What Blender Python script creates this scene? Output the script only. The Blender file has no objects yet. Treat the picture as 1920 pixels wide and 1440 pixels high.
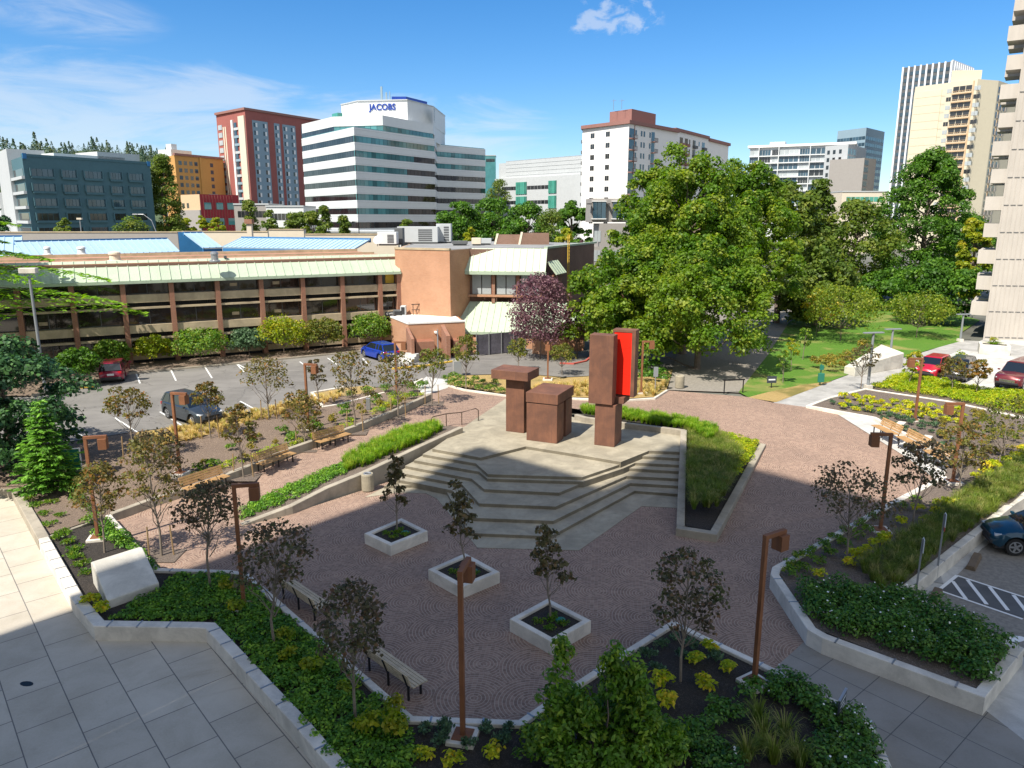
import bpy, bmesh, math, random
import numpy as np
from mathutils import Vector, Matrix, geometry
from mathutils.bvhtree import BVHTree
R = math.radians
S = bpy.context.scene
COL = S.collection

# ------------------------------------------------------------------ camera
F, TH, H = 1390.0, R(12.65), 13.0
cd = bpy.data.cameras.new('camera'); cam = bpy.data.objects.new('camera', cd); COL.objects.link(cam)
cam.location = (0, 0, H); cam.rotation_euler = (R(90) - TH, 0, 0)
cd.sensor_width = 36; cd.lens = F / 1920 * 36; cd.clip_start = 0.1; cd.clip_end = 9000
S.camera = cam
# ------------------------------------------------------------------ light
SUN_EL = R(53); SAZ = Vector((0.66, 0.75, 0)).normalized()      # shadows run along SAZ
SUN_STRENGTH, SKY_STRENGTH, EXPOSURE = 4.8, 0.10, 0.72
S.view_settings.view_transform = 'Standard'; S.view_settings.look = 'None'
S.view_settings.exposure = EXPOSURE; S.view_settings.gamma = 1.0
S.view_settings.use_curve_mapping = False
sl = bpy.data.lights.new('sun', 'SUN'); so = bpy.data.objects.new('sun', sl); COL.objects.link(so)
sl.energy = SUN_STRENGTH; sl.angle = R(0.5); sl.color = (1.0, 0.94, 0.84)
sdir = Vector((SAZ.x * math.cos(SUN_EL), SAZ.y * math.cos(SUN_EL), -math.sin(SUN_EL)))
so.rotation_euler = sdir.to_track_quat('-Z', 'Y').to_euler(); so.location = (-60, -60, 120)
W = bpy.data.worlds.new('World'); S.world = W; W.use_nodes = True
def world():
    nt = W.node_tree; N = nt.nodes; L = nt.links; N.clear()
    out = N.new('ShaderNodeOutputWorld'); bg = N.new('ShaderNodeBackground'); L.new(bg.outputs[0], out.inputs[0])
    sk = N.new('ShaderNodeTexSky'); sk.sky_type = 'NISHITA'; sk.sun_disc = False
    sk.sun_elevation = SUN_EL; sk.sun_rotation = math.atan2(-SAZ.x, -SAZ.y) % (2 * math.pi)
    sk.air_density = 1.0; sk.dust_density = 0.35; sk.ozone_density = 2.2; sk.altitude = 60
    hs = N.new('ShaderNodeHueSaturation'); hs.inputs['Saturation'].default_value = 1.28
    tn = N.new('ShaderNodeMix'); tn.data_type = 'RGBA'; tn.blend_type = 'MULTIPLY'; tn.inputs[0].default_value = 1.0; tn.inputs[7].default_value = (0.80, 0.88, 1.0, 1)
    L.new(sk.outputs[0], tn.inputs[6]); L.new(tn.outputs[2], hs.inputs['Color'])
    tc = N.new('ShaderNodeTexCoord'); sx = N.new('ShaderNodeSeparateXYZ'); L.new(tc.outputs['Generated'], sx.inputs[0])
    def M(op, a, b=None, c=None):
        m = N.new('ShaderNodeMath'); m.operation = op
        for i, q in enumerate((a, b, c)):
            if q is None: continue
            if isinstance(q, (int, float)): m.inputs[i].default_value = q
            else: L.new(q, m.inputs[i])
        return m.outputs[0]
    X, Y, Z = sx.outputs
    px = M('DIVIDE', X, M('ADD', Z, 0.12)); py = M('DIVIDE', Y, M('ADD', Z, 0.12))
    cx = N.new('ShaderNodeCombineXYZ'); L.new(M('MULTIPLY_ADD', py, 0.35, M('MULTIPLY', px, 0.9)), cx.inputs[0]); L.new(M('MULTIPLY', py, 1.1), cx.inputs[1])
    def noise(scale, detail, rough, dist=0.0, src=cx):
        n = N.new('ShaderNodeTexNoise'); n.inputs['Scale'].default_value = scale; n.inputs['Detail'].default_value = detail
        n.inputs['Roughness'].default_value = rough; n.inputs['Distortion'].default_value = dist
        L.new(src.outputs[0], n.inputs['Vector']); return n.outputs[0]
    def ss(v, a, b):
        m = N.new('ShaderNodeMapRange'); m.interpolation_type = 'SMOOTHSTEP'; m.inputs[1].default_value = a; m.inputs[2].default_value = b
        L.new(v, m.inputs[0]); return m.outputs[0]
    az = M('ARCTAN2', X, Y); el = M('ARCSINE', Z)
    cx2 = N.new('ShaderNodeCombineXYZ'); L.new(az, cx2.inputs[0]); L.new(M('MULTIPLY', el, 4.5), cx2.inputs[1])
    cx3 = N.new('ShaderNodeCombineXYZ'); L.new(az, cx3.inputs[0]); L.new(M('MULTIPLY', el, 1.6), cx3.inputs[1])
    streak = noise(5.0, 7, 0.62, 0.6, cx2); puffn = noise(34, 5, 0.6, 0.3, cx3)
    def blob(a0, e0, wa, we):
        u = M('DIVIDE', M('SUBTRACT', az, a0), wa); v = M('DIVIDE', M('SUBTRACT', el, e0), we)
        r2 = M('ADD', M('MULTIPLY', u, u), M('MULTIPLY', v, v)); return ss(r2, 1.0, 0.0)
    m1 = blob(-0.52, 0.115, 0.40, 0.085); m2 = blob(-0.50, 0.212, 0.11, 0.03); m3 = blob(0.125, 0.236, 0.075, 0.034)
    m4 = blob(-0.15, 0.10, 0.30, 0.075); m5 = blob(-0.03, 0.05, 0.12, 0.02); m6 = blob(-0.40, 0.05, 0.30, 0.03)
    low = M('MAXIMUM', M('MAXIMUM', m1, M('MULTIPLY', m4, 0.8)), M('MAXIMUM', M('MULTIPLY', m5, 0.7), M('MULTIPLY', m6, 0.9)))
    c1 = M('MULTIPLY', ss(M('ADD', streak, M('MULTIPLY', M('SUBTRACT', low, 0.5), 0.34)), 0.44, 0.72), ss(low, 0.0, 0.35))
    c2 = M('MULTIPLY', m2, ss(streak, 0.35, 0.62)); c3 = M('MULTIPLY', ss(M('ADD', puffn, M('MULTIPLY', M('SUBTRACT', m3, 0.5), 0.22)), 0.50, 0.70), ss(m3, 0.0, 0.6))
    fill_veil = M('MULTIPLY', ss(Y, 0.25, -0.35), M('MULTIPLY_ADD', noise(1.6, 6, 0.6, 0.4), 1.75, 0.08))     # added unseen white cloud overhead and behind, for neutral fill
    fill_veil = M('MULTIPLY', fill_veil, ss(Z, -0.02, 0.1))
    mask = M('MINIMUM', M('ADD', M('ADD', M('ADD', M('MULTIPLY', c1, 0.46), M('MULTIPLY', c2, 0.40)), M('MULTIPLY', c3, 0.42)), fill_veil), 0.9)
    mx = N.new('ShaderNodeMix'); mx.data_type = 'RGBA'; L.new(mask, mx.inputs[0]); L.new(hs.outputs[0], mx.inputs[6]); mx.inputs[7].default_value = (5.2, 5.5, 5.9, 1)
    L.new(mx.outputs[2], bg.inputs[0]); bg.inputs[1].default_value = SKY_STRENGTH
world()

# ------------------------------------------------------------------ pixel helpers (photo pixels to a real point)
_c, _s = math.cos(TH), math.sin(TH)
def ray(u, v):
    a = (u - 960) / F; b = (720 - v) / F
    return Vector((a, _c + b * _s, -_s + b * _c))
def P(u, v, z=0.0):
    d = ray(u, v); t = (z - H) / d.z; return Vector((d.x * t, d.y * t, z))
def PD(u, v, dist):
    d = ray(u, v); t = dist / d.y; return Vector((d.x * t, dist, H + d.z * t))
def proj(p):
    y = p.y * _c - (p.z - H) * _s; up = p.y * _s + (p.z - H) * _c
    return (960 + F * p.x / y, 720 - F * up / y)
def mpp(p): return (p.y * _c + (H - p.z) * _s) / F      # metres per photo pixel at p
GB = []                                                   # ground meshes for placing things
def hit(u, v, default=0.0):
    d = ray(u, v).normalized(); best = None
    for b in GB:
        h = b.ray_cast(Vector((0, 0, H)), d)
        if h[0] is not None and (best is None or h[3] < best[1]): best = (h[0], h[3])
    return best[0].copy() if best else P(u, v, default)

# ------------------------------------------------------------------ object helpers
def tag(o, label, cat, group=None, kind=None):
    o['label'] = label; o['category'] = cat
    if group: o['group'] = group
    if kind: o['kind'] = kind
    return o
def empty(name, loc, label, cat, rz=0.0, group=None):
    o = bpy.data.objects.new(name, None); COL.objects.link(o); o.location = loc; o.rotation_euler = (0, 0, rz)
    o.empty_display_size = 0.2
    return tag(o, label, cat, group)
def link(name, me, parent=None, loc=None):
    o = bpy.data.objects.new(name, me); COL.objects.link(o)
    if parent is not None: o.parent = parent
    if loc is not None: o.location = loc
    return o
def kids(o): return [c for c in bpy.data.objects if c.parent == o]
def dup(root, loc, rz=None, label=None, group=None, scale=None):
    def cp(o, par):
        c = o.copy(); COL.objects.link(c)
        if par is not None: c.parent = par
        for ch in list(o.children): cp(ch, c)
        return c
    r = cp(root, None); r.location = loc
    if rz is not None: r.rotation_euler = (0, 0, rz)
    if scale is not None: r.scale = scale
    if label: r['label'] = label
    if group: r['group'] = group
    return r

class MB:
    def __init__(self): self.v = []; self.f = []
    def add(self, vs, fs):
        n = len(self.v); self.v.extend([tuple(q) for q in vs]); self.f.extend([tuple(i + n for i in f) for f in fs]); return self
    def hexa(self, b, t):                                   # 4 bottom, 4 top
        self.add(list(b) + list(t), [(3, 2, 1, 0), (4, 5, 6, 7), (0, 1, 5, 4), (1, 2, 6, 5), (2, 3, 7, 6), (3, 0, 4, 7)]); return self
    def box(self, c, s, rz=0.0, rx=0.0, ry=0.0):
        m = Matrix.Translation(c) @ Matrix.Rotation(rz, 4, 'Z') @ Matrix.Rotation(ry, 4, 'Y') @ Matrix.Rotation(rx, 4, 'X')
        x, y, z = s[0] / 2, s[1] / 2, s[2] / 2
        b = [m @ Vector(q) for q in ((-x, -y, -z), (x, -y, -z), (x, y, -z), (-x, y, -z))]
        t = [m @ Vector(q) for q in ((-x, -y, z), (x, -y, z), (x, y, z), (-x, y, z))]
        self.hexa(b, t); return self
    def bx(self, x0, x1, y0, y1, z0, z1):
        self.hexa([(x0, y0, z0), (x1, y0, z0), (x1, y1, z0), (x0, y1, z0)], [(x0, y0, z1), (x1, y0, z1), (x1, y1, z1), (x0, y1, z1)]); return self
    def prism(self, poly, z0, z1, caps=True):
        p = [(q[0], q[1]) for q in poly]
        if sum(p[i][0] * p[(i + 1) % len(p)][1] - p[(i + 1) % len(p)][0] * p[i][1] for i in range(len(p))) < 0: p = p[::-1]
        n = len(p); vs = [(x, y, z0) for x, y in p] + [(x, y, z1) for x, y in p]
        fs = [(i, (i + 1) % n, n + (i + 1) % n, n + i) for i in range(n)]
        if caps:
            tri = geometry.tessellate_polygon([[Vector((x, y, 0)) for x, y in p]])
            for t in tri:
                a, b, c = t
                cr = (p[b][0] - p[a][0]) * (p[c][1] - p[a][1]) - (p[c][0] - p[a][0]) * (p[b][1] - p[a][1])
                if cr < 0: b, c = c, b
                fs.append((n + a, n + b, n + c)); fs.append((a, c, b))
        self.add(vs, fs); return self
    def sheet(self, pts):                                   # polygon with a height at each corner
        p = [Vector(q) for q in pts]
        for t in geometry.tessellate_polygon([[Vector((q.x, q.y, 0)) for q in p]]):
            a, b, c = t
            cr = (p[b].x - p[a].x) * (p[c].y - p[a].y) - (p[c].x - p[a].x) * (p[b].y - p[a].y)
            if cr < 0: b, c = c, b
            self.add([p[a], p[b], p[c]], [(0, 1, 2)])
        return self
    def tube(self, pts, rad, n=8, cap=True):
        pts = [Vector(q) for q in pts]; m = len(pts)
        if not hasattr(rad, '__len__'): rad = [rad] * m
        base = len(self.v)
        for i, p in enumerate(pts):
            d = (pts[min(i + 1, m - 1)] - pts[max(i - 1, 0)])
            if d.length < 1e-9: d = Vector((0, 0, 1))
            d.normalize(); a = Vector((1, 0, 0)) if abs(d.x) < 0.8 else Vector((0, 1, 0))
            e1 = d.cross(a).normalized(); e2 = d.cross(e1)
            for k in range(n):
                t = 2 * math.pi * k / n
                self.v.append(tuple(p + (e1 * math.cos(t) + e2 * math.sin(t)) * rad[i]))
        for i in range(m - 1):
            for k in range(n):
                a = base + i * n + k; b = base + i * n + (k + 1) % n
                self.f.append((a, b, b + n, a + n))
        if cap:
            self.f.append(tuple(base + k for k in range(n))[::-1]); self.f.append(tuple(base + (m - 1) * n + k for k in range(n)))
        return self
    def cyl(self, c, r, h, n=16, r2=None):
        return self.tube([c, (c[0], c[1], c[2] + h)], [r, r if r2 is None else r2], n)
    def lathe(self, c, prof, n=16, axis='Z'):               # prof: (radius, height)
        base = len(self.v); m = len(prof)
        for r, h in prof:
            for k in range(n):
                t = 2 * math.pi * k / n
                if axis == 'Z': self.v.append((c[0] + r * math.cos(t), c[1] + r * math.sin(t), c[2] + h))
                else: self.v.append((c[0] + r * math.cos(t), c[1] + h, c[2] + r * math.sin(t)))
        for i in range(m - 1):
            for k in range(n):
                a = base + i * n + k; b = base + i * n + (k + 1) % n; self.f.append((a, b, b + n, a + n))
        self.f.append(tuple(base + k for k in range(n))[::-1]); self.f.append(tuple(base + (m - 1) * n + k for k in range(n)))
        return self
    def wall(self, pts, w, z0, tops, closed=False):         # mitred wall along a polyline; tops = top height(s)
        p = [Vector((q[0], q[1])) for q in pts]; n = len(p)
        if not hasattr(tops, '__len__'): tops = [tops] * n
        if not hasattr(z0, '__len__'): z0 = [z0] * n
        L_, R_ = [], []
        for i in range(n):
            d1 = (p[i] - p[i - 1]).normalized() if (i > 0 or closed) else None
            d2 = (p[(i + 1) % n] - p[i]).normalized() if (i < n - 1 or closed) else None
            d1 = d1 or d2; d2 = d2 or d1
            n1 = Vector((-d1.y, d1.x)); n2 = Vector((-d2.y, d2.x)); m = (n1 + n2)
            m = m.normalized() if m.length > 1e-6 else n1
            k = min(1 / max(m.dot(n1), 0.35), 2.2) * w / 2
            L_.append(p[i] + m * k); R_.append(p[i] - m * k)
        rng = range(n if closed else n - 1)
        ch = min(0.02, w * 0.1)
        vs = []
        for i in range(n):
            a, b = R_[i], L_[i]; t = (b - a).normalized() * ch; t3 = ch
            for q, z in ((a, z0[i]), (a, tops[i] - t3), (a + t, tops[i]), (b - t, tops[i]), (b, tops[i] - t3), (b, z0[i])):
                vs.append((q.x, q.y, z))
        fs = []
        for i in rng:
            a = i * 6; b = ((i + 1) % n) * 6
            for k in range(5): fs.append((a + k, b + k, b + k + 1, a + k + 1))
        if not closed:
            fs.append((0, 1, 2, 3, 4, 5)); e = (n - 1) * 6; fs.append((e + 5, e + 4, e + 3, e + 2, e + 1, e))
        self.add(vs, fs); return self
    def mesh(self, name, mats, smooth=False):
        me = bpy.data.meshes.new(name); me.from_pydata(self.v, [], self.f); me.update()
        for m in (mats if isinstance(mats, (list, tuple)) else [mats]): me.materials.append(m)
        if smooth: me.polygons.foreach_set('use_smooth', [True] * len(me.polygons))
        return me
    def build(self, name, mats, parent=None, loc=None, smooth=False, label=None, bevel=0.0):
        o = link(name, self.mesh(name, mats, smooth), parent, loc)
        if bevel:
            b = o.modifiers.new('bevel', 'BEVEL'); b.width = bevel; b.segments = 2; b.limit_method = 'ANGLE'
        if label: o['label'] = label
        return o
def rot2(v, a): return Vector((v[0] * math.cos(a) - v[1] * math.sin(a), v[0] * math.sin(a) + v[1] * math.cos(a)))

# ------------------------------------------------------------------ materials
class NT:
    def __init__(self, name):
        self.m = bpy.data.materials.new(name); self.m.use_nodes = True
        self.t = self.m.node_tree; self.N = self.t.nodes; self.L = self.t.links
        self.b = self.N['Principled BSDF']; self.out = self.N['Material Output']
        self.b.inputs['Specular IOR Level'].default_value = 0.35
    def n(self, typ, **kw):
        x = self.N.new(typ)
        for k, v in kw.items(): setattr(x, k, v)
        return x
    def set(self, sock, v):
        if v is None: return
        if hasattr(v, 'is_linked') or hasattr(v, 'links'): self.L.new(v, sock)
        else: sock.default_value = v
    def math(self, op, a, b=None, c=None):
        m = self.n('ShaderNodeMath', operation=op)
        for i, q in enumerate((a, b, c)): self.set(m.inputs[i], q) if q is not None else None
        return m.outputs[0]
    def coord(self, world=True):
        if world: return self.n('ShaderNodeNewGeometry').outputs['Position']
        return self.n('ShaderNodeTexCoord').outputs['Object']
    def mapping(self, v, rz=0.0, scale=(1, 1, 1), loc=(0, 0, 0)):
        m = self.n('ShaderNodeMapping'); self.L.new(v, m.inputs[0]); m.inputs[1].default_value = loc; m.inputs[2].default_value = (0, 0, rz); m.inputs[3].default_value = scale
        return m.outputs[0]
    def noise(self, v, scale, detail=4, rough=0.55, dist=0.0):
        x = self.n('ShaderNodeTexNoise'); self.L.new(v, x.inputs['Vector']); x.inputs['Scale'].default_value = scale
        x.inputs['Detail'].default_value = detail; x.inputs['Roughness'].default_value = rough; x.inputs['Distortion'].default_value = dist
        return x.outputs[0]
    def mix(self, f, a, b, typ='MIX'):
        x = self.n('ShaderNodeMix', data_type='RGBA', blend_type=typ)
        self.set(x.inputs[0], f)
        for i, q in ((6, a), (7, b)):
            if isinstance(q, tuple): x.inputs[i].default_value = (*q[:3], 1)
            else: self.L.new(q, x.inputs[i])
        return x.outputs[2]
    def ramp(self, v, stops):
        x = self.n('ShaderNodeValToRGB'); self.L.new(v, x.inputs[0]); e = x.color_ramp.elements
        while len(e) < len(stops): e.new(0.5)
        for i, (p, c) in enumerate(stops): e[i].position = p; e[i].color = (*c[:3], 1) if hasattr(c, '__len__') else (c, c, c, 1)
        return x.outputs[0]
    def ss(self, v, a, b):
        m = self.n('ShaderNodeMapRange', interpolation_type='SMOOTHSTEP'); m.inputs[1].default_value = a; m.inputs[2].default_value = b; self.L.new(v, m.inputs[0]); return m.outputs[0]
    def bump(self, h, strength=0.3, dist=0.02):
        x = self.n('ShaderNodeBump'); x.inputs['Strength'].default_value = strength; x.inputs['Distance'].default_value = dist
        self.L.new(h, x.inputs['Height']); self.L.new(x.outputs[0], self.b.inputs['Normal'])
    def col(self, c):
        if isinstance(c, tuple): self.b.inputs['Base Color'].default_value = (*c[:3], 1)
        else: self.L.new(c, self.b.inputs['Base Color'])
    def rough(self, v): self.set(self.b.inputs['Roughness'], v)
def sc(c, k): return tuple(min(q * k, 1) for q in c)
def mat(name, c, rough=0.8, var=0.18, scale=1.5, fine=14.0, bump=0.0, metal=0.0, world=True, spec=0.35, streak=False):
    n = NT(name); v = n.coord(world)
    a = n.noise(v, scale, 5, 0.6); b = n.noise(n.mapping(v, 0, (1, 1, 0.15)) if streak else v, fine, 3, 0.6)
    f = n.math('MULTIPLY_ADD', b, 0.45, n.math('MULTIPLY', a, 0.6))
    n.col(n.mix(n.ss(f, 0.3, 0.75), sc(c, 1 - var), sc(c, 1 + var)))
    n.rough(rough); n.b.inputs['Metallic'].default_value = metal; n.b.inputs['Specular IOR Level'].default_value = spec
    if bump: n.bump(b, bump)
    return n.m
def leafmat(name, c1, c2, c3=None, scale=0.5, trans=0.35, rough=0.5, k=1.5):
    c1, c2 = sc(c1, k), sc(c2, k); c3 = sc(c3, k) if c3 else None; trans = min(trans * 1.2, .5)
    n = NT(name); g = n.n('ShaderNodeNewGeometry'); r = g.outputs['Random Per Island']
    f = n.noise(g.outputs['Position'], scale, 3, 0.6)
    base = n.mix(n.ss(f, 0.35, 0.68), c1, c2)
    if c3:
        f3 = n.noise(g.outputs['Position'], scale * 2.7 + .1, 3, 0.6); base = n.mix(n.ss(n.math('MULTIPLY_ADD', r, 0.22, f3), 0.60, 0.80), base, c3)
    hv = n.n('ShaderNodeHueSaturation'); n.L.new(base, hv.inputs['Color']); n.L.new(n.math('MULTIPLY_ADD', r, 0.7, 0.65), hv.inputs['Value'])
    n.L.new(hv.outputs[0], n.b.inputs['Base Color']); n.rough(rough); n.b.inputs['Specular IOR Level'].default_value = 0.3
    tr = n.n('ShaderNodeBsdfTranslucent'); ms = n.n('ShaderNodeMixShader'); ms.inputs[0].default_value = trans
    h2 = n.n('ShaderNodeHueSaturation'); h2.inputs['Value'].default_value = 1.5; h2.inputs['Saturation'].default_value = 1.1; n.L.new(hv.outputs[0], h2.inputs['Color']); n.L.new(h2.outputs[0], tr.inputs[0])
    n.L.new(n.b.outputs[0], ms.inputs[1]); n.L.new(tr.outputs[0], ms.inputs[2]); n.L.new(ms.outputs[0], n.out.inputs[0])
    return n.m
def glassmat(name, c, rough=0.06, var=0.5, spec=0.8):
    n = NT(name); g = n.n('ShaderNodeNewGeometry'); r = g.outputs['Random Per Island']
    f = n.math('ADD', n.math('MULTIPLY', r, 0.6), n.math('MULTIPLY', n.noise(g.outputs['Position'], 0.35, 3), 0.5))
    n.col(n.mix(n.ss(f, 0.2, 0.85), sc(c, 1 - var), sc(c, 1 + var))); n.rough(rough); n.b.inputs['Specular IOR Level'].default_value = spec
    return n.m
def brickmat(name, c1, c2, mortar, rz, vertical=True, bw=0.22, bh=0.075, ms=0.012):
    n = NT(name); v = n.coord(True)
    if vertical:                                            # u along the wall, v up
        m = n.mapping(v, rz); s = n.n('ShaderNodeSeparateXYZ'); n.L.new(m, s.inputs[0]); cb = n.n('ShaderNodeCombineXYZ')
        n.L.new(n.math('ADD', s.outputs[0], s.outputs[1]), cb.inputs[0]); n.L.new(s.outputs[2], cb.inputs[1]); v2 = cb.outputs[0]
    else: v2 = n.mapping(v, rz)
    b = n.n('ShaderNodeTexBrick'); n.L.new(v2, b.inputs[0]); b.inputs['Scale'].default_value = 1.0; b.inputs['Mortar Size'].default_value = ms
    b.inputs['Brick Width'].default_value = bw; b.inputs['Row Height'].default_value = bh; b.inputs['Bias'].default_value = 0.0
    b.inputs[1].default_value = (*c1, 1); b.inputs[2].default_value = (*c2, 1); b.inputs[3].default_value = (*mortar, 1)
    f = n.noise(v, 0.5, 5, 0.65)
    n.col(n.mix(n.ss(f, 0.3, 0.75), n.mix(1.0, b.outputs[0], (0.82, 0.8, 0.78), 'MULTIPLY'), b.outputs[0]))
    n.rough(0.85); n.bump(b.outputs[1], 0.25, 0.01); return n.m
def tilemat(name, c, joint, rz, tw, th, ms=0.012, offset=0.5, var=0.12, loc=(0, 0, 0)):
    n = NT(name); v = n.coord(True); v2 = n.mapping(v, rz, (1, 1, 1), loc)
    b = n.n('ShaderNodeTexBrick'); n.L.new(v2, b.inputs[0]); b.offset = offset; b.inputs['Scale'].default_value = 1.0; b.inputs['Mortar Size'].default_value = ms
    b.inputs['Mortar Smooth'].default_value = 0.2
    b.inputs['Brick Width'].default_value = tw; b.inputs['Row Height'].default_value = th; b.inputs['Bias'].default_value = 0.0
    b.inputs[1].default_value = (*sc(c, 1 - var * .6), 1); b.inputs[2].default_value = (*sc(c, 1 + var * .6), 1); b.inputs[3].default_value = (*joint, 1)
    f = n.noise(v, 0.7, 6, 0.65, 0.4); g = n.noise(v, 18, 4, 0.7)
    k = n.math('MULTIPLY_ADD', g, 0.3, n.math('MULTIPLY', f, 0.75))
    base = n.mix(n.ss(k, 0.3, 0.7), n.mix(1.0, b.outputs[0], (0.78, 0.77, 0.74), 'MULTIPLY'), b.outputs[0])
    s1 = n.ss(n.noise(v, 0.33, 5, 0.6, 0.8), 0.60, 0.72); s2 = n.ss(n.noise(v, 2.2, 6, 0.75, 1.0), 0.60, 0.74)
    base = n.mix(n.math('MULTIPLY', s1, 0.45), base, n.mix(1.0, base, (0.62, 0.55, 0.46), 'MULTIPLY'))
    n.col(n.mix(n.math('MULTIPLY', s2, 0.4), base, n.mix(1.0, base, (0.60, 0.58, 0.55), 'MULTIPLY')))
    n.rough(0.82); n.bump(n.math('MULTIPLY_ADD', b.outputs[1], -1.0, n.math('MULTIPLY', g, 0.2)), 0.3, 0.01); return n.m
def fanmat(name):                                           # clay pavers laid in overlapping fans
    n = NT(name); v = n.mapping(n.coord(True), R(-38), (1 / 2.3, 1 / 2.3, 1)); s = n.n('ShaderNodeSeparateXYZ'); n.L.new(v, s.inputs[0])
    M = n.math; x, y = s.outputs[0], s.outputs[1]
    y2 = M('MULTIPLY', y, 2.0); k = M('FLOOR', y2); t = M('MULTIPLY', M('SUBTRACT', y2, k), 0.5)
    par = M('MULTIPLY', M('FLOORED_MODULO', k, 2.0), 0.5); xs = M('SUBTRACT', x, par)
    dx1 = M('SUBTRACT', M('FRACT', M('ADD', xs, 0.5)), 0.5); dx2 = M('SUBTRACT', M('FRACT', xs), 0.5)
    t2 = M('SUBTRACT', t, 0.5)
    d1 = M('SQRT', M('MULTIPLY_ADD', dx1, dx1, M('MULTIPLY', t, t))); d2 = M('SQRT', M('MULTIPLY_ADD', dx2, dx2, M('MULTIPLY', t2, t2)))
    sel = M('LESS_THAN', d1, 0.5); inv = M('SUBTRACT', 1.0, sel)
    d = M('ADD', M('MULTIPLY', d1, sel), M('MULTIPLY', d2, inv))
    a1 = M('ARCTAN2', dx1, t); a2 = M('ARCTAN2', dx2, t2)
    a = M('ADD', M('MULTIPLY', a1, sel), M('MULTIPLY', a2, inv))
    NC = 11.0
    c = M('MULTIPLY', d, NC * 2); ci = M('FLOOR', c); cf = M('SUBTRACT', c, ci)
    u = M('MULTIPLY_ADD', M('MULTIPLY', a, M('ADD', ci, 0.5)), 0.8, M('MULTIPLY', ci, 0.37)); uf = M('FRACT', u); ui = M('FLOOR', u)
    def edge(q, w): return M('MAXIMUM', M('LESS_THAN', q, w), M('GREATER_THAN', q, 1 - w))
    mort = M('MAXIMUM', edge(cf, 0.115), M('MULTIPLY', edge(uf, 0.07), 0.45))
    wn = n.n('ShaderNodeTexWhiteNoise', noise_dimensions='3D'); cb = n.n('ShaderNodeCombineXYZ')
    n.L.new(ci, cb.inputs[0]); n.L.new(ui, cb.inputs[1]); n.L.new(M('MULTIPLY_ADD', k, 7.0, M('FLOOR', M('ADD', xs, 0.5))), cb.inputs[2]); n.L.new(cb.outputs[0], wn.inputs[0])
    br = n.ramp(wn.outputs[0], [(0.0, (0.185, 0.118, 0.089)), (0.35, (0.225, 0.145, 0.109)), (0.7, (0.255, 0.164, 0.122)), (1.0, (0.30, 0.204, 0.152))])
    geo = n.coord(True); f = n.noise(geo, 0.35, 6, 0.65, 0.5)
    br = n.mix(n.ss(f, 0.3, 0.72), n.mix(1.0, br, (0.86, 0.83, 0.83), 'MULTIPLY'), n.mix(1.0, br, (1.12, 1.1, 1.08), 'MULTIPLY'))
    st = n.ss(n.noise(geo, 2.3, 5, 0.7), 0.62, 0.78)
    br = n.mix(n.math('MULTIPLY', st, 0.35), br, (0.30, 0.25, 0.22))
    n.col(n.mix(M('MULTIPLY', mort, 0.6), br, (0.42, 0.345, 0.265))); n.rough(0.8)
    n.bump(M('SUBTRACT', 1.0, mort), 0.3, 0.006); return n.m
def corten(name, c1=(0.10, 0.048, 0.033), c2=(0.19, 0.085, 0.05), c3=(0.06, 0.038, 0.04)):
    n = NT(name); v = n.coord(False); f = n.noise(v, 1.1, 6, 0.65, 0.4); g = n.noise(n.mapping(v, 0, (9, 9, 0.6)), 1.4, 5, 0.65); h = n.noise(v, 40, 3, 0.7)
    base = n.mix(n.ss(f, 0.35, 0.7), c1, c2); base = n.mix(n.math('MULTIPLY', n.ss(g, 0.5, 0.75), 0.6), base, c3)
    n.col(n.mix(n.math('MULTIPLY', h, 0.35), base, sc(c2, 1.25))); n.rough(0.72); n.bump(h, 0.12, 0.01); return n.m
def carpaint(name, c):
    n = NT(name); n.col(c); n.rough(0.32); n.b.inputs['Metallic'].default_value = 0.25; n.b.inputs['Coat Weight'].default_value = 0.8; n.b.inputs['Coat Roughness'].default_value = 0.04; return n.m
def plain(name, c, rough=0.5, metal=0.0, spec=0.4):
    n = NT(name); f = n.noise(n.coord(False), 6, 3); n.col(n.mix(n.math('MULTIPLY', f, 0.25), c, sc(c, 0.75))); n.rough(rough); n.b.inputs['Metallic'].default_value = metal; n.b.inputs['Specular IOR Level'].default_value = spec; return n.m
def concrete(name, c, stain=0.5, blotch=0.8):
    n = NT(name); v = n.coord(True); f = n.noise(v, blotch, 7, 0.68, 0.5); g = n.noise(n.mapping(v, 0, (3, 3, 0.35)), 1.2, 5, 0.65); h = n.noise(v, 26, 4, 0.7)
    base = n.mix(n.ss(f, 0.32, 0.7), sc(c, 0.72), sc(c, 1.1)); base = n.mix(n.math('MULTIPLY', n.ss(g, 0.52, 0.78), stain), base, sc(c, 0.5))
    n.col(n.mix(n.math('MULTIPLY', n.ss(h, 0.45, 0.8), 0.3), base, sc(c, 1.25))); n.rough(0.85); n.bump(h, 0.15, 0.01); return n.m
def mulchmat(name, c, c2):
    n = NT(name); v = n.coord(True); h = n.noise(v, 14, 6, 0.75, 0.6); f = n.noise(v, 0.8, 4, 0.6); k = n.noise(v, 55, 2, 0.6)
    base = n.mix(n.ss(f, 0.35, 0.7), c, c2); base = n.mix(n.ss(h, 0.5, 0.72), sc(c, 0.5), base); base = n.mix(n.math('MULTIPLY', n.ss(k, 0.58, 0.7), 0.6), base, sc(c2, 1.9))
    n.col(base); n.rough(0.95); n.bump(h, 0.9, 0.05); return n.m
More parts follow.
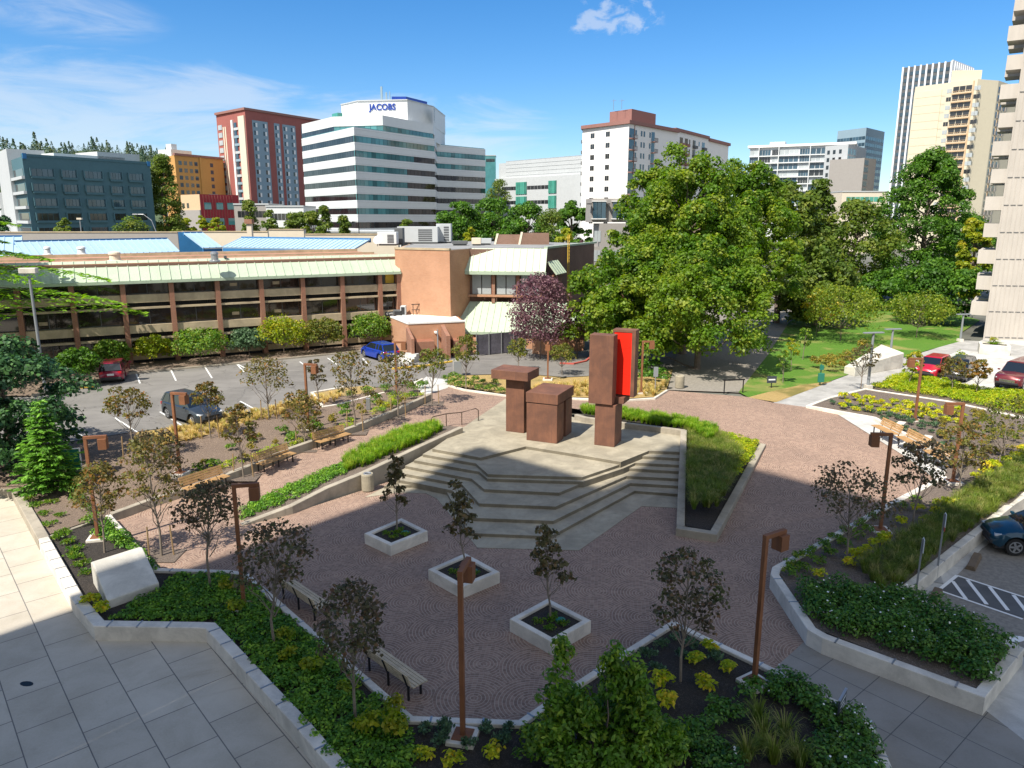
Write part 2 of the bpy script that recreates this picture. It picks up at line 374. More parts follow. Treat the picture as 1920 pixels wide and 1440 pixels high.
def grassmat(name, c1, c2, dry=None):
    n = NT(name); v = n.coord(True); f = n.noise(v, 0.28, 5, 0.6, 0.3); h = n.noise(v, 9, 6, 0.75); k = n.noise(n.mapping(v, 0.4, (1, 3, 1)), 30, 3, 0.7)
    base = n.mix(n.ss(h, 0.3, 0.7), c1, c2)
    if dry: base = n.mix(n.ss(f, 0.50, 0.66), base, n.mix(h, dry, sc(dry, 0.7)))
    n.col(n.mix(n.math('MULTIPLY', k, 0.5), base, sc(c1, 0.55))); n.rough(0.9); n.bump(n.math('ADD', h, k), 0.8, 0.05); return n.m
def asphaltmat(name, c):
    n = NT(name); v = n.coord(True); f = n.noise(v, 0.25, 6, 0.65, 0.8); h = n.noise(v, 45, 3, 0.7); s = n.noise(n.mapping(v, 0.3, (0.25, 2.0, 1)), 1.0, 5, 0.65)
    base = n.mix(n.ss(f, 0.3, 0.7), sc(c, 0.8), sc(c, 1.2)); base = n.mix(n.math('MULTIPLY', n.ss(s, 0.5, 0.75), 0.5), base, sc(c, 1.45))
    vo = n.n('ShaderNodeTexVoronoi', feature='DISTANCE_TO_EDGE'); vo.inputs['Scale'].default_value = 0.22
    wv = n.n('ShaderNodeVectorMath', operation='ADD'); n.L.new(v, wv.inputs[0]); nz = n.n('ShaderNodeTexNoise'); n.L.new(v, nz.inputs[0]); nz.inputs['Scale'].default_value = 1.2
    n.L.new(nz.outputs['Color'], wv.inputs[1]); n.L.new(wv.outputs[0], vo.inputs[0])
    cr = n.math('LESS_THAN', vo.outputs['Distance'], 0.006); base = n.mix(n.math('MULTIPLY', cr, 0.6), base, sc(c, 0.4))
    n.col(n.mix(n.math('MULTIPLY', n.ss(h, 0.4, 0.8), 0.35), base, sc(c, 1.6))); n.rough(0.88); n.bump(h, 0.25, 0.01); return n.m

M = {}
M['fan'] = fanmat('fan_laid_clay_paving')
M['tile'] = tilemat('pale_paving', (0.50, 0.45, 0.37), (0.17, 0.16, 0.15), R(49), 1.75, 1.3, 0.016, 0.37, 0.13)
M['gtile'] = tilemat('grey_paving', (0.27, 0.25, 0.22), (0.09, 0.09, 0.09), R(50), 1.3, 1.3, 0.012, 0.0, 0.06)
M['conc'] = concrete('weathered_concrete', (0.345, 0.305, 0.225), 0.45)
M['riser'] = concrete('shaded_dirty_riser', (0.19, 0.165, 0.12), 0.5)  # darker than the treads: riser shade and dirt put into the colour
M['wconc'] = concrete('pale_kerb_concrete', (0.66, 0.61, 0.53), 0.12)
M['oldwall'] = concrete('stained_wall_concrete', (0.34, 0.30, 0.235), 0.5)
M['ltconc'] = concrete('light_drive_concrete', (0.50, 0.49, 0.46), 0.1)
M['path'] = concrete('grey_path_concrete', (0.36, 0.35, 0.33), 0.12)
M['asphalt'] = asphaltmat('parking_asphalt', (0.165, 0.155, 0.142))
M['dasphalt'] = asphaltmat('dark_asphalt', (0.10, 0.10, 0.10))
M['agg'] = concrete('exposed_aggregate', (0.25, 0.225, 0.19), 0.1, 6.0)
M['mulch'] = mulchmat('bark_mulch', (0.23, 0.18, 0.145), (0.33, 0.26, 0.21))
M['lmulch'] = mulchmat('sun_bleached_mulch', (0.29, 0.21, 0.155), (0.41, 0.31, 0.235))
M['dry'] = grassmat('dry_grass', (0.38, 0.26, 0.09), (0.50, 0.36, 0.15), (0.22, 0.20, 0.05))
M['lawn'] = grassmat('lawn_grass', (0.07, 0.185, 0.014), (0.125, 0.245, 0.022), (0.36, 0.33, 0.10))
M['city'] = mat('city_ground', (0.12, 0.12, 0.10), 0.9, 0.4, 0.02, 0.3)
M['stop'] = mat('brown_wheel_stop', (0.15, 0.11, 0.075), 0.9, 0.2, 3, 25)
M['soil'] = mulchmat('dark_soil', (0.06, 0.05, 0.042), (0.10, 0.084, 0.07))
M['corten'] = corten('weathering_steel'); M['lampsteel'] = corten('lamp_weathering_steel', (0.16, 0.065, 0.03), (0.24, 0.10, 0.045), (0.10, 0.045, 0.03))
M['red'] = plain('red_painted_steel', (0.85, 0.022, 0.008), 0.4)
M['wood'] = mat('bench_wood', (0.41, 0.245, 0.105), 0.55, 0.22, 3, 30, world=False)
M['greywood'] = mat('weathered_bench_wood', (0.50, 0.40, 0.27), 0.65, 0.22, 3, 30, world=False)
M['black'] = plain('black_metal', (0.02, 0.02, 0.022), 0.45, 0.3)
M['steel'] = plain('galvanised_steel', (0.36, 0.37, 0.38), 0.4, 0.6)
M['greypole'] = plain('grey_painted_pole', (0.22, 0.235, 0.25), 0.45)
M['rail'] = plain('brown_handrail', (0.09, 0.06, 0.045), 0.45, 0.4)
M['white'] = plain('white_paint', (0.78, 0.78, 0.76), 0.5)
M['line'] = mat('worn_white_marking', (0.66, 0.66, 0.63), 0.8, 0.15, 2, 30)
M['yellow'] = plain('yellow_kerb_paint', (0.65, 0.42, 0.05), 0.7)
M['redkerb'] = plain('red_kerb_paint', (0.42, 0.08, 0.06), 0.75)
M['lidgreen'] = plain('green_plastic_lid', (0.02, 0.16, 0.11), 0.5)
M['bark'] = mat('bark', (0.16, 0.125, 0.10), 0.9, 0.3, 4, 20, 0.4, world=False)
M['pbark'] = mat('pale_young_bark', (0.20, 0.165, 0.13), 0.85, 0.25, 5, 25, 0.2, world=False)
M['stake'] = mat('wooden_stake', (0.30, 0.20, 0.10), 0.85, 0.2, 4, 30, world=False)
# ================================================================== THE GROUND
def ground(name, pts, m, kind='structure', label=None, cat=None, g=True, extra=None):
    mb = MB(); mb.sheet([P(*p) for p in pts] + (extra or []))
    o = mb.build(name, M[m]); o['kind'] = kind
    if label: o['label'] = label; o['category'] = cat or name.replace('_', ' ')
    if g: GB.append(BVHTree.FromPolygons([Vector(v) for v in mb.v], mb.f))
    return o
def sheet_world(name, pts, m, label=None, g=False):
    mb = MB(); mb.sheet([Vector(p) for p in pts]); o = mb.build(name, M[m]); o['kind'] = 'structure'
    if label: o['label'] = label; o['category'] = 'ground'
    if g: GB.append(BVHTree.FromPolygons([Vector(v) for v in mb.v], mb.f))
    return o
sheet_world('ground', [(-5000, -400, -0.3), (5000, -400, -0.3), (5000, 6000, -0.3), (-5000, 6000, -0.3)], 'city', 'dull grey green ground stretching away under the city')
sheet_world('city_ground', [(-5000, 50, 0.90), (-60, 44, 0.90), (-14, 49.5, 0.90), (30, 49, 0.90), (60, 40, 0.90), (5000, 40, 0.90), (5000, 6000, 0.90), (-5000, 6000, 0.90)], 'city', 'flat ground behind the plaza reaching out to the horizon', True)

ground('brick_plaza', [(203, 968), (460, 984), (545, 963), (680, 919), (800, 880), (1000, 870), (1275, 900), (1290, 990), (1340, 1003), (1455, 1068), (1453, 1090), (1520, 1193), (1447, 1260), (1320, 1203), (1263, 1174), (1183, 1225), (1040, 1318), (975, 1363), (770, 1356), (653, 1253), (460, 1082), (430, 1078), (293, 1074)], 'fan', label='sunken plaza floor of dusky red clay pavers in fan patterns')
WALK_TOP = [(203, 969, 0), (275, 950, .1), (415, 905, .35), (480, 880, .5), (542, 852, .62), (590, 837, .7), (665, 810, .85), (742, 780, 1.0), (808, 752, 1.05)]
WALK_LOW = [(460, 984, 0.0), (450, 952, .1), (520, 922, .28), (590, 890, .45), (650, 862, .6), (725, 820, .85), (805, 800, 1.04)]
ground('brick_walk', WALK_TOP + WALK_LOW[::-1], 'fan', label='sloping walk of red clay pavers beside the slatted benches')
ground('brick_ramp', [(1340, 1003, 0), (1455, 1068, 0), (1672, 948, .22), (1760, 897, .5), (1704, 860, .62), (1571, 777, 1.0), (1517, 764, 1.05), (1450, 755, 1.05), (1400, 744, 1.05), (1252, 732, 1.05), (1227, 747, 1.05), (1165, 751, 1.05), (950, 742, 1.05), (838, 724, 1.05), (777, 721, 1.05), (808, 752, 1.05), (805, 800, 1.04), (868, 806, 1.04), (950, 748, 1.04), (1090, 768, 1.04), (1300, 795, 1.0), (1436, 838, .7)], 'fan', label='broad slope of red clay pavers climbing behind the sculpture')
ground('tiled_walkway', [(-40, 880, 0.2), (0, 926, .12), (22, 930, .1), (78, 1018, 0), (182, 1192, 0), (380, 1196, 0), (500, 1325, 0), (640, 1480, 0)], 'tile', extra=[Vector((-4, 9, 0)), Vector((-30, 6, 0)), Vector((-36, 26, .1)), Vector((-34, 33, .2))], label='pale stone tiled walkway half in shade')
ground('grey_walk', [(1520, 1192, .005), (1446, 1259, .005), (1545, 1316, .005), (1608, 1343, .005), (1636, 1376, .005), (1668, 1452, .005)], 'gtile', extra=[Vector((9.5, 13, .005)), Vector((14, 12, .005)), P(1842, 1327, .005)], label='grey square slab walk between two planted beds')
ground('pale_walk', [(1842, 1327, .001), (1912, 1228, .001), (2040, 1290, .001)], 'ltconc', extra=[Vector((16, 14, .001)), Vector((14, 12, .001))], label='pale concrete slabs at the corner of the planted bed')
ground('right_walk', [(1690, 1122, .004), (1722, 1090, .004), (1895, 955, .03), (2040, 850, .1), (2080, 850, .1), (1930, 940, .03), (1860, 1040, .003), (1830, 1085, .003), (1800, 1130, .003), (1735, 1150, .003)], 'ltconc', label='pale concrete footway along the planted bed wall')
# parking bays on the right
sheet_world('bay_apron', [P(1736, 1131, .006), P(1761, 1106, .006), P(1800, 1073, .006), P(1847, 1022, .01), P(1931, 940, .03), P(2081, 850, .1), P(2700, 950, .1), P(2400, 1300, .006), P(1920, 1222, .006), P(1890, 1195, .006)], 'agg', 'brown grey parking bays right of the planted bed', True)

# left planting slope, right beds, strips
ground('mulch_slope', [(203, 966, .25), (275, 944, .35), (415, 898, .62), (542, 844, .88), (665, 802, 1.12), (808, 742, 1.33), (793, 738, 1.25), (777, 721, 1.1), (700, 727, 1.08), (640, 738, 1.05), (560, 748, 1.05), (490, 772, 1.05), (420, 777, 1.05), (345, 799, 1.05), (255, 810, 1.05), (110, 832, 1.05), (20, 862, 1.0), (-60, 880, .9), (0, 915, .5), (28, 918, .45), (82, 1005, .30), (148, 983, .30)], 'lmulch', label='sun bleached bark mulch slope between the benches and the parking lot')
ground('wedge_bed', [(460, 982, .03), (450, 951, .14), (520, 921, .32), (590, 889, .49), (650, 861, .64), (725, 819, .89), (806, 797, 1.08), (862, 800, 1.28), (787, 834, 1.06), (680, 886, .70), (612, 912, .50), (545, 947, .32)], 'mulch', label='narrow planted wedge between the brick walk and the wedge shaped wall')
ground('triangle_bed', [(1277, 984, .27), (1336, 995, .27), (1428, 832, .80), (1290, 793, 1.10), (1085, 766, 1.10), (1096, 779, 1.2), (1168, 789, 1.2), (1284, 803, 1.15)], 'soil', label='soil of the triangular grass planter right of the stage')
ground('dry_verge', [(250, 822, 1.07), (300, 835, 1.04), (420, 808, 1.05), (480, 786, 1.08), (560, 760, 1.10), (640, 748, 1.10), (560, 748.5, 1.07), (490, 772.5, 1.07), (420, 777.5, 1.07), (345, 799.5, 1.07), (255, 810.5, 1.07)], 'dry', label='straw coloured dry grass verge along the parking lot')
ground('front_bed', [(82, 1007, .3), (148, 984, .3), (203, 970, .3), (293, 1074, .3), (430, 1079, .3), (460, 1083, .3), (653, 1252, .3), (770, 1356, .3), (975, 1364, .3), (1040, 1318, .3), (1183, 1226, .3), (1263, 1175, .3), (1320, 1204, .3), (1447, 1263, .3), (1540, 1312, .3), (1600, 1340, .3), (1625, 1368, .3), (1660, 1452, .3)], 'soil', extra=[Vector((9, 13, .3)), Vector((-3.5, 13, .3)), P(627, 1440, .3), P(395, 1180, .3), P(187, 1178, .3)], label='dark soil bed wrapping round the near side of the plaza')
ground('right_bed', [(1517, 761, 1.2), (1640, 782, 1.2), (1784, 856, 1.0), (1770, 893, .8), (1676, 944, .6), (1457, 1067, .5), (1522, 1176, .5), (1838, 1296, .5), (1904, 1216, .5), (1695, 1110, .5), (1893, 945, .6), (1990, 880, .7), (2030, 810, 1.2), (1865, 773, 1.2), (1778, 754, 1.2), (1623, 730, 1.2)], 'mulch', label='bark mulch bed with yellow shrubs right of the plaza')
ground('bench_pad', [(1571, 777, 1.03), (1640, 786, 1.03), (1782, 860, .9), (1775, 905, .62), (1752, 897, .53), (1704, 860, .65)], 'ltconc', label='white concrete pad under the three right hand benches')
ground('yellow_bed', [(1628, 727, 1.2), (1778, 751, 1.2), (1865, 770, 1.2), (2040, 806, 1.2), (2040, 745, 1.1), (1930, 737, 1.1), (1840, 731, 1.1), (1752, 712, 1.1), (1690, 703, 1.1)], 'mulch', label='bed of yellow green ground cover in front of the parked cars')
ground('back_bed', [(838, 721, 1.12), (950, 739, 1.12), (1165, 748, 1.12), (1227, 744, 1.12), (1250, 730, 1.12), (1262, 692, 1.06), (1150, 703, 1.06), (1060, 708, 1.06), (1000, 703, 1.06), (940, 702, 1.06), (842, 705, 1.06)], 'dry', label='dry grass bed behind the rusty sculpture')
ground('lawn', [(1385, 735, 1.03), (1402, 744, 1.03), (1455, 753, 1.03), (1612, 694, 1.03), (1742, 656, 1.03), (1800, 640, 1.03), (1800, 618, 1.03), (1700, 596, 1.03), (1620, 585, 1.03), (1500, 590, 1.03), (1478, 606, 1.03), (1440, 665, 1.03)], 'lawn', label='green lawn with a dry patch beside the grey path')
ground('lawn', [(1690, 605, 1.0), (1800, 625, 1.0), (1838, 600, 1.0), (1700, 565, 1.0), (1480, 560, 1.0), (1480, 588, 1.0)], 'lawn', label='second strip of lawn behind the small round trees', g=False)
ground('dirt_patch', [(1402, 745, 1.036), (1455, 754, 1.036), (1560, 715, 1.036), (1500, 722, 1.036), (1440, 735, 1.036)], 'dry', label='dry straw patch at the lawn corner')
ground('shaded_path', [(1252, 731, 1.01), (1387, 736, 1.01), (1442, 665, 1.01), (1480, 604, 1.01), (1505, 570, 1.01), (1300, 560, 1.01), (1262, 690, 1.01)], 'agg', label='path in the shade of the big maples')
ground('grey_path', [(1450, 755, 1.025), (1517, 764, 1.025), (1627, 727, 1.025), (1692, 702, 1.025), (1770, 668, 1.025), (1845, 640, 1.025), (1800, 638, 1.025), (1742, 657, 1.025), (1612, 695, 1.025)], 'path', label='grey concrete path crossing beside the lawn')
ground('concrete_drive', [(1692, 702, 1.01), (1752, 711, 1.01), (1840, 730, 1.01), (1930, 736, 1.01), (2300, 790, 1.01), (2300, 640, 1.01), (1845, 636, 1.01), (1770, 668, 1.01)], 'ltconc', label='sunlit pale concrete forecourt in front of the tower')
ground('forecourt_paving', [(1800, 655, 1.02), (1845, 637, 1.02), (2200, 690, 1.02), (2200, 700, 1.02), (1860, 664, 1.02)], 'path', label='grey paving strip at the foot of the concrete tower')
ground('parking_lot', [(-300, 930, .95), (-60, 880, .98), (20, 862, 1.0), (110, 831, 1.0), (255, 809, 1.0), (345, 798, 1.0), (420, 776, 1.0), (490, 771, 1.0), (560, 747, 1.0), (640, 737, 1.0), (700, 726, 1.0), (777, 720, 1.0), (838, 720, 1.0), (842, 704, 1.0), (940, 701, 1.0), (1000, 702, 1.0), (1060, 707, 1.0), (1150, 702, 1.0), (1262, 692, 1.0), (1300, 640, 1.0), (1160, 655, 1.0), (1120, 668, 1.0), (1000, 655, 1.0), (870, 640, 1.0), (745, 630, 1.0), (500, 640, 1.0), (246, 670, 1.0), (60, 690, 1.0), (-300, 720, 1.0)], 'asphalt', label='worn grey asphalt parking lot with faded white bay lines')
ground('building_strip', [(-200, 742, 1.1), (60, 742, 1.1), (130, 722, 1.1), (246, 699, 1.1), (422, 683, 1.1), (647, 661, 1.1), (700, 655, 1.1), (690, 640, 1.1), (500, 640, 1.1), (246, 665, 1.1), (-200, 710, 1.1)], 'lmulch', label='bare planting strip along the foot of the brick wing')
ground('lot_planter', [(585, 735, 1.10), (690, 722, 1.10), (720, 735, 1.10), (640, 757, 1.10), (604, 762, 1.10)], 'dry', label='pale gravel triangle at the edge of the parking lot')
ground('side_path', [(777, 722, 1.06), (792, 742, 1.06), (840, 727, 1.06), (838, 712, 1.06), (800, 706, 1.06)], 'ltconc', label='short pale path joining the plaza to the driveway')

# kerbs and walls
def kerb(name, pts, w, z0, tops, m, label, cat='kerb', closed=False, group=None, stops=0):
    q = [P(*p) if len(p) == 3 else P(p[0], p[1], 0) for p in pts]
    o = MB().wall([(a.x, a.y) for a in q], w, z0, tops, closed).build(name, M[m])
    if stops:
        me = MB().bx(-.025, .025, -w / 2 - .008, w / 2 + .008, -.03, .009).mesh('skate_stop', M['steel']); tp = tops if hasattr(tops, '__len__') else [tops] * len(q); run = .6
        for a, b, ta, tb in zip(q, q[1:], tp, tp[1:]):
            d = Vector((b.x - a.x, b.y - a.y)); L_ = d.length
            while run < L_ - .2:
                c = link('skate_stop', me, o); c.location = (a.x + d.x * run / L_, a.y + d.y * run / L_, ta + (tb - ta) * run / L_); c.rotation_euler = (0, 0, math.atan2(d.y, d.x)); run += stops
            run = max(run - L_, .35)
    return tag(o, label, cat, group)
kerb('kerb_wall', [(203, 966, .38), (293, 1068, .38), (430, 1072, .38), (460, 1077, .38), (653, 1246, .38), (770, 1348, .38), (975, 1356, .38), (1040, 1311, .38), (1183, 1218, .38), (1263, 1168, .38), (1320, 1196, .38), (1450, 1257, .38), (1540, 1305, .38), (1604, 1334, .38), (1634, 1368, .38), (1672, 1460, .38)], .22, -.1, .40, 'wconc', 'low white kerb zigzagging along the near edge of the brick plaza', stops=1.35)
kerb('kerb_wall', [(82, 1010, .45), (147, 1125, .45), (186, 1171, .45), (378, 1174, .45), (395, 1175, .45), (560, 1352, .45), (680, 1490, .45)], .36, -.1, .50, 'wconc', 'thick pale concrete kerb bending round the tiled walkway', stops=.95)
kerb('kerb_wall', [(-120, 860, .5), (8, 914, .5), (30, 918, .5), (82, 1009, .45)], .40, -.1, .48, 'oldwall', 'old stained kerb at the left edge of the mulch slope')
kerb('kerb_wall', [(88, 1005, .4), (203, 966, .4)], .16, 0, .37, 'oldwall', 'thin concrete divider between two planted beds at far left')
kerb('retaining_wall', [(208, 963, .33), (275, 938, .45), (415, 892, .75), (480, 867, .9), (542, 840, 1.05), (665, 798, 1.25), (742, 767, 1.42), (806, 738, 1.5)], .28, -.1, [.35, .46, .76, .91, 1.05, 1.26, 1.42, 1.5], 'oldwall', 'long sloping concrete retaining wall behind the left row of benches', 'wall')
kerb('retaining_wall', [(452, 981, .08), (545, 948, .36), (612, 914, .56), (680, 887, .76), (787, 836, 1.12), (864, 801, 1.36)], .30, -.3, [.06, .38, .58, .8, 1.14, 1.38], 'oldwall', 'wedge shaped concrete wall rising beside the grass strip to the stage', 'wall')
kerb('retaining_wall', [(1282, 806, 1.38), (1276, 986, .33)], .34, -.2, [1.38, .34], 'oldwall', 'concrete side wall descending with the steps right of the stage', 'wall')
kerb('retaining_wall', [(1080, 776, 1.40), (1098, 781, 1.40), (1168, 791, 1.40), (1284, 806, 1.38)], .26, .2, 1.38, 'oldwall', 'low concrete wall closing the back of the stage', 'wall')
kerb('retaining_wall', [(1269, 988, .33), (1338, 999, .33), (1430, 832, .85)], .34, -.2, [.34, .34, .86], 'oldwall', 'bent concrete wall of the triangular grass planter', 'wall')
kerb('retaining_wall', [(1770, 893, .82), (1674, 944, .62), (1456, 1066, .52), (1453, 1078, .52), (1522, 1180, .52), (1547, 1194, .52), (1838, 1301, .52), (1908, 1216, .52), (1690, 1108, .55), (1722, 1082, .55), (1895, 944, .6), (2040, 850, .8)], .30, -.1, [.84, .66, .55, .55, .55, .55, .55, .55, .55, .55, .6, .8], 'wconc', 'white concrete wall around the right planted bed', 'wall', stops=1.6)
kerb('kerb_wall', [(1784, 857, 1.08), (1640, 782, 1.22), (1516, 760, 1.22), (1556, 745, 1.22), (1623, 729, 1.24), (1778, 752, 1.24), (1865, 771, 1.24), (2040, 806, 1.24)], .22, .6, [1.08, 1.22, 1.22, 1.22, 1.26, 1.26, 1.26, 1.26], 'wconc', 'white kerb around the yellow shrub bed behind the right benches')
kerb('kerb_wall', [(804, 742, 1.4), (793, 736, 1.3), (777, 719, 1.2), (792, 712, 1.2)], .18, .8, 1.3, 'wconc', 'short pale kerb at the end of the left mulch slope')
kerb('kerb_wall', [(838, 720, 1.2), (870, 729, 1.2), (950, 740, 1.2), (1165, 749, 1.2), (1227, 745, 1.2), (1251, 730, 1.2)], .16, .9, 1.18, 'wconc', 'pale kerb curving behind the sculpture')
kerb('kerb_wall', [(604, 760, 1.2), (585, 735, 1.2), (660, 722, 1.2)], .20, .9, 1.2, 'wconc', 'white kerb corner at the edge of the parking lot')
kerb('kerb_wall', [(604, 762, 1.2), (636, 757, 1.2), (720, 735, 1.2)], .20, .9, 1.2, 'wconc', 'white kerb along the inner side of the gravel triangle')
kerb('kerb_wall', [(735, 690, 1.12), (800, 684, 1.12), (850, 676, 1.12)], .18, .9, 1.13, 'yellow', 'yellow painted kerb beside the brick annex')
kerb('kerb_wall', [(1050, 680, 1.1), (1075, 681, 1.1), (1098, 676, 1.1), (1108, 668, 1.1)], .18, .9, 1.12, 'redkerb', 'red painted kerb curve on the driveway')
kerb('kerb_wall', [(60, 741, 1.14), (130, 721, 1.14), (246, 698, 1.14), (422, 682, 1.14), (647, 660, 1.14), (700, 655, 1.14)], .14, .9, 1.15, 'oldwall', 'grey kerb between the parking lot and the brick wing')
kerb('kerb_wall', [(150, 725, 1.13), (178, 722, 1.13)], .22, .9, 1.2, 'yellow', 'short yellow kerb end left of the red hatchback')

# stepped stage
def z3(x, y): return (720 + .30208 * x, 600 + .30208 * y)
C_ = [(1.05, [(300, 800), (600, 855), (880, 785), (1180, 832), (1470, 882), (1645, 812), (1850, 820)]),
      (.90, [(240, 833), (570, 890), (645, 957), (1230, 975), (1484, 890), (1600, 845), (1850, 858)]),
      (.75, [(186, 870), (590, 941), (641, 984), (1236, 1003), (1488, 920), (1560, 886), (1850, 900)]),
      (.60, [(130, 905), (545, 985), (622, 1050), (1085, 1072), (1240, 1008), (1510, 920), (1850, 940)]),
      (.45, [(80, 945), (485, 1020), (590, 1138), (1065, 1158), (1505, 968), (1850, 985)]),
      (.30, [(40, 985), (190, 1010), (425, 1058), (555, 1228), (1050, 1247), (1530, 1012), (1850, 1030)]),
      (.15, [(0, 1030), (190, 1024), (392, 1070), (525, 1322), (1035, 1342), (1555, 1060), (1850, 1082)]),
      (.015, [(-120, 1100), (90, 1070), (260, 1075), (330, 1110), (580, 1413), (1210, 1430), (1600, 1155), (1850, 1168)])]
stage = empty('stepped_stage', (0, 38, 0), 'angular concrete stage with folded steps under the rusty sculpture', 'stage')
back = [P(1282, 812, 1.05), P(1167, 798, 1.05), P(1081, 784, 1.05), P(950, 746, 1.05), P(862, 806, 1.05)]
off = Vector((0, -38, 0))
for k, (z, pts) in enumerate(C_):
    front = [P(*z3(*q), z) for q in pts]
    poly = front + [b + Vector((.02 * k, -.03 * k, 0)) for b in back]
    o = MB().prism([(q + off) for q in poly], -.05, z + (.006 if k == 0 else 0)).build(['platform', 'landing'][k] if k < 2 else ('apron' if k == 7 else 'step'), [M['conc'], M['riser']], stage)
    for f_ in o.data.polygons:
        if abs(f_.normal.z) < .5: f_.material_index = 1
# concrete litter bin
p = P(690, 919, .02); o = empty('litter_bin', p, 'round concrete litter bin by the wedge shaped wall', 'litter bin')
MB().lathe((0, 0, 0), [(.27, 0), (.30, .04), (.30, .80), (.27, .86), (.20, .86), (.18, .78)], 20).build('body', M['conc'], o, smooth=False)
MB().lathe((0, 0, .80), [(.19, 0), (.20, .07), (.17, .09), (.12, .06), (.12, 0)], 20).build('rim', M['steel'], o)
p = P(1274, 727, 1.02); o = empty('litter_bin', p, 'pale round concrete litter bin in the shade at the path corner', 'litter bin')
MB().lathe((0, 0, 0), [(.30, 0), (.33, .04), (.33, .85), (.30, .92), (.22, .92), (.2, .8)], 20).build('body', M['conc'], o)
# handrail
o = empty('handrail', P(809, 806, 1.05), 'brown tubular handrail at the top left of the stage', 'handrail'); b0 = Vector(o.location)
feet = [P(809, 806, 1.0), P(837, 800, 1.05), P(866, 797, 1.05), P(897, 789, 1.05)]
tops = [f + Vector((0, 0, .78)) for f in feet]
MB().tube([feet[0] - b0, tops[0] - b0 - Vector((0, 0, .12)), tops[0] - b0 + Vector((.1, .02, 0)), tops[1] - b0, tops[2] - b0, tops[3] - b0 - Vector((.15, .05, 0)), tops[3] - b0 - Vector((0, 0, .12)), feet[3] - b0], .03, 8).build('rail', M['rail'], o)
for i in (1, 2): MB().tube([feet[i] - b0, tops[i] - b0], .026, 8).build('post', M['rail'], o)

# ================================================================== building behind the viewpoint that shades the plaza
e1 = Vector((SAZ.y, -SAZ.x, 0)); k_ = 1 / math.tan(SUN_EL); s0 = -20.0
def slab_tower():
    o = empty('apartment_tower', e1 * -10 + SAZ * (s0 - 9), 'tall concrete apartment slab behind the viewpoint throwing shade on the plaza', 'building')
    c = Vector(o.location)
    for nm, n0, n1, tip, m_ in (('lower_block', -26.4, -18.9, 28.2, 'conc'), ('tall_block', -18.88, 9, 35.6, 'conc')):
        h = (tip - s0) * math.tan(SUN_EL)
        poly = [e1 * n0 + SAZ * s0 - c, e1 * n1 + SAZ * s0 - c, e1 * n1 + SAZ * (s0 - 16) - c, e1 * n0 + SAZ * (s0 - 16) - c]
        MB().prism(poly, -c.z - .2, h).build(nm, M[m_], o)
        mb = MB()
        for f in range(1, int(h / 3)):
            a = e1 * (n0 + .3) + SAZ * s0 - c; b = e1 * (n1 - .3) + SAZ * s0 - c; d = SAZ * .08
            mb.hexa([a + Vector((0, 0, f * 3.)), b + Vector((0, 0, f * 3.)), b + d + Vector((0, 0, f * 3.)), a + d + Vector((0, 0, f * 3.))], [a + Vector((0, 0, f * 3. + 1.5)), b + Vector((0, 0, f * 3. + 1.5)), b + d + Vector((0, 0, f * 3. + 1.5)), a + d + Vector((0, 0, f * 3. + 1.5))])
        mb.build('window_band', M['dglass'], o)
# ================================================================== VEGETATION BUILDERS
def leafmesh(name, pts, nrm, size, m, rng, asp=0.55, fold=0.18, along=None):
    n = len(pts); pts = np.asarray(pts, float); nrm = np.asarray(nrm, float)
    nrm = nrm / (np.linalg.norm(nrm, axis=1, keepdims=True) + 1e-9)
    r = rng.normal(size=(n, 3)) if along is None else np.asarray(along, float)
    t = r - nrm * (r * nrm).sum(1, keepdims=True); t /= (np.linalg.norm(t, axis=1, keepdims=True) + 1e-9)
    b = np.cross(nrm, t); s = np.asarray(size, float).reshape(-1, 1) * np.ones((n, 1))
    v = np.empty((n, 4, 3))
    v[:, 0] = pts - t * s * .5; v[:, 1] = pts + b * s * asp * .5 + nrm * s * fold + t * s * .05; v[:, 2] = pts + t * s * .5; v[:, 3] = pts - b * s * asp * .5 + nrm * s * fold + t * s * .05
    me = bpy.data.meshes.new(name); me.vertices.add(n * 4); me.vertices.foreach_set('co', v.ravel())
    me.loops.add(n * 4); me.loops.foreach_set('vertex_index', np.arange(n * 4, dtype=np.int32))
    me.polygons.add(n); me.polygons.foreach_set('loop_start', np.arange(n, dtype=np.int32) * 4)
    try: me.polygons.foreach_set('loop_total', np.full(n, 4, dtype=np.int32))
    except Exception: pass
    me.update(calc_edges=True); me.validate(); me.materials.append(m); return me
def clumps(rng, centres, radii, per, up=0.35, inner=0.45, flat=0.85):
    P_, N_ = [], []
    for c, r in zip(centres, radii):
        k = max(int(per * (r / np.mean(radii)) ** 2), 6)
        d = rng.normal(size=(k, 3)); d /= np.linalg.norm(d, axis=1, keepdims=True); d[:, 2] = np.where(d[:, 2] < -.35, -d[:, 2], d[:, 2])
        rr = r * (inner + (1 - inner) * rng.random((k, 1)) ** .5)
        P_.append(np.array(c) + d * rr * np.array([1, 1, flat])); nn = d + rng.normal(size=(k, 3)) * .55; nn[:, 2] += up; N_.append(nn)
    return np.concatenate(P_), np.concatenate(N_)
LM = {}
LM['maple'] = leafmat('bronze_maple_leaf', (0.082, 0.070, 0.02), (0.100, 0.105, 0.022), (0.15, 0.075, 0.022), 1.1)
LM['maple_dark'] = leafmat('dark_bronze_maple_leaf', (0.062, 0.052, 0.030), (0.064, 0.074, 0.028), (0.10, 0.055, 0.030), 1.1, 0.25)
LM['maple_green'] = leafmat('olive_maple_leaf', (0.070, 0.098, 0.016), (0.105, 0.12, 0.02), (0.13, 0.105, 0.02), 1.0)
LM['lawnmaple'] = leafmat('lawn_maple_leaf', (0.085, 0.135, 0.013), (0.125, 0.165, 0.016), (0.16, 0.17, 0.02), 0.6)
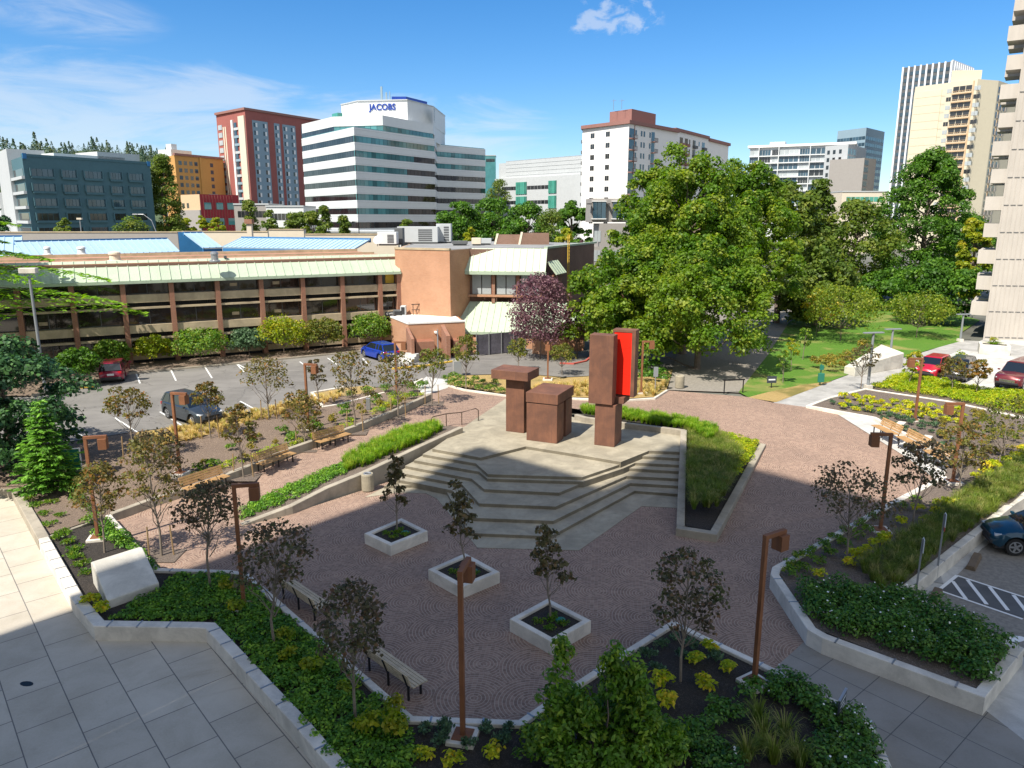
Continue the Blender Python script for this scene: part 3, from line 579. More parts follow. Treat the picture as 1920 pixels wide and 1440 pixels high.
LM['maple_orange'] = leafmat('orange_maple_leaf', (0.14, 0.095, 0.018), (0.105, 0.11, 0.02), (0.20, 0.09, 0.02), 1.0)
LM['sapling'] = leafmat('sapling_leaf', (0.06, 0.055, 0.022), (0.07, 0.065, 0.025), (0.10, 0.06, 0.025), 1.5, 0.25)
LM['big'] = leafmat('maple_green_leaf', (0.055, 0.120, 0.010), (0.098, 0.158, 0.012), (0.155, 0.185, 0.02), 0.22, 0.38)
LM['bigd'] = leafmat('deep_green_leaf', (0.035, 0.088, 0.010), (0.055, 0.125, 0.012), (0.08, 0.15, 0.015), 0.22, 0.32)
LM['bigm'] = leafmat('mid_green_leaf', (0.055, 0.095, 0.014), (0.085, 0.125, 0.016), (0.12, 0.14, 0.02), 0.2, 0.34)
LM['dark'] = leafmat('dark_evergreen_leaf', (0.018, 0.05, 0.022), (0.03, 0.075, 0.025), (0.05, 0.11, 0.03), 0.5, 0.2)
LM['lime'] = leafmat('lime_leaf', (0.13, 0.185, 0.012), (0.20, 0.23, 0.015), (0.25, 0.22, 0.02), 0.4, 0.4)
LM['gold'] = leafmat('golden_leaf', (0.26, 0.21, 0.012), (0.19, 0.20, 0.012), (0.34, 0.22, 0.015), 0.5, 0.4)
LM['plum'] = leafmat('plum_leaf', (0.085, 0.035, 0.05), (0.12, 0.06, 0.075), (0.16, 0.10, 0.10), 0.6, 0.3)
LM['fir'] = leafmat('fir_needles', (0.06, 0.15, 0.02), (0.095, 0.21, 0.025), (0.13, 0.25, 0.03), 0.7, 0.25)
LM['cedar'] = leafmat('cedar_needles', (0.075, 0.175, 0.012), (0.13, 0.24, 0.015), (0.16, 0.26, 0.02), 0.5, 0.3)
LM['pine'] = leafmat('hazy_conifer_needles', (0.035, 0.075, 0.055), (0.055, 0.088, 0.05), (0.08, 0.10, 0.045), 0.02, 0.3)  # lighter and bluer: distance haze put into the leaf colour
LM['pachy'] = leafmat('ground_cover_leaf', (0.045, 0.12, 0.011), (0.085, 0.185, 0.016), (0.14, 0.24, 0.022), 0.9, 0.25)
LM['yel'] = leafmat('yellow_shrub_leaf', (0.25, 0.31, 0.014), (0.36, 0.37, 0.018), (0.42, 0.32, 0.025), 1.2, 0.4)
LM['ygr'] = leafmat('yellow_green_leaf', (0.16, 0.25, 0.012), (0.25, 0.30, 0.016), (0.34, 0.32, 0.02), 0.7, 0.4)
LM['grn'] = leafmat('shrub_leaf', (0.05, 0.115, 0.012), (0.085, 0.16, 0.016), (0.14, 0.17, 0.02), 1.2, 0.3)
LM['blue'] = leafmat('blue_green_shrub_leaf', (0.045, 0.085, 0.045), (0.065, 0.115, 0.055), (0.08, 0.13, 0.06), 1.5, 0.25)
LM['olv'] = leafmat('olive_shrub_leaf', (0.12, 0.12, 0.02), (0.17, 0.15, 0.025), (0.20, 0.14, 0.02), 1.2, 0.3)
LM['rose'] = leafmat('glossy_shrub_leaf', (0.030, 0.085, 0.010), (0.052, 0.122, 0.014), (0.08, 0.15, 0.02), 0.8, 0.22, 0.35)
LM['grass'] = leafmat('long_grass_blade', (0.085, 0.175, 0.010), (0.14, 0.235, 0.014), (0.20, 0.24, 0.03), 0.7, 0.35)
LM['dgrass'] = leafmat('fountain_grass_blade', (0.07, 0.11, 0.014), (0.115, 0.15, 0.02), (0.19, 0.18, 0.06), 0.7, 0.3)
LM['dryg'] = leafmat('straw_blade', (0.34, 0.25, 0.08), (0.44, 0.33, 0.13), (0.2, 0.2, 0.04), 0.7, 0.3); LM['dryg2'] = LM['dryg']
LM['flower'] = plain('white_flower', (0.75, 0.75, 0.72), 0.7)
LM['twig'] = M['pbark']

def branch_path(a, b, rng, sag=0.06, n=4):
    a, b = Vector(a), Vector(b); L = (b - a).length; pts = []
    for i in range(n + 1):
        t = i / n; q = a.lerp(b, t); q.z += math.sin(t * math.pi) * L * sag
        if 0 < i < n: q += Vector(rng.normal(size=3)) * L * .025
        pts.append(q)
    return pts
def small_tree(name, base, h, w, cb, leaf, seed, label, cat='tree', group=None, ncl=14, per=52, ls=0.145, bark='pbark', sparse=False, shape='round', stems=1):
    """young tree: thin trunk, rising limbs, loose leafy clusters; cb = height where leaves start"""
    rng = np.random.default_rng(seed); o = empty(name, base, label, cat, group=group)
    tb = MB(); cs, rs = [], []; R0 = w / 2; ch = h - cb
    lean = rng.normal(size=2) * .04 * h
    top = Vector((lean[0], lean[1], cb + ch * .7)); trunk = [Vector((0, 0, -.15)), Vector((rng.normal() * .02, rng.normal() * .02, cb * .5)), Vector((lean[0] * .5, lean[1] * .5, cb)), top]
    tr = .018 + .0075 * h; tb.tube(trunk, [tr, tr * .8, tr * .6, tr * .25], 7)
    for i in range(ncl):
        t = (i + rng.random()) / ncl; az = i * 2.4 + rng.random() * .8
        if shape == 'round': prof = math.sqrt(max(0.03, 1 - (2 * t - .75) ** 2 / 1.6))
        elif shape == 'flat': prof = .55 + .45 * math.sin(math.pi * min(1, .25 + t * .75))
        else: prof = max(.15, 1.0 - .8 * t)
        rr = R0 * prof * (.45 + .42 * rng.random()); z = cb + ch * (.10 + .80 * t)
        c = Vector((math.cos(az) * rr + lean[0] * t, math.sin(az) * rr + lean[1] * t, z)); rad = R0 * (.26 + .14 * rng.random()) * (.8 if sparse else 1)
        cs.append(c); rs.append(rad)
        s = min(max(z - rr * .9 - .2 * h * rng.random(), .25 * h), cb + ch * .6); st = Vector((lean[0] * s / h, lean[1] * s / h, s))
        tb.tube(branch_path(st, c, rng, -.04), [tr * .42, tr * .33, tr * .24, tr * .17, tr * .10], 4)
        for _ in range(2):
            d = Vector(rng.normal(size=3)).normalized() * rad * .9; m0 = Vector(st).lerp(c, .7); tb.tube([m0, c + d], [tr * .14, tr * .06], 3)
    tb.build('trunk', M[bark], o)
    p, n = clumps(rng, cs, rs, per, .3, .25, .8)
    keep = rng.random(len(p)) < (.6 if sparse else .92); p, n = p[keep], n[keep]
    n += rng.normal(size=n.shape) * .5
    link('crown', leafmesh('crown', p, n, ls * (.6 + .7 * rng.random(len(p))), LM[leaf], rng, .8, .12), o); return o
def big_tree(name, base, h, w, cb, leaf, seed, label, group=None, ncl=130, per=105, ls=0.36, prof=None, trunk=True, depth=None, cat='tree', cr=0.105, bark='bark', lobes=0):
    rng = np.random.default_rng(seed); o = empty(name, base, label, cat, group=group); R0 = w / 2; ch = h - cb - w * cr * .62; D0 = (depth or w) / 2
    prof = prof or (lambda t: (1 - (max(0, t - .35) / .65) ** 2.2) ** .62 if t > .35 else .72 + .28 * math.sin(t / .35 * math.pi / 2))
    cs, rs = [], []
    LB_ = []
    for i in range(lobes):
        az = i * 2.4 + rng.random(); q = (.06 + .70 * ((i + .5) / lobes) ** .6); top = (1 - .60 * q ** 2.2) * (.88 + .14 * rng.random()); low = -.09 + .10 * rng.random() + (.0 if q > .40 else .18)
        LB_.append((math.cos(az) * R0 * q, math.sin(az) * D0 * q, cb + ch * (top + low) / 2, R0 * (.33 + .13 * rng.random()), ch * (top - low) / 2))
    for i in range(ncl if lobes else 0):
        x, y, z, r, hz = LB_[i % lobes]; d = rng.normal(size=3); d /= np.linalg.norm(d); d[2] = d[2] if d[2] > -.6 else -d[2]
        taper = 1 - .45 * max(0, d[2]); k = .72 + .28 * rng.random()
        cs.append((x + d[0] * r * k * taper, y + d[1] * r * k * taper, z + d[2] * hz * k)); rs.append(w * cr * (.45 + 1.0 * rng.random() ** 1.5))
    for i in range(0 if lobes else ncl):
        t = rng.random() ** .9; az = rng.random() * 2 * math.pi; q = prof(t) * (.35 + .65 * rng.random() ** .4) * (1 + .10 * math.sin(az * 3 + seed) + .08 * math.sin(az * 5 + t * 9 + seed))
        cs.append((math.cos(az) * R0 * q, math.sin(az) * D0 * q, cb + ch * t * .97)); rs.append(w * cr * (.45 + 1.0 * rng.random() ** 1.5))
    tb = MB(); r0 = .018 * h + .06
    tb.tube([(0, 0, -.3), (0.05, 0, cb * .6), (0, .1, cb + ch * .35), (0.1, 0, cb + ch * .75)], [r0 * 1.25, r0, r0 * .7, r0 * .25], 9)
    for i in range(0, min(ncl, 26)):
        c = Vector(cs[i]); s = Vector((0, 0, min(max(c.z - .5 * math.hypot(c.x, c.y), cb * .75), cb + ch * .6))); tb.tube(branch_path(s, c, rng, -.05), [r0 * .38, r0 * .3, r0 * .2, r0 * .13, r0 * .05], 5)
    tb.build('trunk', M[bark], o)
    p, n = clumps(rng, cs, rs, per, .35, .3, .78 if not lobes else 1.0)
    link('crown', leafmesh('crown', p, n, ls * (.55 + .8 * rng.random(len(p))), LM[leaf], rng, .75, .1), o); return o
def conifer(name, base, h, w, leaf, seed, label, group=None, whorls=14, per=7, ls=0.3, droop=.25, cat='tree', dens=26, bark='bark', cb=.06, pw=.85):
    rng = np.random.default_rng(seed); o = empty(name, base, label, cat, group=group); tb = MB(); r0 = .012 * h + .03
    tb.tube([(0, 0, -.2), (0, 0, h * .5), (0, 0, h)], [r0, r0 * .6, .01], 7); P_, N_, A_ = [], [], []
    for i in range(whorls):
        t = (i + .3 * rng.random()) / whorls; z = h * (cb + (1 - cb) * t * .97); L = w / 2 * (1 - t) ** pw * (.85 + .3 * rng.random()) + .04 * w
        for k in range(per):
            az = 2 * math.pi * (k + rng.random() * .6) / per + i * .7; d = Vector((math.cos(az), math.sin(az), 0)); l = L * (.75 + .4 * rng.random())
            pts = [Vector((0, 0, z)) + d * l * q + Vector((0, 0, l * (.16 * q - droop * q * q))) for q in (0, .35, .7, 1.0)]
            tb.tube(pts, [r0 * .25 * (1 - t) + .006, r0 * .16 * (1 - t) + .005, .006, .004], 4); m = max(int(dens * l / (w / 2)), 6)
            for _ in range(m):
                q = .12 + .9 * rng.random(); side = d.cross(Vector((0, 0, 1))); sp = (1.05 - q) * l * .34 + .05 * l; off = (rng.random() * 2 - 1)
                P_.append(Vector((0, 0, z)) + d * l * q + side * off * sp + Vector((0, 0, l * (.16 * q - droop * q * q) - abs(off) * sp * .25))); N_.append(Vector((rng.normal() * .3, rng.normal() * .3, 1)))
                A_.append(d * 1.0 + side * off * 1.1 + Vector((0, 0, -.25)))
    tb.build('trunk', M[bark], o); P_ = np.array([tuple(q) for q in P_]); N_ = np.array([tuple(q) for q in N_]); A_ = np.array([tuple(q) for q in A_])
    link('crown', leafmesh('crown', P_, N_, ls * (.6 + .8 * rng.random(len(P_))), LM[leaf], rng, .34, .04, A_), o); return o
def shrub_mesh(name, r, h, leaf, seed, n=170, ls=0.10, asp=.6, spiky=False, lobes=6):
    rng = np.random.default_rng(seed)
    cs = [(0, 0, h * .45)] + [(math.cos(a) * r * .5, math.sin(a) * r * .5, h * (.32 + .3 * rng.random())) for a in rng.random(lobes) * 6.28]
    rs = [r * .6] + [r * (.36 + .2 * rng.random()) for _ in range(lobes)]
    p, q = clumps(rng, cs, rs, n / (lobes + 1), .7 if not spiky else .1, .3, h / r * .62); p[:, 2] = np.maximum(p[:, 2], .02)
    al = None
    if spiky: al = p - np.array([0, 0, -.1]); q = rng.normal(size=p.shape)
    return leafmesh(name, p, q, ls * (.6 + .8 * rng.random(len(p))), LM[leaf], rng, asp, .12, al)
def tuft_mesh(name, r, h, leaf, seed, n=90, wid=.02):
    rng = np.random.default_rng(seed); v, f = [], []
    for i in range(n):
        a = rng.random() * 6.283; l = h * (.6 + .55 * rng.random()); out = r * (.35 + .75 * rng.random()); d = Vector((math.cos(a), math.sin(a), 0)); s = Vector((-d.y, d.x, 0)) * wid
        b0 = d * r * .22 * rng.random(); pts = [b0, b0 + d * out * .35 + Vector((0, 0, l * .65)), b0 + d * out * .8 + Vector((0, 0, l * .92)), b0 + d * out * 1.15 + Vector((0, 0, l * .8))]
        k = len(v)
        for j, q in enumerate(pts):
            w_ = s * (1 - j / 3.4); v += [tuple(q - w_), tuple(q + w_)]
        f += [(k + 2 * j, k + 2 * j + 1, k + 2 * j + 3, k + 2 * j + 2) for j in range(3)]
    me = bpy.data.meshes.new(name); me.from_pydata(v, [], f); me.materials.append(LM[leaf]); return me
def inside(p, poly):
    c = False; n = len(poly)
    for i in range(n):
        a, b = poly[i], poly[i - 1]
        if (a[1] > p[1]) != (b[1] > p[1]) and p[0] < (b[0] - a[0]) * (p[1] - a[1]) / (b[1] - a[1]) + a[0]: c = not c
    return c
def scatter(polypx, spacing, seed, z=None, jit=.45):
    """points (x,y,z) on the ground inside a polygon given in photo pixels, on a jittered grid"""
    rng = random.Random(seed); w = [hit(*q) if z is None else P(q[0], q[1], z) for q in polypx]; poly = [(q.x, q.y) for q in w]
    x0, x1 = min(q[0] for q in poly), max(q[0] for q in poly); y0, y1 = min(q[1] for q in poly), max(q[1] for q in poly); out = []; y = y0
    row = 0
    while y < y1:
        x = x0 + (spacing / 2 if row % 2 else 0)
        while x < x1:
            q = (x + rng.uniform(-1, 1) * spacing * jit, y + rng.uniform(-1, 1) * spacing * jit)
            if inside(q, poly):
                zz = z
                if zz is None:
                    best = None
                    for b in GB:
                        h = b.ray_cast(Vector((q[0], q[1], 9)), Vector((0, 0, -1)))
                        if h[0] is not None and (best is None or h[0].z > best): best = h[0].z
                    zz = best if best is not None else 0
                out.append(Vector((q[0], q[1], zz)))
            x += spacing
        y += spacing * .87; row += 1
    return out
def cover(name, points, leaf, seed, label, cat, r=.25, h=.25, per=40, ls=.09, asp=.6, kind='stuff', flowers=0, up=.8):
    """one mass of ground cover: leafy mounds joined in one mesh"""
    rng = np.random.default_rng(seed); cs = [(p.x, p.y, p.z + h * (.3 + .35 * rng.random())) for p in points]; rs = [r * (.7 + .6 * rng.random()) for _ in points]
    p, n = clumps(rng, cs, rs, per, up, .3, h / r * .7)
    o = link(name, leafmesh(name, p, n, ls * (.6 + .8 * rng.random(len(p))), LM[leaf], rng, asp, .14)); tag(o, label, cat, None, kind)
    if flowers:
        idx = rng.choice(len(p), min(flowers, len(p)), replace=False); q = p[idx] + np.array([0, 0, .06]); nn = rng.normal(size=q.shape) * .4; nn[:, 2] += 1
        f = link('blossom', leafmesh('blossom', q, nn, .07 * (.7 + .6 * rng.random(len(q))), LM['flower'], rng, .95, .05), o); f['kind'] = 'stuff'
    return o
def grass_mass(name, points, meshes, seed, label, cat, smin=.7, smax=1.2):
    rng = random.Random(seed); vs, fs = [], []
    data = []
    for me in meshes:
        co = np.empty(len(me.vertices) * 3); me.vertices.foreach_get('co', co); data.append((co.reshape(-1, 3), np.array([list(p.vertices) for p in me.polygons])))
    V, Fc, k = [], [], 0
    for p in points:
        co, fa = data[rng.randrange(len(data))]; a = rng.random() * 6.283; s = rng.uniform(smin, smax); c, sn = math.cos(a) * s, math.sin(a) * s
        q = np.stack([co[:, 0] * c - co[:, 1] * sn + p.x, co[:, 0] * sn + co[:, 1] * c + p.y, co[:, 2] * s + p.z], 1); V.append(q); Fc.append(fa + k); k += len(co)
    V = np.concatenate(V); Fc = np.concatenate(Fc); n = len(Fc)
    me = bpy.data.meshes.new(name); me.vertices.add(len(V)); me.vertices.foreach_set('co', V.ravel()); me.loops.add(n * 4); me.loops.foreach_set('vertex_index', Fc.astype(np.int32).ravel())
    me.polygons.add(n); me.polygons.foreach_set('loop_start', np.arange(n, dtype=np.int32) * 4); me.update(calc_edges=True); me.materials.append(meshes[0].materials[0])
    return tag(link(name, me), label, cat, None, 'stuff')
def plants(points, name, meshes, label, cat, group, seed, smin=.8, smax=1.2):
    rng = random.Random(seed); out = []
    for p in points:
        o = link(name, meshes[rng.randrange(len(meshes))]); o.location = p; o.rotation_euler = (0, 0, rng.random() * 6.28); s = rng.uniform(smin, smax); o.scale = (s, s, s * rng.uniform(.85, 1.15)); out.append(tag(o, label, cat, group))
    return out
# ================================================================== STREET OBJECTS
def zat(y, v): return H + y * math.tan(math.atan((720 - v) / F) - TH)
def ht(b, v): return zat(b.y, v) - b.z
def lamp(u, v, z, tv, ang, label, arm=.78, base=True):
    p = P(u, v, z); h = ht(p, tv); o = empty('plaza_lamp', p, label, 'street lamp', R(ang), 'rusty steel plaza lamps')
    w = .12
    MB().bx(-w / 2, w / 2, -w / 2, w / 2, .02, h - w).build('post', M['lampsteel'], o, bevel=.008)
    MB().bx(-w / 2 - .004, arm, -w / 2 - .004, w / 2 + .004, h - w + .002, h).build('arm', M['lampsteel'], o, bevel=.008)
    l = MB().bx(arm - .32, arm - .005, -.17, .17, h - .56, h - w - .002).build('lantern', M['lampsteel'], o, bevel=.01)
    MB().bx(arm - .28, arm - .05, -.13, .13, h - .575, h - .562).build('lens', M['white'], l)
    if base:
        f = MB().bx(-.36, .36, -.36, .36, -.25, .10).build('footing', M['wconc'], o, bevel=.02)
        MB().bx(-.24, .24, -.24, .24, .102, .125).build('base_plate', M['lampsteel'], f)
    return o
lamp(868, 1384, .30, 1070, 78, 'tall rusty lamp in the front bed, arm pointing straight at the planters')
lamp(1414, 1282, .30, 1003, 32, 'rusty lamp beside the grey slab walk, lantern to the right')
lamp(458, 1141, .30, 908, 12, 'rusty lamp by the front left kerb near the dark maple')
lamp(184, 1010, .30, 818, 14, 'leftmost orange rusty lamp near the young fir')
lamp(338, 889, .75, 735, -12, 'rusty lamp in front of the dark grey car')
lamp(579, 806, 1.0, 681, -15, 'rusty lamp behind the middle left bench')
lamp(744, 745, 1.15, 640, -8, 'rusty lamp in front of the blue hatchback')
lamp(1715, 790, 1.15, 671, 178, 'rusty lamp among yellow shrubs behind the first right bench')
lamp(1786, 905, .75, 755, 176, 'rusty lamp hidden low behind maples at the end of the right benches')
lamp(1650, 996, .50, 812, 174, 'dark rusty lamp on the right bed wall beside two maples')
lamp(1027, 712, 1.1, 641, -95, 'rusty lamp behind the sculpture by the purple tree')
lamp(1202, 737, 1.12, 639, 5, 'rusty lamp right of the red panelled sculpture')

def tall_light(u, v, z, tv, label, kind):
    p = P(u, v, z); h = ht(p, tv); o = empty('light_pole', p, label, 'lamp post', R(10))
    MB().tube([(0, 0, 0), (0, 0, h)], [.11, .08], 10).build('pole', M['greypole'], o)
    MB().box((0, 0, .1), (.45, .45, .3)).build('base', M['wconc'], o)
    if kind == 'T': MB().box((0, 0, h + .04), (1.5, .28, .09)).build('lamp_head', M['greypole'], o, bevel=.02)
    else:
        MB().box((0, 0, h + .45), (1.05, .55, .36)).build('lamp_head', M['wconc'], o, bevel=.03)
        MB().tube([(-.35, 0, h + .28), (0, 0, h - .1), (.35, 0, h + .28)], .03, 6).build('bracket', M['steel'], o)
tall_light(86, 738, 1.0, 520, 'old tall lot light with a boxy head left of the brick wing', 'box')
tall_light(1627, 728, 1.2, 625, 'grey pole light at the end of the yellow ground cover', 'T')
tall_light(1668, 676, 1.0, 618, 'grey T shaped light standing at the white concrete block', 'T')
tall_light(1800, 640, 1.02, 590, 'grey T shaped light at the far end of the lawn', 'T')
p_ = P(822, 690, 1.06); o = empty('fence_pole', p_, 'thin grey pole beside the driveway fence', 'pole'); MB().tube([(0, 0, 0), (0, 0, ht(p_, 618))], [.07, .05], 8).build('pole', M['greypole'], o)

# -------- benches
def bench(p, rz, L, wood, label, group=None):
    o = empty('slatted_bench', p, label, 'bench', rz, group)
    seat = MB(); back = MB()
    for i in range(5): seat.box((0, -.28 + i * .105, .45 - abs(i - 2) * .004), (L, .088, .035))
    for i in range(4): back.box((0, .255 + i * .035, .54 + i * .105), (L, .03, .09), 0, R(-18))
    seat.build('seat', M[wood], o, bevel=.006); back.build('backrest', M[wood], o, bevel=.006)
    for sx in (-.42, 0, .42):
        f = MB(); f.box((sx * L, -.2, .21), (.05, .05, .43)); f.box((sx * L, .22, .21), (.05, .05, .43)); f.box((sx * L, 0, .415), (.05, .5, .03)); f.box((sx * L, .325, .66), (.045, .03, .46), 0, R(-18))
        f.build('leg', M['black'], o)
    return o
def bench2(pa, pb, z, wood, label, back_side, group, zb=None):
    a = P(pa[0], pa[1], z + .45); b = P(pb[0], pb[1], (z if zb is None else zb) + .45); c = (a + b) / 2; c.z -= .45; d = b - a
    rz = math.atan2(d.y, d.x) + (0 if back_side > 0 else math.pi); return bench(c, rz, (Vector((d.x, d.y, 0))).length, wood, label, group)
LB = 'honey coloured benches along the retaining wall'
bench2((345, 918), (424, 889), .33, 'wood', 'honey slatted bench nearest the left lamp, half shaded by a maple', 1, LB, .40)
bench2((484, 872), (548, 846), .52, 'wood', 'honey slatted bench in the middle of the left row', 1, LB, .62)
bench2((594, 830), (652, 810), .72, 'wood', 'honey slatted bench farthest along the left walk', 1, LB, .82)
FB = 'weathered benches facing the plaza'
bench2((536, 1093), (606, 1140), 0, 'greywood', 'weathered bench under the dark maple at the left kerb', -1, FB)
bench2((697, 1222), (785, 1285), 0, 'greywood', 'weathered bench nearest the bottom of the photo, seen from behind', -1, FB)
RB = 'honey coloured benches on the white pad'
bench2((1643, 796), (1681, 815), 1.0, 'wood', 'first honey bench of the right row, by the yellow shrubs', 1, RB, .97)
bench2((1690, 817), (1732, 840), .95, 'wood', 'middle honey bench of the right row', 1, RB, .92)
bench2((1742, 842), (1778, 866), .88, 'wood', 'last honey bench of the right row, half hidden by a maple', 1, RB, .80)
for i, (u, v) in enumerate([(1688, 806), (1738, 833)]):
    o = empty('concrete_block', P(u, v, .96), ['small white concrete block between the first two right benches', 'small white concrete block between the last two right benches'][i], 'concrete block', R(-40))
    MB().bx(-.2, .2, -.3, .3, 0, .45).build('block', M['wconc'], o, bevel=.02)

# -------- square planters
sap = []
def planter(pc, label, lid):
    """corner pixels: left, back, right, front of the top rim"""
    q = [P(u, v, .45) for u, v in pc]; c = sum(q, Vector()) / 4; c.z = 0; o = empty('square_planter', c, label, 'planter', 0, 'white square planters')
    pts = [(w - c) for w in q]; e = .11; inn = [(w.x * (1 - e / 1.0), w.y * (1 - e / 1.0)) for w in pts]
    mb = MB(); mb.wall([((a.x) * .92, (a.y) * .92) for a in pts], .2, 0, .45, True); mb.build('rim', M['wconc'], o)
    MB().prism([(w.x * .86, w.y * .86) for w in pts], .05, .36).build('soil', M['soil'], o)
    l = rot2((.34, .10), 0); o2 = empty('valve_lid', c + Vector((l.x, l.y, .361)), lid, 'valve lid'); MB().cyl((0, 0, 0), .16, .03, 18).build('lid', M['lidgreen'], o2)
    return c
PL = [planter([(685, 1000), (753, 972), (800, 995), (732, 1022)], 'white square planter farthest left, nearest the litter bin', 'round green valve lid in the far left planter'),
      planter([(805, 1067), (872, 1038), (935, 1072), (866, 1100)], 'middle white square planter behind the tall lamp', 'round green valve lid in the middle planter'),
      planter([(958, 1160), (1027, 1123), (1106, 1163), (1036, 1203)], 'white square planter nearest the bottom of the plaza', 'round green valve lid in the nearest planter')]

# -------- white sloped block
def wedge_block():
    c = P(235, 1125, .3); o = empty('vent_block', c, 'pale concrete block with a sloping top at the left bed', 'concrete block')
    q = lambda u, v, z: P(u, v, z) - c
    h = 1.15
    b = [P(203, 1142, .3) - c, P(300, 1107, .3) - c, P(175, 1093, .3) - c]; b = [b[0], b[1], b[2] + (b[1] - b[0]), b[2]]; h = .92
    a, d, e, f = b; fl = (d - a).normalized()
    up = Vector((0, 0, 1)); b2 = [v_ + Vector((0, 0, -.2)) for v_ in b]
    t = [a + up * .30, d + up * .30, e - (e - d) * .16 + up * h, f - (f - a) * .16 + up * h]
    t2 = [e + up * (h - .12), f + up * (h - .12)]
    mb = MB(); mb.add(b2 + t + t2, [(3, 2, 1, 0), (0, 1, 5, 4), (4, 5, 6, 7), (7, 6, 8, 9), (9, 8, 2, 3), (1, 2, 8, 6, 5), (0, 4, 7, 9, 3)])
    mb.build('block', M['wblock'], o, bevel=.04)
M['wblock'] = concrete('smooth_pale_concrete', (0.60, 0.57, 0.50), 0.05); wedge_block()

# -------- sculpture
def sculpture():
    ex = rot2((1, 0), R(-24)); ez = R(-24); z = 1.056
    def fr(p): return empty
    def box_(mb, x0, x1, y0, y1, z0, z1): mb.bx(x0, x1, y0, y1, z0, z1)
    A = P(948.6, 808.4, z); B = P(987, 825, z); C = P(1114, 834, z)
    o = empty('rusty_sculpture', A, 'rusty steel T shaped pillar with a flat slab on top', 'sculpture', ez, 'weathering steel sculpture on the stage')
    MB().bx(0, 1.12, 0, 1.0, 0, 3.02).build('pillar', M['corten'], o, bevel=.015)
    MB().bx(-.02, 1.1, .05, .95, 3.02, 3.12).build('joint', M['black'], o)
    MB().bx(-.72, 1.52, -.42, 1.25, 3.12, 3.62).build('slab', M['corten'], o, bevel=.015)
    o = empty('rusty_sculpture', B, 'rusty steel table of two blocks under one thick cap', 'sculpture', ez, 'weathering steel sculpture on the stage')
    MB().bx(0, 1.78, 0, 1.05, 0, 2.12).build('block', M['corten'], o, bevel=.015)
    MB().bx(.35, 1.76, 1.45, 2.45, 0, 2.1).build('rear_block', M['corten'], o, bevel=.015)
    MB().bx(.04, 1.74, .04, 1.01, 2.12, 2.17).build('joint', M['black'], o)
    MB().bx(-.03, 1.82, -.04, 2.55, 2.17, 2.72).build('cap', M['corten'], o, bevel=.015)
    o = empty('rusty_sculpture', C, 'tallest rusty steel tower with a bright red inner panel', 'sculpture', ez, 'weathering steel sculpture on the stage')
    MB().bx(0, 1.12, 0, 1.35, 0, 2.28).build('base_block', M['corten'], o, bevel=.015)
    MB().bx(.78, 1.42, .5, 1.7, 2.28, 2.62).build('shoulder', M['corten'], o, bevel=.015)
    MB().bx(-.35, .95, -.12, .62, 2.32, 6.0).build('front_slab', M['corten'], o, bevel=.015)
    b = MB(); b.bx(.62, .70, .8, 1.5, 2.62, 6.2); b.bx(1.66, 1.86, .8, 1.5, 2.62, 6.2); b.bx(.70, 1.66, .93, 1.5, 2.62, 6.2); b.bx(.70, 1.66, .8, .93, 6.08, 6.2)
    bb = b.build('rear_slab', M['corten'], o)
    rp = MB().bx(.705, 1.655, .83, .928, 2.72, 6.075); rp.box((1.18, .828, 5.2), (.9, .012, .03), 0, 0, R(-14)); rp.box((1.18, .828, 3.9), (.9, .012, .03), 0, 0, R(12)); rp.build('red_panel', M['red'], bb)
sculpture()

# -------- signs
M['signblue'] = plain('blue_sign_face', (0.03, 0.16, 0.45), 0.4); M['signred'] = plain('red_sign_ink', (0.55, 0.06, 0.05), 0.5); M['signwhite'] = plain('white_sign_face', (0.75, 0.77, 0.78), 0.4); M['signgreen'] = plain('green_sign_ink', (0.02, 0.22, 0.12), 0.5); M['signdark'] = plain('dark_sign_face', (0.045, 0.055, 0.07), 0.4)
def text(name, s, size, m, parent, loc, rot, depth=.01):
    cu = bpy.data.curves.new(name, 'FONT'); cu.body = s; cu.size = size; cu.extrude = depth; cu.offset = size * .022; cu.align_x = 'CENTER'; cu.align_y = 'CENTER'
    ob = bpy.data.objects.new(name, cu); COL.objects.link(ob); bpy.context.view_layer.update()
    me = bpy.data.meshes.new_from_object(ob.evaluated_get(bpy.context.evaluated_depsgraph_get())); bpy.data.objects.remove(ob)
    me.materials.clear(); me.materials.append(m); o = link(name, me, parent, loc); o.rotation_euler = rot; return o
def park_sign(u, v, tv, label, kind):
    p = P(u, v, .01); h = ht(p, tv); o = empty('parking_sign', p, label, 'parking sign', R(68))      # faces the bays
    MB().box((0, 0, h / 2), (.055, .055, h)).build('post', M['greypole'], o); MB().bx(-.3, .3, -.2, .2, 0, .02).build('base_plate', M['steel'], o)
    s = MB().bx(-.155, .155, -.045, -.03, h - .48, h).build('sign_face', M['signwhite'], o)
    if kind == 'blue':
        MB().bx(-.11, .11, -.049, -.0455, h - .34, h - .14).build('emblem', M['signblue'], s)
        g = MB(); g.lathe((.0, -.0545, h - .26), [(.055, 0), (.055, .004)], 14, 'Y'); g.bx(-.02, .0, -.0545, -.05, h - .26, h - .16); g.build('wheelchair', M['signwhite'], s)
        MB().bx(-.12, .12, -.049, -.0455, h - .11, h - .04).build('heading', M['signgreen'], s); MB().bx(-.12, .12, -.049, -.0455, h - .42, h - .39).build('line', M['signgreen'], s)
    else:
        MB().bx(-.12, .12, -.049, -.0455, h - .25, h - .05).build('heading', M['signblue'], s)
        MB().bx(-.13, .13, -.045, -.03, h - .64, h - .50).build('lower_plate', M['signred'], o)
    return o
park_sign(1716, 1122, 1010, 'nearer parking sign with a blue wheelchair emblem', 'blue')
park_sign(1755, 1086, 963, 'farther parking sign with a small red plate below', 'red')
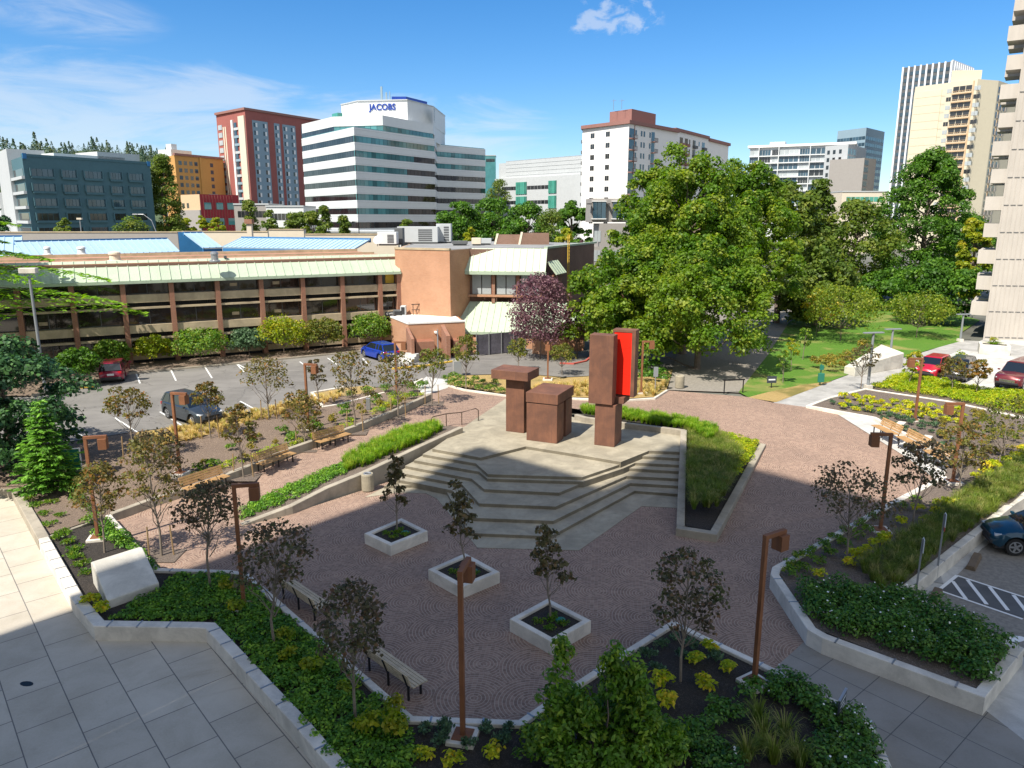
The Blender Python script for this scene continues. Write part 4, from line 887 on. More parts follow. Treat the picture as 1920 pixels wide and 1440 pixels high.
o = empty('bed_sign', P(1575, 1352, .3), 'low dark sign with pale lines standing in the front bed', 'sign', R(52))
MB().bx(-.32, .32, -.02, .02, .15, .75).build('panel', M['signdark'], o); MB().bx(-.34, .34, -.03, .03, .752, .785).build('cap', M['steel'], o)
for sx in (-.2, .2): MB().box((sx, 0, .05), (.05, .05, .35)).build('leg', M['steel'], o)
for k, z_ in enumerate((.64, .52, .40, .28)): MB().bx(-.24, .24 - .1 * (k % 2), -.026, -.021, z_ - .015, z_ + .015).build('text_line', M['signwhite'], o)
o = empty('bed_sign', P(1446, 727, 1.03), 'small dark notice on the lawn near the brick edge', 'sign', R(5)); MB().bx(-.35, .35, -.02, .02, .35, .85).build('panel', M['signdark'], o); MB().bx(-.03, .03, -.02, .02, 0, .35).build('leg', M['black'], o); MB().bx(-.25, .25, -.026, -.021, .55, .65).build('text_line', M['signwhite'], o)
o = empty('waste_station', P(1537, 722, 1.03), 'green dog waste station on a post in the lawn', 'waste station', R(0)); MB().box((0, 0, .6), (.07, .07, 1.9)).build('post', M['lidgreen'], o); MB().bx(-.22, .22, -.2, -.04, .25, .9).build('bin', M['lidgreen'], o, bevel=.02); MB().bx(-.14, .14, -.12, -.04, 1.15, 1.5).build('bag_box', M['lidgreen'], o)
o = empty('path_sign', P(1228, 735, 1.1), 'slim grey sign post at the shaded path', 'sign', 0); MB().box((0, 0, .9), (.07, .05, 1.8)).build('post', M['steel'], o); MB().bx(-.16, .16, -.05, -.03, 1.1, 1.8).build('panel', M['greypole'], o)
o = empty('plant_marker', P(691, 768, 1.2), 'small grey utility post in the mulch slope', 'utility post', 0); MB().bx(-.13, .13, -.1, .1, 0, .75).build('box', M['steel'], o, bevel=.02)
o = empty('utility_box', P(858, 703, 1.06), 'pale green utility cabinet by the driveway', 'utility box', R(10)); MB().bx(-.35, .35, -.25, .25, 0, 1.2).build('cabinet', M['cabinet'] if 'cabinet' in M else M['path'], o, bevel=.02); MB().bx(-.3, .3, -.256, -.251, .1, 1.1).build('door', M['greypole'], o)
o = empty('garden_barrier', P(1375, 737, 1.03), 'dark low barrier rail at the mouth of the shaded path', 'barrier', R(10))
MB().box((0, 0, .95), (1.6, .06, .1)).build('rail', M['black'], o)
for sx in (-.7, .7): MB().box((sx, 0, .45), (.06, .06, .95)).build('post', M['black'], o)
o = empty('valve_lid', P(1543, 1318, .31), 'teal valve box lid in the front bed by the dark sign', 'valve lid', R(40)); MB().bx(-.2, .2, -.15, .15, 0, .05).build('lid', M['lidgreen'], o, bevel=.01)
o = empty('valve_lid', hit(1842, 965), 'green valve box lid in the right grass strip', 'valve lid', R(40)); MB().bx(-.28, .28, -.18, .18, 0, .06).build('lid', M['lidgreen'], o, bevel=.01)
# green mesh fence panel at far left
a = P(116, 885, 1.0); b = P(154, 870 + 12, 1.0); o = empty('mesh_fence', a, 'green mesh fence panel with white posts beside the young fir', 'fence', math.atan2(b.y - a.y, b.x - a.x)); L_ = (b - a).length
M['mesh'] = plain('green_fence_mesh', (0.02, 0.20, 0.14), 0.6)
for x in (0, L_): MB().tube([(x, 0, 0), (x, 0, 1.15)], .035, 8).build('post', M['white'], o)
MB().tube([(0, 0, 1.12), (L_, 0, 1.12)], .028, 8).build('rail', M['white'], o); m_ = MB()
for i in range(14): m_.box((L_ * (i + .5) / 14, 0, .55), (.012, .008, 1.1)); m_.box((L_ / 2, 0, .06 + i * .078), (L_, .008, .012))
m_.bx(.02, L_ - .02, .012, .018, .05, 1.08); m_.build('mesh', M['mesh'], o)

# -------- painted markings
def stripes(name, segs, z, w, m, label):
    mb = MB()
    for a, b in segs:
        p, q = P(*a, z), P(*b, z); d = (q - p).normalized(); n = Vector((-d.y, d.x, 0)) * w / 2; mb.add([p - n, q - n, q + n, p + n], [(0, 1, 2, 3)])
    o = mb.build(name, M[m]); tag(o, label, 'road marking'); o['kind'] = 'structure'
def z5(x, y): return (x / 4, 430 + y / 4)
stripes('bay_lines', [(z5(1015, 1065), z5(1050, 1155)), (z5(1280, 1050), z5(1320, 1135)), (z5(1535, 1028), z5(1590, 1115)), (z5(1778, 1012), z5(1830, 1070)), ((444, 682), (460, 690)), ((562, 678), (573, 686)), ((614, 671), (637, 687)), ((680, 672), (692, 685)), ((132, 798), (156, 820)), ((215, 783), (260, 812)), ((300, 772), (340, 797)), ((450, 752), (487, 772)), ((110, 745), (122, 733))], 1.006, .11, 'line', 'white bay lines on the parking lot')
Z9 = lambda x, y: (1680 + x / 8, 950 + y / 8)
def poly_stripes():
    mb = MB(); segs = [((650, 1245), (915, 1035), .12), ((915, 1035), (2200, 1450), .10), ((650, 1260), (1900, 1690), .10), ((850, 1120), (1050, 1390), .13), ((1070, 1100), (1360, 1470), .13), ((1400, 1205), (1680, 1560), .13), ((1760, 1330), (2000, 1640), .13)]
    zz = .012
    for i, (a, b, w) in enumerate(segs):
        p, q = P(*Z9(*a), .01), P(*Z9(*b), .01); d = (q - p).normalized(); n = Vector((-d.y, d.x, 0)) * w / 2; k = Vector((0, 0, .010 + .0012 * i)); mb.add([p - n + k, q - n + k, q + n + k, p + n + k], [(0, 1, 2, 3)])
    o = mb.build('bay_hatching', M['white']); tag(o, 'white diagonal hatching beside the accessible bay', 'road marking'); o['kind'] = 'structure'
    g = MB().sheet([P(*Z9(680, 1250), .013), P(*Z9(915, 1050), .013), P(*Z9(2200, 1440), .013), P(*Z9(1900, 1670), .013)]).build('hatched_bay', M['dasphalt']); g['kind'] = 'structure'; g['label'] = 'dark grey hatched access aisle'; g['category'] = 'pavement'
poly_stripes()
for i, (x, y, lab) in enumerate([(1165, 850, 'brown concrete wheel stop in front of the teal car'), (560, 1400, 'brown concrete wheel stop half hidden by the flowering shrubs'), (1820, 250, 'brown wheel stop farther along behind the teal car')]):
    o = empty('wheel_stop', P(*Z9(x, y), .01), lab, 'wheel stop', R(50), 'concrete wheel stops'); MB().hexa([(-.75, -.17, 0), (.75, -.17, 0), (.75, .17, 0), (-.75, .17, 0)], [(-.75, -.12, .17), (.75, -.12, .17), (.75, .12, .17), (-.75, .12, .17)]).build('stop', M['stop'], o, bevel=.012)
o = MB().sheet([P(1905 + 18 * math.cos(t), 1198 + 6 * math.sin(t), .013) for t in [k * .5236 for k in range(12)]]).build('bay_symbol', M['white']); tag(o, 'white painted symbol on the accessible bay', 'road marking'); o['kind'] = 'structure'
o = MB().sheet([P(50 + 13 * math.cos(t), 1282 + 5 * math.sin(t), .004) for t in [k * .5236 for k in range(12)]]).build('drain_cover', M['black']); tag(o, 'small dark round drain cover in the tiled walkway', 'drain cover')

# -------- cars: nose towards +x
def lerp_tab(tab, x):
    for (a, b) in zip(tab, tab[1:]):
        if a[0] <= x <= b[0]:
            t = (x - a[0]) / (b[0] - a[0]); t = t * t * (3 - 2 * t) * .5 + t * .5; return a[1] + (b[1] - a[1]) * t
    return tab[-1][1] if x > tab[-1][0] else tab[0][1]
M['cglass'] = plain('car_glass', (0.012, 0.016, 0.02), 0.05, 0, 0.9); M['tyre'] = plain('tyre_rubber', (0.02, 0.02, 0.02), 0.85); M['rim'] = plain('alloy_rim', (0.5, 0.51, 0.53), 0.3, 0.8); M['tail'] = plain('tail_lamp', (0.42, 0.01, 0.02), 0.2); M['head'] = plain('head_lamp', (0.5, 0.52, 0.54), 0.12, 0, .8); M['plate'] = plain('number_plate', (0.62, 0.64, 0.66), 0.5); M['trim'] = plain('black_trim', (0.025, 0.025, 0.027), 0.6); M['chrome'] = plain('chrome_trim', (0.6, 0.6, 0.62), 0.18, 0.9)
def car(name, loc, rz, label, paint, L=4.3, Wd=1.78, belt=.98, roof=1.50, cabin=(-2.05, -1.65, .35, 1.15), hood=.95, deck=None, clear=.2, wr=.33, rails=False, cat='car', bed=None):
    """cabin: rear base, rear roof, front roof, windscreen base (x)"""
    o = empty(name, loc, label, cat, rz); hw = Wd / 2; x0, x1 = -L / 2, L / 2; pm = carpaint(name + '_paint', paint)
    top = [(x0, belt - .22), (x0 + .12, belt - .04), (x0 + .35, belt), (cabin[3] - .15, belt + .01), (cabin[3] + .1, hood + .03), (x1 - .55, hood - .07), (x1 - .12, hood - .22), (x1, hood - .42)]
    if bed: top = [(x0, belt - .1), (x0 + .06, belt), (cabin[3] - .15, belt + .01), (cabin[3] + .1, hood + .03), (x1 - .4, hood - .04), (x1 - .05, hood - .12), (x1, hood - .35)]
    wid = [(x0, hw * .80), (x0 + .25, hw * .95), (x0 + .9, hw), (x1 - 1.0, hw), (x1 - .3, hw * .92), (x1, hw * .70)]
    ax = (x0 + .78, x1 - .82)
    N = 34; ring = 9; v, f = [], []
    for i in range(N + 1):
        x = x0 + L * i / N; t = lerp_tab(top, x); w = lerp_tab(wid, x); lo = clear + .06
        endk = max(0, (x0 + .2 - x) / .2, (x - (x1 - .2)) / .2); lo += .10 * endk
        arch = 0
        for a in ax:
            d = abs(x - a)
            if d < wr + .07: arch = max(arch, math.sqrt((wr + .07) ** 2 - d * d) + wr)
        lo_side = max(lo, arch)
        ys = [(-w * .80, lo_side if arch else lo), (-w * .985, lo_side + .02), (-w, max((lo + t) * .5, lo_side + .04)), (-w * .955, max(t - .06, lo_side + .06)), (-w * .86, t), (0, t + .035), (w * .86, t), (w * .955, max(t - .06, lo_side + .06)), (w, max((lo + t) * .5, lo_side + .04)), (w * .985, lo_side + .02), (w * .80, lo_side if arch else lo)]
        v += [(x, y, z) for y, z in ys]
    n = 11
    for i in range(N):
        for k in range(n - 1): f.append((i * n + k, i * n + k + 1, (i + 1) * n + k + 1, (i + 1) * n + k))
    f.append(tuple(range(n))[::-1]); f.append(tuple(N * n + k for k in range(n)))
    b = MB(); b.add(v, [t[::-1] for t in f]); body = b.build('body', pm, o, smooth=True)
    body.modifiers.new('edge', 'EDGE_SPLIT').split_angle = R(38)
    MB().bx(x0 + .15, x1 - .15, -hw * .8, hw * .8, clear, clear + .34).build('underbody', M['trim'], o)
    c0, c1, c2, c3 = cabin; wb, wt = hw * .90, hw * .70; zb = belt - .01
    base = [(c0, wb * .95), (c3, wb * .93)]; g = MB()
    lo_ = [(c0, -wb * .94, zb), (c3, -wb * .94, zb), (c3, wb * .94, zb), (c0, wb * .94, zb)]; hi = [(c1, -wt, roof - .05), (c2, -wt, roof - .05), (c2, wt, roof - .05), (c1, wt, roof - .05)]
    g.hexa(lo_, hi); g.build('windows', M['cglass'], o)
    r = MB(); r.hexa([(c1 - .06, -wt - .02, roof - .07), (c2 + .06, -wt - .02, roof - .07), (c2 + .06, wt + .02, roof - .07), (c1 - .06, wt + .02, roof - .07)], [(c1 + .02, -wt * .9, roof - .005), (c2 - .12, -wt * .9, roof), (c2 - .12, wt * .9, roof), (c1 + .02, wt * .9, roof - .005)]); rf = r.build('roof', pm, o, bevel=.03)
    def pil(xa, xb, w0, w1=None):
        w1 = w1 or w0
        for s in (-1, 1):
            pl = MB(); A = Vector((xa, s * wb * .945, zb)); B = Vector((xb, s * (wt + .012), roof - .06)); q = .012 * s
            pl.hexa([A + Vector((-w0, q, 0)), A + Vector((w0, q, 0)), A + Vector((w0, -q, 0)), A + Vector((-w0, -q, 0))], [B + Vector((-w1, q, 0)), B + Vector((w1, q, 0)), B + Vector((w1, -q, 0)), B + Vector((-w1, -q, 0))]); pl.build('pillar', pm, o)
    pil(c3 - .03, c2 + .02, .045); pil(c0 + .06, c1 + .05, .10, .07); mid = (c1 + c2) / 2; pil(mid, mid - .03, .045)
    if c2 - c1 > 1.7: pil(c1 + .55, c1 + .5, .05)
    for a in ax:
        for s in (-1, 1):
            w_ = MB(); y_ = s * (hw - .20); w_.lathe((a, y_ if s > 0 else y_, wr), [(wr * .5, -.10), (wr * .93, -.10), (wr, -.06), (wr, .06), (wr * .93, .10), (wr * .5, .10)], 24, 'Y'); wo = w_.build('wheel', M['tyre'], o)
            rm = MB(); yo = y_ + s * .085
            rm.lathe((a, yo, wr), [(wr * .62, -.012), (wr * .62, .012)], 20, 'Y'); rm.build('hub', M['trim'], wo)
            sp = MB()
            for k in range(5):
                t = k * 1.2566; sp.box((a + math.cos(t) * wr * .33, yo + s * .02, wr + math.sin(t) * wr * .33), (wr * .62, .02, wr * .2), 0, 0, -t)
            ring_ = [(wr * .56, -.012), (wr * .66, -.012), (wr * .66, .014), (wr * .56, .014)]
            nb = len(sp.v)
            for rr, hh in ring_:
                for k in range(20): sp.v.append((a + rr * math.cos(k * .31416), yo + s * .012 + hh, wr + rr * math.sin(k * .31416)))
            for j in range(4):
                for k in range(20): sp.f.append((nb + j * 20 + k, nb + j * 20 + (k + 1) % 20, nb + ((j + 1) % 4) * 20 + (k + 1) % 20, nb + ((j + 1) % 4) * 20 + k))
            sp.build('rim', M['rim'], wo)
    for s in (-1, 1):
        MB().box((x1 - .22, s * hw * .66, hood - .24), (.26, hw * .28, .09), R(-s * 16), 0, R(14)).build('headlight', M['head'], o, bevel=.02)
        MB().box((x0 + .06, s * hw * .70, belt - .17), (.14, hw * .30, .17), R(s * 12)).build('tail_light', M['tail'], o, bevel=.02)
        MB().box((c3 - .22, s * (hw + .08), belt + .06), (.13, .17, .11)).build('mirror', pm, o, bevel=.03)
        for xd in (mid + .25, mid - .75): MB().box((xd, s * (hw - .012), belt - .12), (.16, .03, .025)).build('handle', M['trim'], o)
    MB().box((x1 - .045, 0, hood - .42), (.10, hw * 1.0, .17)).build('grille', M['chrome'] if bed else M['trim'], o, bevel=.01)
    MB().box((x1 - .06, 0, clear + .22), (.2, hw * 1.45, .16)).build('bumper', M['trim'], o, bevel=.03)
    MB().box((x0 + .05, 0, clear + .2), (.18, hw * 1.55, .2)).build('rear_bumper', M['trim'], o, bevel=.03)
    MB().box((x0 + .005, 0, belt - .30), (.03, .46, .15)).build('number_plate', M['plate'], o)
    if rails:
        for s in (-1, 1): MB().tube([(c1 + .1, s * wt * .85, roof + .01), (c1 + .2, s * wt * .85, roof + .05), (c2 - .25, s * wt * .85, roof + .05), (c2 - .12, s * wt * .85, roof + .01)], .02, 6).build('roof_rail', M['trim'], o)
    return o
car('hatchback', P(217, 709, 1.0), R(110), 'dark red hatchback parked facing the brick wing, seen from behind', (0.22, 0.008, 0.035), 4.2, 1.78)
car('hatchback', P(712, 672, 1.0), R(130), 'bright blue hatchback parked near the brick annex', (0.008, 0.045, 0.36), 4.3, 1.78)
car('sport_utility_car', P(362, 787, 1.0), R(-38), 'dark grey car in the lot behind the maples, nose to the verge', (0.035, 0.045, 0.055), 4.5, 1.84, 1.05, 1.62, (-2.15, -1.8, .35, 1.15), 1.0, None, .22, .35)
car('crossover_car', P(1947, 1040, .02) + Vector((.55, .35, 0)), R(167), 'dark teal crossover with black wheels cut off by the right edge', (0.008, 0.05, 0.085), 4.5, 1.84, 1.08, 1.62, (-2.15, -1.8, .40, 1.2), 1.02, None, .24, .36, True)
car('hatchback', P(1748, 703, 1.02), R(-135), 'bright red car behind the yellow ground cover', (0.50, 0.012, 0.03), 4.2, 1.75)
car('sport_utility_car', P(1797, 708, 1.02), R(-132), 'dark car hidden behind two small maples', (0.05, 0.05, 0.055), 4.4, 1.8, 1.02, 1.55, (-2.15, -1.7, .35, 1.15), .98)
car('pickup_truck', P(1893, 727, 1.02) + Vector((1.2, .9, 0)), R(-140), 'maroon pickup with a canopy and chrome grille at the right edge', (0.14, 0.016, 0.02), 5.3, 1.95, 1.12, 1.80, (-2.5, -2.35, .55, 1.25), 1.10, None, .3, .38, False, 'pickup truck', True)
# ================================================================== BUILDINGS
M['dglass'] = glassmat('dark_window_glass', (0.022, 0.024, 0.026), 0.05); M['bglass'] = glassmat('blue_window_glass', (0.03, 0.06, 0.085), 0.05); M['tglass'] = glassmat('teal_window_glass', (0.06, 0.19, 0.20), 0.06, 0.4)
M['gglass'] = glassmat('green_window_glass', (0.05, 0.22, 0.17), 0.08, 0.4); M['wglass'] = glassmat('pale_blind_glass', (0.34, 0.37, 0.38), 0.15, 0.25); M['brglass'] = glassmat('brown_window_glass', (0.026, 0.02, 0.015), 0.04, 0.6, 0.9)
M['brick'] = brickmat('orange_brick', (0.53, 0.235, 0.115), (0.46, 0.19, 0.09), (0.46, 0.35, 0.26), R(33)); M['brickc'] = brickmat('red_brick_pier', (0.34, 0.135, 0.075), (0.28, 0.105, 0.06), (0.30, 0.22, 0.17), R(-28))
M['brickdk'] = brickmat('brown_brick', (0.22, 0.115, 0.08), (0.18, 0.09, 0.06), (0.2, 0.16, 0.13), R(10)); M['bandc'] = concrete('tan_sill_concrete', (0.46, 0.37, 0.245), 0.25)
M['groof'] = mat('pale_green_metal_roof', (0.41, 0.48, 0.36), 0.5, 0.10, 0.6, 8, spec=.4); M['gfascia'] = mat('green_roof_fascia', (0.36, 0.44, 0.33), 0.55, 0.1); M['broof'] = mat('blue_metal_roof', (0.33, 0.47, 0.60), 0.5, 0.08, 0.4, 6, spec=.5); M['bfascia'] = mat('deep_blue_metal', (0.03, 0.16, 0.36), 0.5, 0.1)
M['rroof'] = mat('reddish_gravel_roof', (0.36, 0.19, 0.125), 0.9, 0.3, 0.5, 12); M['groofd'] = mat('grey_flat_roof', (0.24, 0.24, 0.235), 0.9, 0.25, 0.4, 10); M['wroof'] = mat('white_membrane_roof', (0.72, 0.72, 0.70), 0.7, 0.08, 0.6, 8)
M['ocre'] = mat('ochre_wall', (0.50, 0.27, 0.085), 0.85, 0.08, 0.1, 2); M['rbrickf'] = mat('far_red_brick', (0.30, 0.10, 0.085), 0.85, 0.12, 0.1, 2); M['bluegrey'] = mat('blue_grey_panel', (0.23, 0.32, 0.38), 0.7, 0.06, .1, 2); M['offwhite'] = mat('off_white_panel', (0.62, 0.64, 0.64), 0.6, 0.04, 0.05, 1); M['cream'] = mat('cream_wall', (0.60, 0.53, 0.42), 0.8, 0.06, .05, 1)
M['slate'] = mat('slate_blue_concrete', (0.065, 0.14, 0.168), 0.75, 0.10, .1, 2); M['palegrey'] = mat('pale_grey_render', (0.44, 0.46, 0.47), 0.8, 0.06, .1, 2); M['aptwhite'] = mat('white_render', (0.74, 0.72, 0.70), 0.8, 0.03, .1, 2); M['mauve'] = mat('mauve_brown_trim', (0.27, 0.135, 0.115), 0.8, 0.08, .1, 2); M['maroon'] = mat('dark_red_cladding', (0.27, 0.018, 0.03), 0.6, 0.12, .1, 4); M['silver'] = mat('silver_cladding', (0.46, 0.48, 0.49), 0.45, 0.06, .05, 1); M['beige'] = mat('beige_tower_wall', (0.58, 0.525, 0.40), 0.8, 0.05, .03, 1); M['tan'] = mat('tan_panel', (0.55, 0.39, 0.24), 0.8, 0.05); M['ribwhite'] = mat('white_rib', (0.68, 0.70, 0.74), 0.6, 0.03); M['towerconc'] = mat('ribbed_tower_concrete', (0.46, 0.42, 0.375), 0.85, 0.08, .25, 3, streak=True); M['navy'] = plain('navy_blue_sign', (0.012, 0.05, 0.30), 0.4); M['dkgrey'] = mat('dark_grey_panel', (0.10, 0.105, 0.11), 0.7, 0.1); M['taupe'] = mat('taupe_render', (0.30, 0.28, 0.26), 0.8, 0.06)
slab_tower()
M['hillside'] = mat('wooded_hillside', (0.06, 0.085, 0.04), 0.9, 0.4, 0.05, .4)
class Bld:
    def __init__(self, name, base, label, cat='building'): self.o = empty(name, Vector((base[0], base[1], .9)), label, cat); self.c = Vector(self.o.location); self.w = []; self.parts = {}
    def L(self, p): return Vector((p[0], p[1], p[2])) - self.c
    def prism(self, name, poly, z0, z1, m): return MB().prism([(q[0] - self.c.x, q[1] - self.c.y) for q in poly], z0 - self.c.z, z1 - self.c.z).build(name, M[m], self.o)
    def frame(self, a, b): a = Vector((a[0], a[1])); b = Vector((b[0], b[1])); e = (b - a).normalized(); return (a, e, Vector((e.y, -e.x)), (b - a).length)
    def fpt(self, fr, s, z, d): a, e, n, _ = fr; q = a + e * s + n * d; return Vector((q.x, q.y, z)) - self.c
    def fbox(self, mb, fr, s0, s1, z0, z1, d0, d1):
        f = self.fpt; mb.hexa([f(fr, s0, z0, d1), f(fr, s1, z0, d1), f(fr, s1, z0, d0), f(fr, s0, z0, d0)], [f(fr, s0, z1, d1), f(fr, s1, z1, d1), f(fr, s1, z1, d0), f(fr, s0, z1, d0)])
    def part(self, name, fr, boxes, m, parent=None):
        mb = MB()
        for b in boxes: self.fbox(mb, fr, *b)
        return mb.build(name, M[m], parent or self.o)
    def win(self, fr, s0, s1, z0, z1, m='dglass', d=.04, name='window', split=1):
        mb = MB(); g = .05 * (s1 - s0) / split
        for i in range(split):
            a = s0 + (s1 - s0) * i / split; b = s0 + (s1 - s0) * (i + 1) / split; self.fbox(mb, fr, a + (g if i else 0), b - (g if i < split - 1 else 0), z0, z1, -.05, d)
        cpt = self.fpt(fr, (s0 + s1) / 2, (z0 + z1) / 2, d) + self.c; self.w.append(((s1 - s0) * (z1 - z0) / max(cpt.y, 1) ** 2, mb, m, name))
    def done(self):
        for nm in set(q[3] for q in self.w):
            ws = sorted([q for q in self.w if q[3] == nm], key=lambda q: -q[0])
            for a, mb, m, n in ws[:98]: mb.build(n, M[m], self.o)
            rest = {}
            for a, mb, m, n in ws[98:]:
                r = rest.setdefault(m, MB()); r.add(mb.v, mb.f)
            for m, r in rest.items(): r.build(nm, M[m], self.o)['kind'] = 'stuff'
def XY(u, D): p = PD(u, 408, D); return Vector((p.x, p.y))
def mansard(mb, a, b, za, zb, run, rib=.45, n=None, thick=.12, ribw=.035):
    """sloping metal roof from eave a-b (z=za) back and up to zb"""
    a, b = Vector(a), Vector(b); e = (b - a).normalized(); nn = Vector((-e.y, e.x)); L_ = (b - a).length
    def q(s, t, h=0): p = a + e * s + nn * run * t; sl = math.hypot(run, zb - za); return Vector((p.x - nn.x * h * (zb - za) / sl, p.y - nn.y * h * (zb - za) / sl, za + (zb - za) * t + h * run / sl))
    mb.hexa([q(0, 0, -thick), q(L_, 0, -thick), q(L_, 1, -thick), q(0, 1, -thick)], [q(0, 0), q(L_, 0), q(L_, 1), q(0, 1)])
    k = max(int(L_ / rib), 1)
    for i in range(k + 1):
        s = min(max(L_ * i / k, ribw), L_ - ribw); mb.hexa([q(s - ribw, 0, -.01), q(s + ribw, 0, -.01), q(s + ribw, 1, -.01), q(s - ribw, 1, -.01)], [q(s - ribw, 0, .06), q(s + ribw, 0, .06), q(s + ribw, 1, .06), q(s - ribw, 1, .06)])
    return q

# ---- brick wing with piers
def wing():
    a0 = Vector((-31.7, 60.56)); e = Vector((0.8819, 0.4714)); B = Bld('brick_wing', a0, 'long low brick office wing with piers and a pale green metal roof', 'office building'); sp = 3.62
    s0, s1 = -5.6 * sp, 6.55 * sp; a = a0 + e * s0; b = a0 + e * s1; fr = B.frame(a, b); L_ = fr[3]
    B.prism('core', [a - fr[2] * .9, b - fr[2] * .9, b - fr[2] * 14, a - fr[2] * 14], .8, 9.25, 'brickdk')
    MB().prism([(q.x - B.c.x, q.y - B.c.y) for q in (a - fr[2] * 1.0, b - fr[2] * 1.0, b - fr[2] * 13.6, a - fr[2] * 13.6)], 9.26 - B.c.z, 9.34 - B.c.z).build('roof', M['rroof'], B.o)
    B.part('parapet', fr, [(0, L_, 9.3, 9.62, -13.9, -13.6), (0, L_, 9.3, 9.5, -7.7, -7.62)], 'bandc')
    xs = [(k + 5.6) * sp for k in (-5, -4, -3, -2, -1, 0, 1, 2, 3, 4, 5, 6)] + [L_ - .14]
    for x in xs: B.part('pier', fr, [(x - .19, x + .19, .8, 7.78, -.75, .12)], 'brickc')
    for x in xs[3:12]: B.part('flood_light', fr, [(x + .9, x + 1.12, 9.55, 9.75, -1.5, -1.2)], 'dkgrey') if int(x) % 3 == 0 else None
    ends = [0] + xs
    for x0, x1 in zip(ends, ends[1:]):
        l, r = x0 + .2, x1 - .2
        if r - l < .3: continue
        B.part('sill_panel', fr, [(l, r, 6.15, 6.80, -.55, -.06)], 'bandc'); B.part('sill_panel', fr, [(l, r, 3.62, 4.28, -.55, -.06)], 'bandc'); B.part('sill_panel', fr, [(l, r, 1.35, 1.85, -.55, -.32)], 'bandc')
        B.part('ledge', fr, [(l, r, 5.62, 5.78, -.6, .0)], 'bandc'); B.part('ledge', fr, [(l, r, 3.06, 3.22, -.6, .0)], 'bandc')
        for z0, z1 in ((5.79, 6.14), (3.23, 3.61), (1.0, 1.34)):
            m = MB(); B.fbox(m, fr, l, r, z0, z1, -.78, -.7); k = max(int((r - l) / .17), 2)
            for i in range(k): s = l + (r - l) * (i + .5) / k; B.fbox(m, fr, s - .02, s + .02, z0 + .002, z1 - .002, -.69, -.5)
            m.build('grille', M['trim'], B.o)
        for z0, z1 in ((6.81, 7.75), (4.29, 5.61), (1.86, 3.05)):
            n = 2
            w_ = MB()
            for i in range(n): B.fbox(w_, fr, l + (r - l) * i / n + .03, l + (r - l) * (i + 1) / n - .03, z0, z1, -.72, -.62)
            wo = w_.build('window', M['brglass'], B.o); f_ = MB()
            for i in range(n + 1): s = l + (r - l) * i / n; B.fbox(f_, fr, max(s - .025, l), min(s + .025, r), z0, z1, -.66, -.6)
            for zz in (z0, z1 - .05): B.fbox(f_, fr, l, r, zz, zz + .05, -.665, -.605)
            f_.build('frame', M['dkgrey'], wo)
            if z0 > 4 and r - l > 2 and int(l) % 2: B.part('blind', fr, [(l + .9, l + 1.5, z0 + .35, z0 + .62, -.615, -.61)], 'bandc', wo)
    m = MB(); ea = a + fr[2] * .30; eb = b + fr[2] * .30 ; mansard(m, ea, eb, 7.98, 9.55, 1.75, .76, ribw=.022)
    m.v = [tuple(Vector(q) - B.c) for q in m.v]; m.build('mansard_roof', M['groof'], B.o)
    B.part('fascia', fr, [(-.05, L_ + .05, 7.74, 7.97, .15, .35)], 'gfascia'); B.part('soffit', fr, [(0, L_, 7.79, 7.84, -.7, .14)], 'dkgrey')
    B.part('yellow_panel', fr, [(L_ - 1.25, L_ - .4, 6.85, 7.7, -.6, -.56)], 'yellow')
    # C WING sign on the sill of the last bay
    s = B.part('wing_sign', fr, [(L_ - 1.55, L_ - .38, 3.74, 4.16, -.055, -.02)], 'signdark')
    text('lettering', 'C WING', .26, M['white'], s, B.fpt(fr, L_ - .965, 3.95, -.005), (R(90), 0, math.atan2(fr[1].y, fr[1].x)), .008)
    # roof vents
    for i, (u, v, w, lab, mm) in enumerate([(215, 480, .62, 'squat pinkish roof vent on the brick wing', 'cream'), (402, 478, .42, 'small silver roof vent on the brick wing', 'steel'), (150, 449, .5, 'small white roof vent near the blue roof', 'white'), (86, 450, .4, 'smallest white roof vent at the far left', 'white')]):
        t = (zat(64, v) - 0); p = PD(u, v, 63.5 + (i > 1) * 11); p.z = 9.34 if i < 2 else 9.35; o = empty('roof_vent', p, lab, 'roof vent'); MB().lathe((0, 0, 0), [(w * 1.05, 0), (w * 1.05, .12), (w * .7, .18), (w * .66, .62), (w * .8, .64), (w * .74, .8), (w * .3, .88)], 18).build('cap', M[mm], o)
    B.done(); return B
wing()
